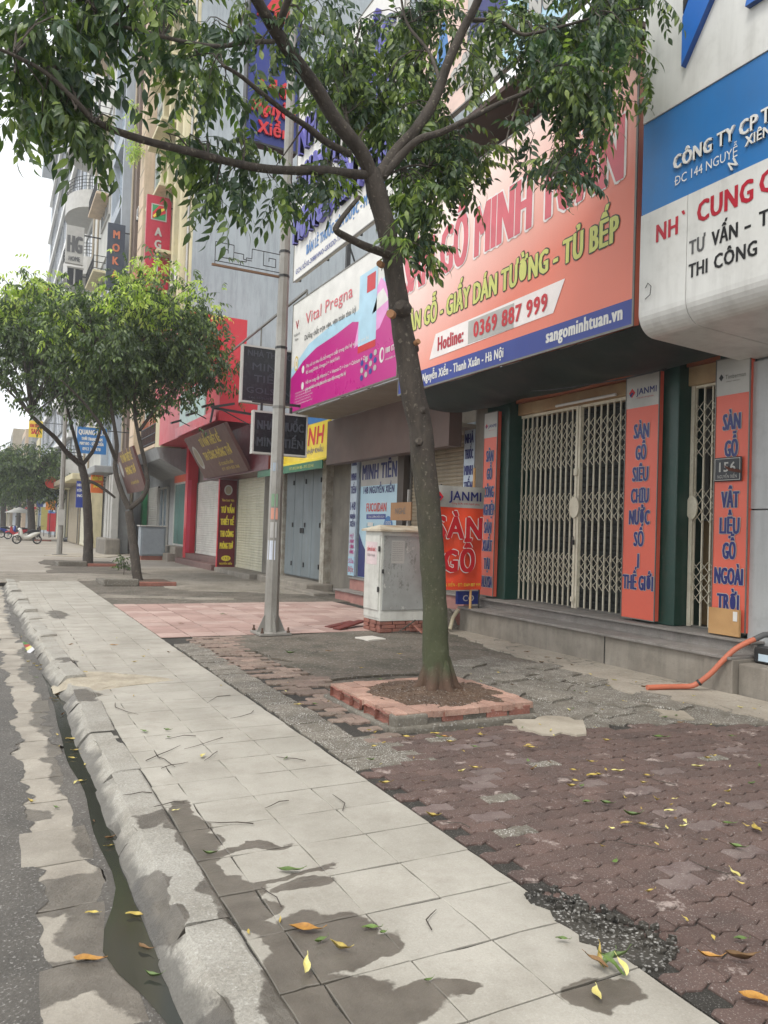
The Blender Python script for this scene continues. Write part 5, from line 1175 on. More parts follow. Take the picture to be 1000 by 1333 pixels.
B([A(484,228),A(455,226,6.2),A(420,222,6.15),A(380,222,6.1),A(340,219,6.0),A(300,211,5.9),A(250,198,5.8),A(200,186,5.7),A(150,170,5.6),A(120,155,5.5)], .040, .020, 9, 5)
B([A(120,155,5.5),A(95,128,5.45),A(60,95,5.4),A(25,75,5.3),A(-10,60,5.2)], .020, .008, 7, 6)
B([A(455,200,6.2),A(425,185,6.1),A(400,165,6.0),A(375,148,5.9),A(345,125,5.8),A(315,100,5.7),A(290,85,5.6)], .030, .012, 8, 7)
B([A(356,54,6.0),A(320,55,5.9),A(285,60,5.8),A(245,55,5.7),A(190,42,5.6),A(150,30,5.5),A(125,12,5.4)], .018, .008, 7, 8)
B([A(492,232),A(515,198,6.25),A(540,170,6.2),A(560,140,6.2),A(572,115,6.2),A(584,80,6.15),A(602,40,6.1),A(618,10,6.0),A(632,-25,5.9)], .054, .034, 12, 9)
B([A(494,235),A(520,205,6.2),A(545,182,6.1),A(575,172,6.0),A(610,155,5.9),A(650,135,5.8),A(690,118,5.7),A(715,100,5.6)], .040, .014, 9, 10)
B([A(615,26,6.1),A(650,28,6.0),A(678,44,5.9),A(700,42,5.8),A(740,32,5.7),A(790,18,5.6),A(840,10,5.5)], .020, .008, 7, 11)
B([A(515,335),A(495,328,6.15),A(470,318,6.1),A(450,308,6.05),A(438,300,6.0),A(440,292,6.0),A(452,275,6.0),A(468,256,6.0)], .038, .016, 9, 12)
B([A(680,118,5.8),A(660,180,5.7),A(665,200,5.65),A(690,230,5.6),A(720,250,5.5)], .010, .004, 5, 13)
B([A(395,165,6.0),A(378,190,6.1),A(360,215,6.1)], .008, .004, 5, 14)
B([A(500,230,6.2),A(540,215,6.4),A(580,225,6.5),A(600,235,6.5)], .012, .005, 5, 15)
B([A(490,235,6.3),A(470,200,6.5),A(450,150,6.8),A(455,90,7.0),A(470,30,7.1)], .03, .01, 7, 16)
B([A(575,115,6.2),A(560,70,6.5),A(530,30,6.7),A(520,-20,6.8)], .02, .01, 7, 17)

# foliage: clusters given by where they hang (direction, distance), twigs reach them from the nearest branch
clusters = [ # px, py, rx, ry, Y, twigs, sprays-per-twig
 (25,55,60,60,5.2,9,7),(65,130,60,42,5.3,10,7),(40,165,45,22,5.2,5,6),(110,70,45,50,5.4,6,6),(125,185,16,22,5.4,2,5),
 (150,15,60,30,5.5,6,6),(215,25,60,30,5.6,7,6),(190,80,30,30,5.8,3,5),(240,110,35,35,6.0,4,5),(90,180,25,20,5.3,4,6),
 (270,120,45,50,5.7,5,5),(250,215,30,26,6.0,5,6),(285,270,25,24,6.0,5,6),(235,200,18,30,5.9,3,5),(320,200,30,40,5.9,4,5),
 (300,30,50,35,5.8,5,6),(350,100,45,40,5.9,4,5),(345,250,22,20,5.9,3,4),(400,30,45,40,6.0,7,6),(445,70,45,45,6.6,10,8),
 (470,110,45,45,6.8,11,8),(430,130,35,30,6.6,7,7),(500,60,50,50,6.9,12,8),(450,185,30,25,6.5,6,6),(400,270,28,22,6.0,4,5),(440,255,28,20,6.1,4,5),
 (530,120,45,45,6.8,12,9),(500,165,35,30,6.7,8,8),(555,185,45,30,6.5,10,9),(600,190,40,28,6.3,8,8),(560,235,45,30,6.4,10,9),(545,275,32,28,6.3,9,9),(540,330,20,30,6.2,5,7),(575,260,28,30,6.3,6,8),(620,215,22,22,6.2,5,7),
 (580,35,50,40,6.6,8,7),(640,70,35,40,6.0,6,6),(625,120,30,25,6.2,5,6),(690,30,50,30,5.8,8,6),(730,70,45,35,5.6,9,8),
 (720,110,45,30,5.5,9,8),(770,95,45,40,5.4,10,8),(810,60,38,40,5.3,9,8),(790,140,32,35,5.4,9,8),(750,160,35,35,5.4,7,7),(745,205,28,22,5.4,5,7),(765,185,25,25,5.4,5,6),(735,235,16,14,5.4,3,5),(700,170,25,40,5.5,3,5),(830,110,16,24,5.3,4,6),(860,10,25,15,5.2,5,4),(800,10,50,20,5.5,8,7),
 (60,-30,120,35,5.3,9,8),(300,-50,140,40,5.8,9,8),(560,-50,140,40,6.4,9,8),(760,-40,100,35,5.6,8,8)]
crown = MB(); twigm = MB(); nobj = 0
sp_me = [s.mesh('leaf_spray', m_lf) for s in SP]; sp_me2 = [s.mesh('leaf_spray', m_leafs) for s in SP]
rr = random.Random(11); allp = [(p, i) for i, (P, a, b) in enumerate(br) for p in P]
bare = [(P, a, b) for P, a, b in br]
cand = []
for ci, (px, py, rx, ry, Y, nt_, ns) in enumerate(clusters):
    py -= 16; ry *= .9
    C0 = atY(px, py, Y-.48); dens = 1.0
    root = min(allp, key=lambda q: (q[0]-C0).length)[0]
    for t in range(int(nt_*(.88 if px < 200 else .74)+.5)):
        while True:
            a, b = rr.uniform(-1,1), rr.uniform(-1,1)
            if a*a+b*b < 1: break
        tip = atY(px+a*rx, py+b*ry, Y-.48+.25+rr.uniform(-.35,.8))
        st = root+(C0-root)*rr.uniform(0,.35) if rr.random() < .5 else root
        mid = st.lerp(tip, .5)+Vector((rr.uniform(-.12,.12), rr.uniform(-.12,.12), rr.uniform(.02,.16)))
        P = [st, st.lerp(mid,.5)+Vector((0,0,.04)), mid, mid.lerp(tip,.55)+Vector((0,0,.03)), tip]
        if t%2 == 0 or (tip-st).length < .8: twigm.tube(P, [.007,.006,.005,.004,.002], 4)
        for k in range(ns):
            q = rr.uniform(.45,1.0) if k else 1.0
            i = min(3, int(q*4)); f_ = q*4-i; pos = P[i].lerp(P[i+1], f_) if i < 4 else P[4]
            if (pos-tip).length > max(.55, .3): pos = tip.lerp(pos, .5/(pos-tip).length*.9)
            dv = Vector((rr.uniform(-1,1), rr.uniform(-1,1), rr.uniform(-.9,.25)))
            cand.append((pos+Vector((rr.uniform(-.06,.06),)*3), dv, rr.uniform(-.6,.6), rr.uniform(.72,1.12), (ci*7+t*3+k)%8, (ci+t)%3 == 0))
cand.sort(key=lambda c: (c[0]-CAM).length)
cm = part('crown', MB().tube([(3.55,5.75,5),(3.55,5.75,5.02)], .01, 4), m_bark, tr); crw = cm
vis = 0
for pos, dv, ro, sc, k, dk in cand:
    d_ = pos-CAM; px = CX_+F_*d_.dot(rt)/d_.dot(fw); py = CY_-F_*d_.dot(up)/d_.dot(fw)
    if vis < 290 and -20 < px < 1010 and py > -10:
        o = link('leaf_spray', (sp_me2 if dk else sp_me)[k], crw, pos); vis += 1
        d = dv.normalized(); s_ = Vector((0,0,1)).cross(d); s_.normalize(); M_ = Matrix((d, s_, d.cross(s_))).transposed() @ Matrix.Rotation(ro, 3, 'X')
        o.rotation_euler = M_.to_euler(); o.scale = (sc,)*3
    else: place(SP[k], pos, dv, ro, sc, crown, 1 if dk else 0)
part('leaf_mass', crown, [m_lf, m_leafs], crw, stuff=True); part('twigs', twigm, m_bark2, crw, stuff=True)
print('sprays', len(cand), 'faces', len(crown.f))

# ------------------------------------------------------------------ trees further along
def fartree(label, base, limbs, crown_spec, seed, m1, m2, rbase, leafscale=1.0, count=1500, group=None):
    rr = random.Random(seed); t = thing('street_tree', label, 'tree', base)
    for i, (pts, a, b) in enumerate(limbs): limb('trunk' if i == 0 else 'branch', t, pts, a, b, m_bark2, 10, .12, seed+i)
    (cx, cy, cz), (rx, ry, rz) = crown_spec; cl = []
    for k in range(84):
        while True:
            v_ = Vector((rr.uniform(-1,1), rr.uniform(-1,1), rr.uniform(-1,1)))
            if .25 < v_.length < 1 and not (v_.z < -.45 and v_.xy.length < .35): break
        c = Vector((cx+v_.x*rx, cy+v_.y*ry, cz+v_.z*rz-.18*rz*v_.xy.length**2+rr.uniform(-.3,.3)*rz)); cl.append((c, v_.z+rr.uniform(-.25,.25)))
    mb = MB(); tw = MB()
    ends = [l[0][-1] for l in limbs]
    for c, up_ in cl:
        e = min(ends, key=lambda q: (Vector(q)-c).length); tw.tube([e, Vector(e).lerp(c,.5)+Vector((0,0,.15)), c], [.03,.02,.008], 4)
    for i in range(count):
        c, up_ = cl[int(len(cl)*rr.random()**1.35)]; s = .40
        pos = c+Vector((rr.gauss(0,s*rx/3), rr.gauss(0,s*ry/3), rr.gauss(0,.22*rz/1.5))); dv = Vector((rr.uniform(-1,1), rr.uniform(-1,1), rr.uniform(-.6,.35)))
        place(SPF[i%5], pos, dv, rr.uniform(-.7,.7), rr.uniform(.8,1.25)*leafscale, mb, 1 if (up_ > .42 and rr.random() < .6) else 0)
    k = part('crown', mb, [m1, m2], t); part('twigs', tw, m_bark2, t, stuff=True)
    return t
Y2 = 20.3; A2 = lambda px, py, Y=Y2: atY(px, py, Y)
f2 = A2(168,662)
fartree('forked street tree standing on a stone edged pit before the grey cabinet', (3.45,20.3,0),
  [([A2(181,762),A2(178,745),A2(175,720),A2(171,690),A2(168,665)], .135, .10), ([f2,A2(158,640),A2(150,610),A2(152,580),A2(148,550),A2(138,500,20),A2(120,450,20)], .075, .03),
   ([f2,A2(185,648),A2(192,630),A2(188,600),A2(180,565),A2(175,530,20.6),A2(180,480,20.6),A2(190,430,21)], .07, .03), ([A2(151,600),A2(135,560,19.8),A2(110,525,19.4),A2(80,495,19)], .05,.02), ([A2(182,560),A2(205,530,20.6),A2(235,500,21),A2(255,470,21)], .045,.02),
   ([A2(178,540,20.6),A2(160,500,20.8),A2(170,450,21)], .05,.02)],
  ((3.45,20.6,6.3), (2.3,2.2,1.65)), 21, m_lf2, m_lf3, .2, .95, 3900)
Y3 = 28.6; A3 = lambda px, py, Y=Y3: atY(px, py, Y)
fartree('straight street tree with a long limb reaching left over the footpath', (3.2,28.6,0),
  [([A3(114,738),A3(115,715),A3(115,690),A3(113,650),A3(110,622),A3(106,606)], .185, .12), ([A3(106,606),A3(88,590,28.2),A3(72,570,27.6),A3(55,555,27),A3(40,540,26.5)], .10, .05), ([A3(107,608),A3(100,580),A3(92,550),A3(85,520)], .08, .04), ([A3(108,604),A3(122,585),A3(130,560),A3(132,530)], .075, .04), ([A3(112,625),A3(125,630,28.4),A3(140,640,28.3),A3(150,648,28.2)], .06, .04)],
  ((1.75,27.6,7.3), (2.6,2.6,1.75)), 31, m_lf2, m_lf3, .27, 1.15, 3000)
fartree('small far street tree behind the parked white motorbike', (3.1,62,0),
  [([atY(41,706,62),atY(41,680,62),atY(40,660,62),atY(39,640,62)], .3, .2), ([atY(39,642,62),atY(30,620,62),atY(22,600,62)], .15,.08), ([atY(39,642,62),atY(50,615,62),atY(58,600,62)], .15,.08)],
  ((2.6,62,5.2), (2.75,2.8,1.9)), 41, m_lf2, m_lf2, .3, 1.7, 2000)
fartree('distant street tree at the left edge of the view', (1.5,90,0),
  [([Vector((1.5,90,0)),Vector((1.5,90,2.5)),Vector((1.4,90,4))], .3, .2), ([Vector((1.4,90,4)),Vector((.8,90,6))], .2,.1), ([Vector((1.4,90,4)),Vector((2.4,90,6))], .2,.1)],
  ((1.2,90,5.6), (2.7,2.8,2.2)), 51, m_lf2, m_lf2, .3, 2.0, 1400)
fartree('dark distant street tree further behind the small far tree', (3.6,110,0),
  [([Vector((3.6,110,0)),Vector((3.6,110,2.5)),Vector((3.5,110,4))], .3, .2), ([Vector((3.5,110,4)),Vector((2.6,110,6.5))], .2,.1), ([Vector((3.5,110,4)),Vector((4.4,110,6.5))], .2,.1)],
  ((3.6,110,6.2), (3.4,3.4,2.8)), 61, m_lf2, m_lf2, .3, 2.4, 1200)
fartree('last distant street tree closing the view at the street end', (1.0,140,0),
  [([Vector((1.0,140,0)),Vector((1.0,140,3)),Vector((1.1,140,5))], .4, .25), ([Vector((1.1,140,5)),Vector((-.5,140,8))], .2,.1), ([Vector((1.1,140,5)),Vector((2.6,140,8))], .2,.1)],
  ((1.2,140,8), (4.5,4,4)), 71, m_lf2, m_lf2, .3, 3.0, 1200)
# small sapling near the forked tree
sh = thing('sapling', 'low leafy sapling sprouting left of the forked tree pit', 'plant', tuple(atZ(160,748)))
b0 = atZ(161,748); mb = MB()
part('stem', MB().tube([b0, b0+Vector((.02,0,.25)), b0+Vector((-.04,.02,.5))], [.012,.009,.005], 5), m_bark2, sh)
for i in range(16): place(SPF[i%5], b0+Vector((rnd.uniform(-.1,.1), rnd.uniform(-.1,.1), rnd.uniform(.15,.5))), Vector((rnd.uniform(-1,1), rnd.uniform(-1,1), rnd.uniform(-.1,.6))), 0, .8, mb)
part('foliage', mb, m_lf2, sh)
# climber on the peach pilaster
vp = thing('climbing_plant', 'bright green creeper hanging on the peach pilaster high up', 'plant', tuple(atY(178,170,42))); mb = MB()
for i in range(60):
    c = atY(176+rnd.gauss(0,5), 160+rnd.uniform(-30,35) if i < 40 else 200+rnd.uniform(-10,8), 41.6); c.x = min(c.x, 6.5); place(SPF[i%5], c, Vector((rnd.uniform(-1,.2), rnd.uniform(-1,1), rnd.uniform(-1,.2))), 0, 1.3, mb)
part('foliage', mb, m_lf3, vp)
# ================================================================== tree pit
pit = thing('tree_pit', 'raised square tree pit edged with orange bricks and grey mortar', 'planter', (3.6,6.1,0))
px0, px1, py0, py1 = 2.80, 4.14, 5.12, 6.36
m_brick = m_ground('brick_orange', (188,152,134), (160,124,108), bump=.5, bscale=40, fine=.35, rnd=.14, scale=5, stain=.5)
m_brickd = m_ground('brick_red', (160,104,88), (134,88,76), bump=.5, bscale=40, fine=.25, rnd=.18, scale=5)
m_mort = m_ground('mortar_grey', (128,122,110), (104,98,88), bump=.8, bscale=20, fine=.4, scale=3)
core = MB()
for a in ((px0+.02,px1-.02,py0+.02,py0+.24),(px0+.02,px1-.02,py1-.24,py1-.02),(px0+.02,px0+.24,py0+.24,py1-.24),(px1-.24,px1-.02,py0+.24,py1-.24)): core.box(*a[:2], *a[2:], -.05, .098)
bed = part('mortar_bed', core, m_mort, pit)
bks = [slab(.105,.225,.05,300+s,.0035,.004,3).mesh('brick', m_brick) for s in range(4)]
def brick(x, y, z, rz, parent=pit, ms=bks, rx=0, ry=0):
    o = link('brick', rnd.choice(ms), parent, (x+rnd.uniform(-.004,.004), y+rnd.uniform(-.004,.004), z+rnd.uniform(-.003,.004)), rz+R(rnd.uniform(-2.2,2.2))); o.rotation_euler.x = rx+R(rnd.uniform(-1.2,1.2)); o.rotation_euler.y = ry; return o
x = px0+.055
while x < px1-.03: brick(x, py0+.115, .122, 0); brick(x, py1-.115, .122, 0); x += .109
y = py0+.285
while y < py1-.25: brick(px0+.115, y, .122, R(90)); brick(px1-.115, y, .122, R(90)); y += .109
fbk = [slab(.20,.075,.03,320+s,.005,.004,3).mesh('brick', m_brickd) for s in range(4)]
for x in (3.30,3.72,3.95): 
    if True: brick(x+.02, py0+.006, .062, 0, pit, fbk, R(90))
for y in (5.30,5.52,5.80,5.98,6.2): o = brick(px0+.006, y, .062, R(90), pit, fbk, R(90)); 
bevel(part('corner_block', MB().box(px0-.015, px0+.28, py0-.02, py0+.10, -.02, .112), m_mort, pit), .02)
bevel(part('base_skirt', MB().box(px0-.05, px1+.05, py0-.045, py0+.03, -.05, .03), m_mort, pit), .02); bevel(part('base_skirt', MB().box(px0-.05, px0+.03, py0+.03, py1+.05, -.05, .025), m_mort, pit), .02)
m_soil = m_ground('soil', (104,80,60), (74,56,42), bump=1.0, bscale=30, fine=.5, scale=5)
mb = MB(); nn = 56; vv = []
TBX, TBY = 3.50, 5.78
def soilz(x, y):
    q = Vector((x*5, y*5, 0)); r = math.sqrt(((x-3.50)/.56)**2+((y-5.72)/.50)**2)+.30*noise.noise(q*.8)+.12*noise.noise(q*3)
    inner = px0+.22 < x < px1-.22 and py0+.22 < y < py1-.22
    return .118+max(-.04, min(.022, (1.05-r)*.09))+.05*math.exp(-((x-TBX)**2+(y-TBY)**2)/.05)+.006*noise.noise(q*4)+(.0 if r > 1 or not inner else .0)
for j in range(nn+1):
    for i in range(nn+1):
        x = px0+.06+(px1-px0-.12)*i/nn; y = py0+.06+(py1-py0-.12)*j/nn; vv.append((x, y, soilz(x, y)))
mb.add(vv, [(j*(nn+1)+i, j*(nn+1)+i+1, (j+1)*(nn+1)+i+1, (j+1)*(nn+1)+i) for j in range(nn) for i in range(nn)], 0, True)
part('soil', mb, m_soil, pit)
part('soil_fill', MB().box(px0+.2, px1-.2, py0+.2, py1-.2, 0, .10), m_soil, pit)
mb = MB()
for k in range(320):
    a = rnd.uniform(0,6.28); r = rnd.uniform(.1,.62); s = rnd.uniform(.003,.010); c = Vector((3.5+r*math.cos(a)*.98, 5.74+r*math.sin(a)*.85, 0)); c.z = max(.124, soilz(c.x, c.y))
    mb.obox(c, Vector((rnd.uniform(-1,1),rnd.uniform(-1,1),.2)).normalized()*s, Vector((rnd.uniform(-1,1),rnd.uniform(-1,1),.1)).normalized()*s*.7, (0,0,s*.5))
part('soil_crumbs', mb, m_soil, pit, stuff=True)
# pits of the further trees
for (x, y, lab_, w_) in ((3.35,19.6,'low stone and brick edging in front of the forked tree',1.7),(3.1,28.0,'low brown edging at the foot of the straight tree',1.9),(3.1,61,'brown earth bed around the far tree',2.2)):
    p = thing('tree_pit', lab_, 'planter', (x,y,0)); bevel(part('edging', MB().box(x-w_/2, x-.05, y-.5, y-.3, -.02, .16), m_mort, p), .03); bevel(part('edging', MB().box(x-.03, x+w_/2, y-.5, y-.36, -.02, .09), m_brickd, p), .02)
    bevel(part('edging', MB().box(x-w_/2, x-w_/2+.2, y-.3, y+1, -.02, .09), m_mort, p), .02); part('soil', MB().box(x-w_/2+.2, x+w_/2, y-.3, y+1.1, -.02, .05), m_soil, p)

# ================================================================== lamp posts
m_galv = plain('galvanised_pole', (150,148,142), .5, (132,129,122), 1.5, dirt=.4, streak=.5, dirtc=(.10,.085,.07))
lp = thing('lamp_post', 'tall tapered grey lamp post with taped stickers beside the pink paving', 'lamp post', (3.63,10.4,0))
def octo(mb, x, y, z0, z1, r0_, r1_, n_=8, nz=1):
    vv = []
    for k in range(nz+1):
        t = k/nz; r = r0_+(r1_-r0_)*t
        for i in range(n_): a = 2*math.pi*(i+.5)/n_; vv.append((x+r*math.cos(a), y+r*math.sin(a), z0+(z1-z0)*t))
    mb.add(vv, [(k*n_+i, k*n_+(i+1)%n_, (k+1)*n_+(i+1)%n_, (k+1)*n_+i) for k in range(nz) for i in range(n_)]); return mb
part('pole', octo(MB(), 3.63, 10.4, .02, 10.2, .104, .048, 8, 12), m_galv, lp)
bevel(part('base_plate', MB().box(3.40, 3.86, 10.17, 10.63, .0, .035), m_galv, lp), .006)
for i in range(4):
    a = math.pi/4+i*math.pi/2; c, s_ = math.cos(a), math.sin(a); sx, sy = (1 if c > 0 else -1), (1 if s_ > 0 else -1)
    b_ = part('anchor_bolt', MB().tube([(3.63+sx*.19, 10.4+sy*.19, .03), (3.63+sx*.19, 10.4+sy*.19, .11)], .014, 6).tube([(3.63+sx*.19, 10.4+sy*.19, .036), (3.63+sx*.19, 10.4+sy*.19, .06)], .026, 6), plain('rusty_bolt', (88,66,52), .7), lp)
    a2 = i*math.pi/2; d = Vector((math.cos(a2), math.sin(a2), 0)); q = Vector((-d.y, d.x, 0)); c0 = Vector((3.63,10.4,0))
    part('gusset', MB().add([c0+d*.09+q*.006+Vector((0,0,.035)), c0+d*.21+q*.006+Vector((0,0,.035)), c0+d*.09+q*.006+Vector((0,0,.30)), c0+d*.09-q*.006+Vector((0,0,.035)), c0+d*.21-q*.006+Vector((0,0,.035)), c0+d*.09-q*.006+Vector((0,0,.30))], [(0,1,2),(5,4,3),(0,3,4,1),(1,4,5,2)]), m_galv, lp)
for z in (4.05, 5.08, 5.43, 3.2): part('clamp_band', octo(MB(), 3.63, 10.4, z, z+.035, .104-.0056*z+.006, .104-.0056*z+.005), c_dark if z > 4 else c_steel, lp)
def wrap(z0, z1, c, a0, a1, nm='sticker'):
    mb = MB(); r = lambda z: (.104-.0055*z)*1.012; n_ = 6; vv = []
    for z in (z0, z1):
        for i in range(n_+1):
            a = a0+(a1-a0)*i/n_; k = r(z)*math.cos(math.pi/8)/math.cos(((a+math.pi/8*0) % (math.pi/4))-math.pi/8); vv.append((3.63+k*1.02*math.cos(a), 10.4+k*1.02*math.sin(a), z))
    mb.add(vv, [(i, i+1, n_+2+i, n_+1+i) for i in range(n_)]); part(nm, mb, plain('sticker_'+nm+str(int(z0*100)), c, .5, dirt=.2), lp)
wrap(1.80, 1.98, (120,150,120), -2.9, -1.6); wrap(1.62, 1.78, (200,140,120), -2.9, -1.5); wrap(1.05, 1.32, (196,202,214), -3.0, -1.7); wrap(1.36, 1.58, (170,168,164), -2.8, -1.6); wrap(2.3, 2.42, (150,160,170), -3.0, -1.8)
# ornamental wrought bracket on the lamp post
ob = thing('ornamental_bracket', 'rusty iron bracket with a meander scroll frame fixed to the lamp post', 'bracket', (3.6,10.4,5.2))
x0, x1, z0, z1 = 2.63, 3.58, 5.10, 5.40
part('arm', MB().box(x0-.04, x1+.02, 10.385, 10.415, z0-.035, z0-.005), plain('rusty_arm', (120,92,70), .7, dirt=.3), ob)
def line(pts): 
    mb = MB()
    for a, b_ in zip(pts, pts[1:]): mb.bar((a[0],10.4,a[1]), (b_[0],10.4,b_[1]), .009)
    return mb
for pts in ([(x0,z0),(x0,z1),(x0+.26,z1),(x0+.26,z0+.1),(x0+.08,z0+.1),(x0+.08,z1-.08),(x0+.18,z1-.08),(x0+.18,z0+.17)], [(x1,z0),(x1,z1),(x1-.26,z1),(x1-.26,z0+.1),(x1-.08,z0+.1),(x1-.08,z1-.08),(x1-.18,z1-.08),(x1-.18,z0+.17)], [(x0+.26,z0+.04),(x0+.36,z0+.04),(x0+.36,z0+.10),(x0+.44,z0+.10),(x0+.44,z0+.16),(x0+.52,z0+.16),(x0+.52,z1),(x1-.26,z1)], [(x0,z0+.04),(x1,z0+.04)], [(x0+.26,z1-.1),(x0+.40,z1-.1),(x0+.40,z1-.17),(x0+.52,z1-.17)]):
    part('scroll', line(pts), c_dark, ob)
lp2 = thing('lamp_post', 'second slender lamp post standing beyond the straight tree', 'lamp post', (2.9,36.8,0))
part('pole', octo(MB(), 2.9, 36.8, .02, 9.5, .13, .06, 8, 6), m_galv, lp2); part('base_plate', MB().box(2.6, 3.2, 36.5, 37.1, -.02, .03), m_galv, lp2)
part('arm', MB().tube([(2.9,36.8,9.4),(2.2,36.6,10.1),(.9,36.4,10.4)], .04, 6), m_galv, lp2); part('lamp_head', MB().bevbox(.1, .9, 36.25, 36.55, 10.32, 10.46, .04), c_greyp, lp2)
part('sticker', MB().box(2.76, 3.03, 36.64, 36.67, 1.3, 2.0), c_bandw, lp2)

# ================================================================== white street cabinet on bricks
m_cab = plain('cabinet_white', (206,206,198), .5, (192,192,184), 2, dirt=.25, streak=.25)
n = N('cabinet_scraped'); base = n.mix(n.ramp(n.noise(3, 5), .35, .65), col((158,160,157)), col((142,143,139)))
sc_ = n.ramp(n.noise(5, 9, .8, stretch=(1.6,1,.8)), .55, .60); base = n.mix(n.math('MULTIPLY', sc_, .5), base, col((78,76,70))); sc2 = n.ramp(n.noise(6, 6, .7), .60, .66); base = n.mix(n.math('MULTIPLY', sc2, .7), base, col((196,195,188)))
m_cabs = n.set(base, .6)
cb = thing('utility_cabinet', 'white metal street cabinet with scraped grey door standing on bricks', 'cabinet', (5.65,10.4,0))
cx0, cx1, cy0, cy1 = 5.20, 6.12, 10.12, 10.66
bevel(part('body', MB().box(cx0, cx1, cy0, cy1, .20, 1.50), m_cab, cb), .01)
bevel(part('skirt', MB().box(cx0+.01, cx1-.01, cy0-.006, cy1-.01, .17, .31), m_cab, cb), .006)
bevel(part('door', MB().box(cx0+.035, cx1-.03, cy0-.018, cy0-.002, .33, 1.44), m_cabs, cb), .006)
part('door', MB().box(cx0-.016, cx0-.002, cy0+.03, cy1-.03, .33, 1.44), m_cab, cb)
part('lid', MB().add([(cx0-.05,cy0-.06,1.50),(cx1+.05,cy0-.06,1.50),(cx1+.05,cy1+.05,1.50),(cx0-.05,cy1+.05,1.50),(cx0-.05,cy0-.06,1.53),(cx1+.05,cy0-.06,1.53),(cx1+.05,cy1+.05,1.53),(cx0-.05,cy1+.05,1.53),(cx0+.1,cy0+.27,1.60),(cx1-.1,cy0+.27,1.60)], [(3,2,1,0),(0,1,5,4),(1,2,6,5),(2,3,7,6),(3,0,4,7),(4,5,9,8),(5,6,9),(6,7,8,9),(7,4,8)]), plain('rusty_lid', (196,190,172), .55, (150,132,108), 4, dirt=.5, dirtc=(.16,.10,.06)), cb)
for z in (.6,1.2): part('hinge', MB().bevbox(cx0-.03, cx0-.012, cy0+.01, cy0+.05, z, z+.08, .004), c_dark, cb)
part('latch', MB().bevbox(cx0+.01, cx0+.035, cy0-.04, cy0-.015, .88, .94, .004), c_dark, cb)
P = Panel((cx0+.14, cy0-.018, 1.37), parent=cb, **YF); P.rect(.02, 0, .24, .34, c_bandw, .003, 'paper_notice')
for i in range(9): P.text('thông báo khu dân cư số '+str(7-i%3), .035, .04+i*.032, .014, c_greyp, .18, 0, .005)
P = Panel((cx0-.016, cy1-.08, 1.34), parent=cb, **XF); P.rect(0, 0, .36, .34, plain('pinkish_notice', (214,196,196), .5), .003, 'paper_notice'); P.text('CẤM ÐỔ RÁC', .17, .14, .05, c_red, .28, .02, .005, align='c'); P.text('Ðiện thoại', .17, .22, .04, c_greyp, .24, .02, .005, align='c')
bkc = [slab(.21,.06,.1,340+s,.003,.004,3).mesh('brick', m_brickd) for s in range(3)]
for row in range(2):
    x = cx0+.11+.06*row
    while x < cx1-.05: brick(x, cy0+.05, .10-.085*row+.0, 0, cb, [slabm for slabm in bkc], 0); x += .225
mb = MB()
bevel(part('brick_plinth', MB().box(cx0+.03, cx1-.03, cy0+.04, cy1-.04, -.02, .17), m_brickd, cb), .01)
for row in range(3):
    for k in range(4):
        x = cx0+.12+k*.225+(.05 if row%2 else 0)
        if x < cx1-.06: bevel(part('brick', MB().box(x-.105, x+.105, cy0+.0, cy0+.10, .004+row*.056, .054+row*.056), m_brickd, cb), .005)
    for k in range(2): bevel(part('brick', MB().box(cx0+.0, cx0+.09, cy0+.12+k*.22+(.04 if row%2 else 0), cy0+.32+k*.22-(.02), .004+row*.056, .054+row*.056), m_brickd, cb), .005)
for o in [o for o in cb.children if o.name.startswith('brick') and o.data.name.startswith('brick') and len(o.data.vertices) > 20]: bpy.data.objects.remove(o)
# debris around the cabinet
for i, (x, y, L, a, c, nm, lb) in enumerate(((5.02,10.75,.7,.55,(110,50,44),'wooden_plank','dark red plank lying on the pink tiles left of the white cabinet'),(4.95,10.95,.5,.25,(96,44,40),'wooden_plank','shorter dark red board under the leaning plank'))):
    o = part(nm, MB().obox((x,y,.05-.02*i), (L/2*math.cos(a), L/2*math.sin(a), .03), (-.07*math.sin(a), .07*math.cos(a), 0), (0,0,.012)), plain('red_plank', c, .6, dirt=.3)); tag(o, lb, 'plank')
for i, (a, b_, lb) in enumerate((((5.45,9.98,.02),(5.75,10.0,.19),'thin broken stick leaning on the cabinet plinth'),((5.7,10.08,.17),(5.82,9.9,.01),'broken orange brick shard leaning against the cabinet plinth'),((5.35,10.0,.02),(5.62,9.93,.04),'short twig on the ground before the cabinet'))):
    tag(part('stick' if i != 1 else 'brick_shard', MB().bar(a, b_, .02 if i != 1 else .05, .015), m_bark2 if i != 1 else m_brickd), lb, 'stick' if i != 1 else 'brick')
# grey cabinet far
c2 = thing('utility_cabinet', 'dull grey street cabinet beyond the forked tree', 'cabinet', (6.2,33,0))
bevel(part('body', MB().box(5.68, 6.7, 32.9, 33.5, .16, 1.38), plain('cabinet_grey', (142,150,156), .5, (130,138,144), 1.5, dirt=.3), c2), .02); bevel(part('door', MB().box(5.74, 6.64, 32.87, 32.9, .22, 1.30), MATS['cabinet_grey'], c2), .01)
part('lid', MB().bevbox(5.62, 6.76, 32.84, 33.55, 1.38, 1.43, .01), c_bandw, c2); part('brick_plinth', MB().box(5.75, 6.65, 32.95, 33.45, -.05, .16), m_brickd, c2)

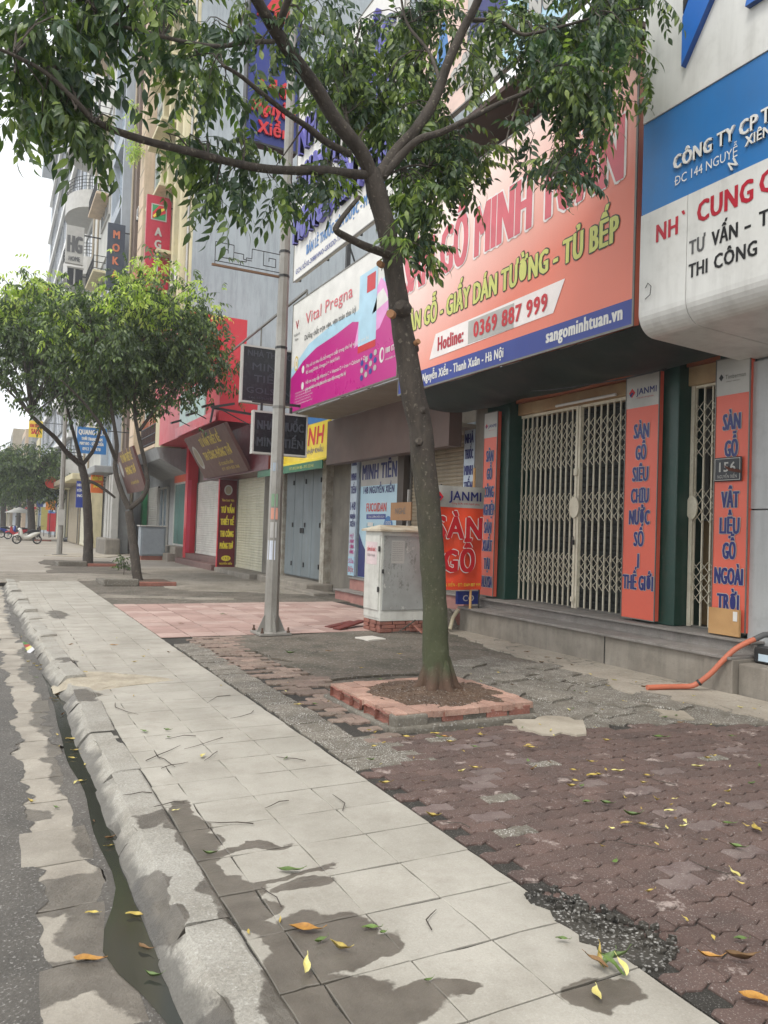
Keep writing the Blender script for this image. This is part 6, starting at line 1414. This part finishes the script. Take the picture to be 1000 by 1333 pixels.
# ================================================================== hanging banner before the left board
bn = thing('hanging_banner', 'orange cloth banner with big red letters strung on poles left of the gates', 'banner', (6.35,9.75,.4))
a, b_ = atY(566,632,9.75), atY(631,628,9.75); zt = a.z+.01; zb = atY(572,768,9.75).z; bx0, bx1 = a.x-.12, b_.x
def cloth(u_, v_): return (bx0+(bx1-bx0)*u_, 9.75-.02*math.sin(u_*9+v_*3)-.012*math.sin(v_*14+u_*2), zt+(zb-zt)*v_)
def clothgrid(v0, v1, nu=20, nv=24, off=0):
    mb = MB(); vv = [Vector(cloth(i/nu, v0+(v1-v0)*j/nv))+Vector((0,-off,0)) for j in range(nv+1) for i in range(nu+1)]
    mb.add(vv, [(j*(nu+1)+i, (j+1)*(nu+1)+i, (j+1)*(nu+1)+i+1, j*(nu+1)+i+1) for j in range(nv) for i in range(nu)], 0, True); return mb
part('cloth', clothgrid(.0, 1.0), c_orgb, bn); part('cloth_header', clothgrid(0, .205, 20, 8, .003), c_bandw, bn)
P = Panel((bx0, 9.72, zt), parent=bn, **YF); W_ = bx1-bx0; H_ = zt-zb
logo(P, W_*.12, H_*.11, .14); P.text('JANMI', W_*.36, H_*.135, H_*.085, c_navy, W_*.56, .03, .006); P.text('Cùng bước trên hạnh phúc', W_*.40, H_*.175, H_*.02, c_redbr, W_*.5, 0, .006)
P.text('SÀN', W_*.54, H_*.50, H_*.20, c_red, W_*.80, .05, .012, outline=(.03, c_whitep), align='c'); P.text('GỖ', W_*.56, H_*.82, H_*.20, c_red, W_*.52, .05, .012, outline=(.03, c_whitep), align='c')
P.text('146 NGUYỄN XIỂN - ÐT: 0369 887 999', W_*.5, H_*.965, H_*.03, c_yel, W_*.9, .02, .010, align='c')
part('pole', MB().tube([(bx1-.17,9.79,.37),(bx1-.165,9.79,zt+.30)], .022, 8), c_wood, bn); part('pole', MB().tube([(bx1-.01,9.80,.34),(bx1-.01,9.80,zt)], .012, 6), c_dark, bn); part('pole', MB().tube([(bx0+.25,9.79,.0),(bx0+.26,9.79,zt+.02)], .015, 6), c_dark, bn)
part('top_bar', MB().tube([(bx0,9.78,zt-.01),(bx1,9.78,zt-.01)], .012, 6), c_dark, bn)
st = tag(part('shop_sign_stub', MB().box(6.45,6.85,9.95,10.0,.42,.62), c_bluep), 'small dark blue board end showing below the hanging banner', 'sign')
P = Panel((6.45,9.95,.62), parent=st, **YF); P.text('CO', .2, .15, .09, c_whitep, .2, .02, .003, align='c')
# mortar lump and pipe stub by the steps
mb = MB(); c = Vector((6.45,10.3,.0)); mb.tube([c+Vector((0,0,-.05)), c+Vector((0,.0,.1)), c+Vector((.05,0,.24)), c+Vector((.08,0,.32))], [.26,.2,.12,.02], 12, jit=.5, seed=5); tag(part('mortar_lump', mb, m_mort), 'lump of broken mortar piled at the far end of the steps', 'rubble')
tag(part('pipe_stub', MB().tube([(6.3,9.9,.05),(6.38,9.95,.22),(6.5,10.0,.33)], .03, 8), plain('pale_pipe', (186,176,150), .6, dirt=.3)), 'pale broken pipe stub leaning by the end of the steps', 'pipe')

# ================================================================== hose
hs_ = thing('hose', 'orange corrugated hose running from the ledge down onto the concrete', 'hose', (6.3,5.5,0))
hp, hr = catmull([Vector(p) for p in ((5.90,5.60,.035),(6.08,5.56,.038),(6.26,5.51,.04),(6.38,5.44,.06),(6.48,5.34,.18),(6.56,5.26,.32),(6.66,5.20,.44),(6.80,5.15,.52),(6.90,5.12,.555))], [.026]*9, 8)
hr = [.026+(.0022 if i%2 else 0) for i in range(len(hp))]
part('hose_body', MB().tube(hp, hr, 10), plain('hose_orange', (190,108,80), .6, (172,96,72), 3, dirt=.2), hs_)
part('end_sleeve', MB().tube([(6.86,5.13,.545),(6.96,5.10,.59),(7.06,5.06,.60)], .03, 10), c_greyp, hs_); part('coupling', MB().tube([hp[26], hp[27]], .033, 10), c_dark, hs_)

# ================================================================== motorbikes far away
def motorbike(x, y, rz, m, label):
    t = thing('motorbike', label, 'motorbike', (x,y,0)); c_, s_ = math.cos(rz), math.sin(rz)
    Tm = lambda p: Vector((x+p[0]*c_-p[1]*s_, y+p[0]*s_+p[1]*c_, p[2]))
    for xx in (-.62,.62):
        n_ = 18; mbw = MB(); ring = [Tm((xx+.25*math.cos(2*math.pi*i/n_), 0, .28+.25*math.sin(2*math.pi*i/n_))) for i in range(n_+1)]; mbw.tube(ring, .045, 6); wl = part('wheel', mbw, c_black, t)
        mbr = MB()
        for i in range(5): a = i*1.256; mbr.bar(Tm((xx,0,.28)), Tm((xx+.24*math.cos(a),0,.28+.24*math.sin(a))), .02)
        part('rim', mbr, c_steel, wl)
    sk = MB(); sk.tube([Tm(p) for p in ((-.75,0,.72),(-.45,0,.62),(-.1,0,.42),(.2,0,.38),(.40,0,.62),(.42,0,.95))], [.06,.15,.14,.12,.13,.08], 10); part('body', sk, m, t)
    part('seat', MB().tube([Tm(p) for p in ((-.70,0,.80),(-.35,0,.80),(.02,0,.72))], [.07,.11,.06], 8), c_black, t); part('handlebar', MB().tube([Tm(p) for p in ((.34,-.34,1.0),(.42,0,.98),(.34,.34,1.0))], .02, 6), c_dark, t)
    part('fork', MB().bar(Tm((.42,.05,.95)), Tm((.62,.05,.28)), .04).bar(Tm((.42,-.05,.95)), Tm((.62,-.05,.28)), .04), c_steel, t); part('headlight', MB().tube([Tm((.48,0,.9)), Tm((.56,0,.9))], [.09,.06], 10), c_whitep, t); part('mudguard', MB().tube([Tm(p) for p in ((.4,0,.5),(.6,0,.58),(.8,0,.5))], .06, 6), m, t)
b = atZ(35,708); motorbike(b.x, b.y, R(200), c_whitep, 'white scooter parked at the foot of the far tree')
b = atZ(22,702); motorbike(b.x, b.y, R(170), c_redw, 'red scooter parked left of the white one'); b = atZ(50,700); motorbike(b.x, b.y, R(80), c_black, 'black motorbike in the shade beyond the white scooter'); b = atZ(12,700); motorbike(b.x, b.y, R(20), c_bluep, 'blue motorbike nearest the left frame edge')
# dark bags at the wall
b = atZ(92,705); tag(part('rubbish_bag', MB().tube([b+Vector((-.5,0,.1)), b+Vector((0,0,.2)), b+Vector((.6,.1,.22)), b+Vector((1.0,.1,.1))], [.12,.26,.3,.1], 9, jit=.5), c_black), 'black rubbish bags slumped before the cream shutters', 'bag')
b = atZ(150,712); tag(part('fallen_branch', MB().tube([b+Vector((-.7,0,.15)), b+Vector((0,0,.5)), b+Vector((.6,0,.8))], [.05,.05,.03], 6, jit=.2), plain('reddish_branch', (130,84,66), .8)), 'reddish plank propped against the concrete block far back', 'plank')
# parasols far
for px, py, Y, c, lb in ((25,690,66,(178,176,170),'grey parasol over the far motorbikes'),(66,660,80,(50,90,150),'blue awning parasol at the far shops')):
    p_ = atZ(px, 702); p_ = atY(px, py-20, Y); t = thing('parasol', lb, 'parasol', (p_.x, Y, 0)); part('pole', MB().tube([(p_.x,Y,0),(p_.x,Y,2.3)], .03, 6), c_dark, t)
    part('canopy', MB().tube([(p_.x,Y,2.0),(p_.x,Y,2.45)], [1.1,.05], 10), plain('parasol_'+str(px), c, .6), t)
# colourful litter in the gutter
mb = MB()
lt = thing('litter', 'crumpled green and red wrapper lying in the wet gutter', 'litter', tuple(atZ(36,842,-.1)))
for k, c in enumerate(((96,150,90),(170,80,70),(190,184,110),(190,190,192))):
    mb = MB(); p_ = atZ(34+k*2, 838+k*3, -.09)
    mb.obox(p_, (.030,.018,.012*(k-1)), (-.012,.03,.012), (0,0,.004)); part('wrapper_piece', mb, plain('wrapper_'+'abcd'[k], c, .35), lt)

# ================================================================== fallen leaves and twigs
m_fy = plain('fallen_yellow', (196,178,92), .55, (150,124,56), 40, dirt=.5, dirtc=(.2,.12,.03), rnd=.15); m_fg = plain('fallen_green', (100,124,60), .5, (76,98,46), 40, dirt=.4, rnd=.2)
m_fo = plain('fallen_amber', (190,142,62), .5, (146,98,40), 40, dirt=.5, rnd=.1); m_fb = plain('fallen_brown', (128,96,58), .7, (96,72,44), 30, rnd=.2); m_fp = plain('fallen_pale', (212,206,140), .5, (196,180,100), 30, rnd=.1)
def fleaf(seed, m, curl):
    rr = random.Random(seed); mb = MB(); L = .085*rr.uniform(.85,1.2); W = L*rr.uniform(.30,.42); k = 7; vv = []
    for i in range(k+1):
        t = i/k; w_ = W*math.sin(math.pi*min(1,t*1.04+.02))**.8; a = curl*(t-.5); x = L*(t-.5); z = .004+curl*.35*L*(t-.5)**2*4*.5; sx = .012*math.sin(t*3+seed)
        for j, s_ in enumerate((-1,0,1)): vv.append((x, s_*w_*.5*(1-.3*curl)+sx, z+(abs(s_)*w_*.34*(.4+curl*.8))+.003*math.sin(t*9+seed+s_)))
    mb.add(vv, [(i*3+j, (i+1)*3+j, (i+1)*3+j+1, i*3+j+1) for i in range(k) for j in range(2)], 0, True); mb.tube([(L*.5,sx,z),(L*.62,sx+.005,z+.004)], .0012, 4)
    return mb.mesh('fallen_leaf', m)
LM = {c: [fleaf(s*7+i, m, .4+.5*(s%3)) for s in range(4)] for i, (c, m) in enumerate((('yellow',m_fy),('green',m_fg),('amber',m_fo),('brown',m_fb),('pale',m_fp)))}
leaves = [ # px, py, z, rot, colour, scale, label
 (398,1211,.006,10,'amber',1.25,'plump amber leaf lying in the wet stain on the footpath'),(399,1262,.012,75,'pale',1.2,'pale upright leaf curled in the wet stain below the amber one'),(443,1237,.008,-10,'yellow',1.1,'curled yellow leaf right of the amber leaf on the wet stain'),
 (378,1133,.006,5,'green',1.15,'broad dark green leaf on a dry footpath tile'),(484,1210,.006,25,'green',.95,'small olive leaf at the crossing of two tile joints'),(418,1226,.006,60,'green',.8,'dull green leaf between the amber and yellow leaves'),
 (274,1112,.006,20,'green',.7,'little green leaf on the damp tile near the kerb'),(265,985,.008,80,'pale',.9,'pale leaf standing on edge on the footpath tiles'),(187,953,.006,-20,'green',1.0,'green leaf beside the kerb joint higher up the footpath'),(218,951,.006,10,'green',.8,'small light green leaf right of the kerb joint'),
 (200,1271,-.104,0,'green',.7,'bright green leaf in the wet gutter near the bottom edge'),(115,1250,-.108,-12,'amber',1.1,'brown amber leaf pair on the gutter slab at the left'),(175,1193,-.104,-8,'yellow',.8,'yellow leaf floating in the gutter puddle'),(73,1052,-.108,-10,'green',.6,'green leaf on the gutter slab higher up'),(40,1045,-.108,-15,'yellow',.8,'yellow leaf at the edge of the asphalt'),
 (105,1017,-.104,30,'yellow',.7,'yellow leaf caught against the kerb foot'),(120,1190,-.106,5,'yellow',.6,'tiny yellow leaf before the puddle'),(190,1235,-.104,-35,'brown',.8,'brown leaf at the puddle edge'),(143,1092,-.106,20,'brown',.6,'small brown leaf in the damp gutter'),
 (324,1214,.006,-60,'yellow',.45,'tiny yellow leaf on the kerb top'),(228,1055,.006,10,'pale',.5,'tiny pale leaf on damp stain by the kerb'),
 (502,1021,.012,25,'yellow',1.0,'yellow leaf at the footpath edge by the terrazzo tiles'),(563,1064,.012,-8,'yellow',1.0,'curled yellow leaf on the footpath edge before the red pavers'),
 (780,1295,.012,80,'pale',.9,'pale green leaf on the small damp patch at the footpath corner'),(733,1224,.014,10,'green',.7,'green leaf lying on the rubble in the broken corner'),(925,1246,.012,-8,'amber',1.0,'curved amber leaf on the near red pavers'),(965,1250,.012,-20,'brown',1.2,'dark curled leaf right of the curved amber leaf'),(990,1303,.012,-35,'amber',1.3,'bright amber leaf at the right frame edge'),(966,1224,.012,20,'green',.8,'green leaf above the dark curled leaf on the pavers'),
 (957,1140,.012,75,'pale',1.0,'pale leaf with a long stalk on the red pavers'),(824,1062,.012,5,'green',1.0,'round green leaf on the middle of the red pavers'),(838,1074,.012,-10,'yellow',.9,'long yellow leaf just below the round green one'),(815,1073,.012,20,'yellow',.7,'small yellow leaf left of the long yellow one'),(868,1079,.012,60,'pale',.6,'small pale leaf right of the long yellow one'),(890,1078,.012,10,'pale',.7,'pale leaf in line with the long yellow one, farther right'),
 (949,1072,.012,0,'green',.8,'bright green leaf left of the upright leaf pair'),(987,1080,.014,80,'yellow',1.1,'upright yellow leaf pair near the right frame edge'),(960,1104,.012,-12,'green',1.0,'olive green leaf below the bright green one'),(930,1052,.012,30,'pale',.8,'cupped pale leaf on the red pavers'),(872,1057,.012,5,'pale',.8,'pale flat leaf behind the round green one'),
 (765,1045,.012,35,'green',.9,'green leaf in a small scattered heap left of the round one'),(790,1047,.012,-5,'green',1.0,'mottled green leaf beside the small heap'),(745,1025,.012,25,'yellow',.9,'curved yellow leaf on the pavers left of the middle'),(757,1023,.012,50,'green',.6,'tiny green leaf touching the curved yellow one'),(772,1011,.012,22,'yellow',1.0,'yellow leaf near the far part of the red pavers'),(804,1005,.012,-15,'pale',.9,'pale twisted leaf on the far red pavers'),(838,1020,.012,10,'yellow',.6,'small yellow leaf between two twigs'),(843,1010,.012,5,'yellow',.8,'yellow leaf with a straight twig behind it'),(878,1040,.012,0,'pale',.5,'tiny pale leaf on the far pavers'),
 (770,993,.012,-8,'yellow',.8,'yellow leaf near the mortar patch'),(790,965,.014,5,'yellow',.8,'lime yellow leaf at the paver boundary'),(860,960,.014,0,'green',1.3,'broad green leaf at the far paver boundary'),(953,959,.014,0,'green',.8,'green leaf near the right end of the paver boundary'),(908,999,.012,-15,'pale',.9,'pale curled leaf right of centre on the far pavers'),(922,988,.012,10,'yellow',.7,'small yellow leaf above the pale curled one'),
 (530,960,.012,-8,'yellow',1.1,'yellow leaf nearest the pit corner'),(567,956,.012,0,'yellow',.8,'yellow leaf in the row before the brick pit'),(580,960,.012,-12,'amber',.9,'amber leaf in the row before the brick pit'),(586,967,.012,10,'yellow',.8,'yellow leaf just below the amber one at the pit'),(626,957,.012,5,'yellow',.9,'yellow leaf before the pit front, right part'),(618,973,.012,-15,'green',.8,'olive leaf below the pit front'),(618,1001,.012,-5,'yellow',.9,'yellow leaf on the pavers under the pit'),(601,1006,.012,25,'pale',.8,'pale brown leaf left of that under the pit'),(487,972,.012,60,'yellow',.8,'yellow leaf on the terrazzo tiles'),(690,974,.012,-15,'yellow',.9,'yellow leaf before the pale mortar patch'),(717,952,.014,50,'pale',.7,'pale leaf on the mortar patch edge'),(693,1003,.012,40,'brown',.7,'brown curled leaf below the mortar patch'),(747,1003,.012,5,'yellow',.8,'yellow leaf beyond the paver heap'),
 (495,885,.012,0,'green',.9,'green leaf on the dark cement left of the pit'),(470,870,.012,0,'yellow',.7,'small yellow leaf on the dark cement'),(472,908,.012,10,'pale',.6,'pale leaf left of the pit'),(291,800,.012,0,'green',1.3,'green leaf lying on the pink tiles'),(236,812,.012,0,'brown',1.1,'brown leaf on the left pink tiles'),(520,852,.012,0,'yellow',.8,'yellow leaf before the cabinet'),(378,851,.012,0,'green',1.2,'green leaf on the cement near the lamp post'),(428,848,.012,0,'brown',.9,'brown leaf between the lamp post and the cabinet'),(388,918,.012,20,'yellow',.8,'yellow leaf on the worn strip'),(410,917,.012,0,'green',.7,'green leaf on the worn strip'),
 (838,895,.02,10,'brown',.8,'brown leaf by the end of the orange hose'),(686,849,.02,10,'brown',1.0,'brown leaf on the concrete apron below the steps'),(712,856,.02,10,'brown',.9,'second brown leaf on the apron below the steps'),(728,858,.02,-10,'brown',.9,'third brown leaf on the apron, right of the other two'),(705,863,.02,10,'brown',.8,'dark leaf in front of the three on the apron'),
 (148,840,.006,0,'amber',.9,'amber leaf on the distant part of the footpath'),(92,963,-.104,0,'yellow',.8,'yellow leaf in the dark gutter water, middle'),(98,978,-.104,30,'yellow',.8,'yellow leaf just below another in the gutter water'),(48,868,-.104,0,'yellow',.8,'yellow leaf far up the gutter')]
for i, (px, py, z, ro, c, sc, lb) in enumerate(leaves):
    p_ = atZ(px, py, z); o = link('fallen_leaf', LM[c][i%4], None, p_, R(ro)-R(27)); o.scale = (sc,)*3; tag(o, lb, 'leaf', 'fallen leaves on the ground')
rl = random.Random(99); kk = 0; used = set()
while kk < 170:
    x, y = (rl.uniform(2.2,6.2), rl.uniform(2.0,7.0)) if kk < 95 or kk > 140 else (rl.uniform(.1,2.1), rl.uniform(2.2,11)) if kk < 112 else (rl.uniform(.45,.66), rl.uniform(2.4,12))
    if (2.7 < x < 4.25 and 5.0 < y < 6.5): continue
    z = -.104 if 112 <= kk <= 140 else .016 if x > 2.15 else .006
    if not 112 <= kk <= 140 and x < .92: continue
    c = rl.choice(['yellow','yellow','yellow','pale','brown','green']); o = link('fallen_leaf', LM[c][kk%4], None, (x, y, z), rl.uniform(0,6.28)); o.scale = (rl.uniform(.35,.75),)*3
    o.rotation_euler.x = rl.uniform(-.5,.5)
    q = o.location-CAM; qx = CX_+F_*q.dot(rt)/q.dot(fw); qy = CY_-F_*q.dot(up)/q.dot(fw)
    near = min(leaves, key=lambda l: (l[0]-qx)**2+(l[1]-qy)**2)[6]; lb = 'small '+c+' leaf near the '+near
    if len(lb.split()) > 16 or lb in used: lb = None
    used.add(lb)
    tag(o, lb or f"small {c} fallen leaf scattered on the "+('wet gutter' if 112 <= kk <= 140 else 'paving' if x > 2.15 else 'pale footpath'), 'leaf', f"small {c} leaves on the "+('wet gutter' if 112 <= kk <= 140 else 'paving' if x > 2.15 else 'pale footpath')); kk += 1
b = atZ(795,1253,.02)
for i, (dx, dy, ro, c, pit_) in enumerate(((0,0,20,'green',-40),(-.02,.03,80,'yellow',-50),(.03,.0,-30,'green',-20),(-.03,-.03,120,'green',-30),(0,-.05,60,'pale',-20),(-.07,0,100,'brown',-10))):
    o = link('fallen_leaf', LM[c][i%4], None, b+Vector((dx,dy,.01)), R(ro)); o.rotation_euler.y = R(pit_); o.scale = (1.0,)*3
    tag(o, ['longest green leaf of the tuft in the broken footpath corner','yellow leaf standing up in the tuft','dark green leaf pointing right out of the tuft','green leaf at the lower side of the tuft','pale leaf hanging at the bottom of the tuft','dry brown leaf left of the tuft'][i], 'leaf', 'fallen leaves on the ground')
twigs = [((283,978),(266,990),'short twig'),((198,1032),(160,1035),'dark twig'),((240,1044),(200,1050),'long dark twig by the kerb'),((376,1042),(345,1052),'bent twig'),((330,1072),(270,1070),'straight twig'),((446,1055),(433,1034),'hooked twig'),((562,1210),(568,1184),'reddish twig'),((366,1180),(340,1155),'curved damp twig'),((190,990),(235,970),'thin twig'),((210,1000),(245,992),'thin twig'),((205,985),(228,998),'crossing twig'),((150,915),(180,930),'twig'),((612,1077),(575,1070),'thin twig at the paver edge'),((880,1022),(845,1012),'straight twig'),((950,1138),(900,1120),'leaf stalk'),((865,1107),(800,1095),'fine twig on the pavers'),((300,905),(270,915),'twig'),((330,925),(300,935),'twig'),((255,958),(215,962),'twig'),((870,1080),(800,1066),'fine curved twig'),((290,960),(240,975),'twig'),((398,990),(360,985),'fine twig'),((500,880),(530,893),'twig beside the pit'),((455,893),(480,905),'twig left of the pit')]
for i, (a, b_, nm) in enumerate(twigs):
    A_, B_ = atZ(*a, .010), atZ(*b_, .010); d = B_-A_; q = Vector((-d.y, d.x, 0))*rnd.uniform(-.18,.18)
    o = part('fallen_twig', MB().tube([A_, A_.lerp(B_,.35)+q+Vector((0,0,.006)), A_.lerp(B_,.7)+q*.6, B_], [.0028,.0026,.0022,.0012], 5, jit=.3, seed=i), m_bark2)
    near = min(leaves, key=lambda l: (l[0]-a[0])**2+(l[1]-a[1])**2)[6]
    where = ('on the red pavers' if A_.x > 2.15 and A_.y < 5 else 'on the cement' if A_.x > 2.15 else 'on the pale footpath')
    tag(o, ' '.join((nm.split(' on ')[0]+' beside the '+near).split()[:16]) , 'twig', 'thin dry twigs lying '+where)

# ------------------------------------------------------------------ thin humid air
mb = MB(); mb.box(-40, 60, -30, 260, -1.4, 60); hz = MB()
n = bpy.data.materials.new('humid_air'); n.use_nodes = True; n.node_tree.nodes.clear()
v_ = n.node_tree.nodes.new('ShaderNodeVolumePrincipled'); v_.inputs['Density'].default_value = .0012; v_.inputs['Color'].default_value = (.96,.97,1,1)
o_ = n.node_tree.nodes.new('ShaderNodeOutputMaterial'); n.node_tree.links.new(v_.outputs[0], o_.inputs['Volume'])
hz = part('haze', mb, n); hz['kind'] = 'stuff'
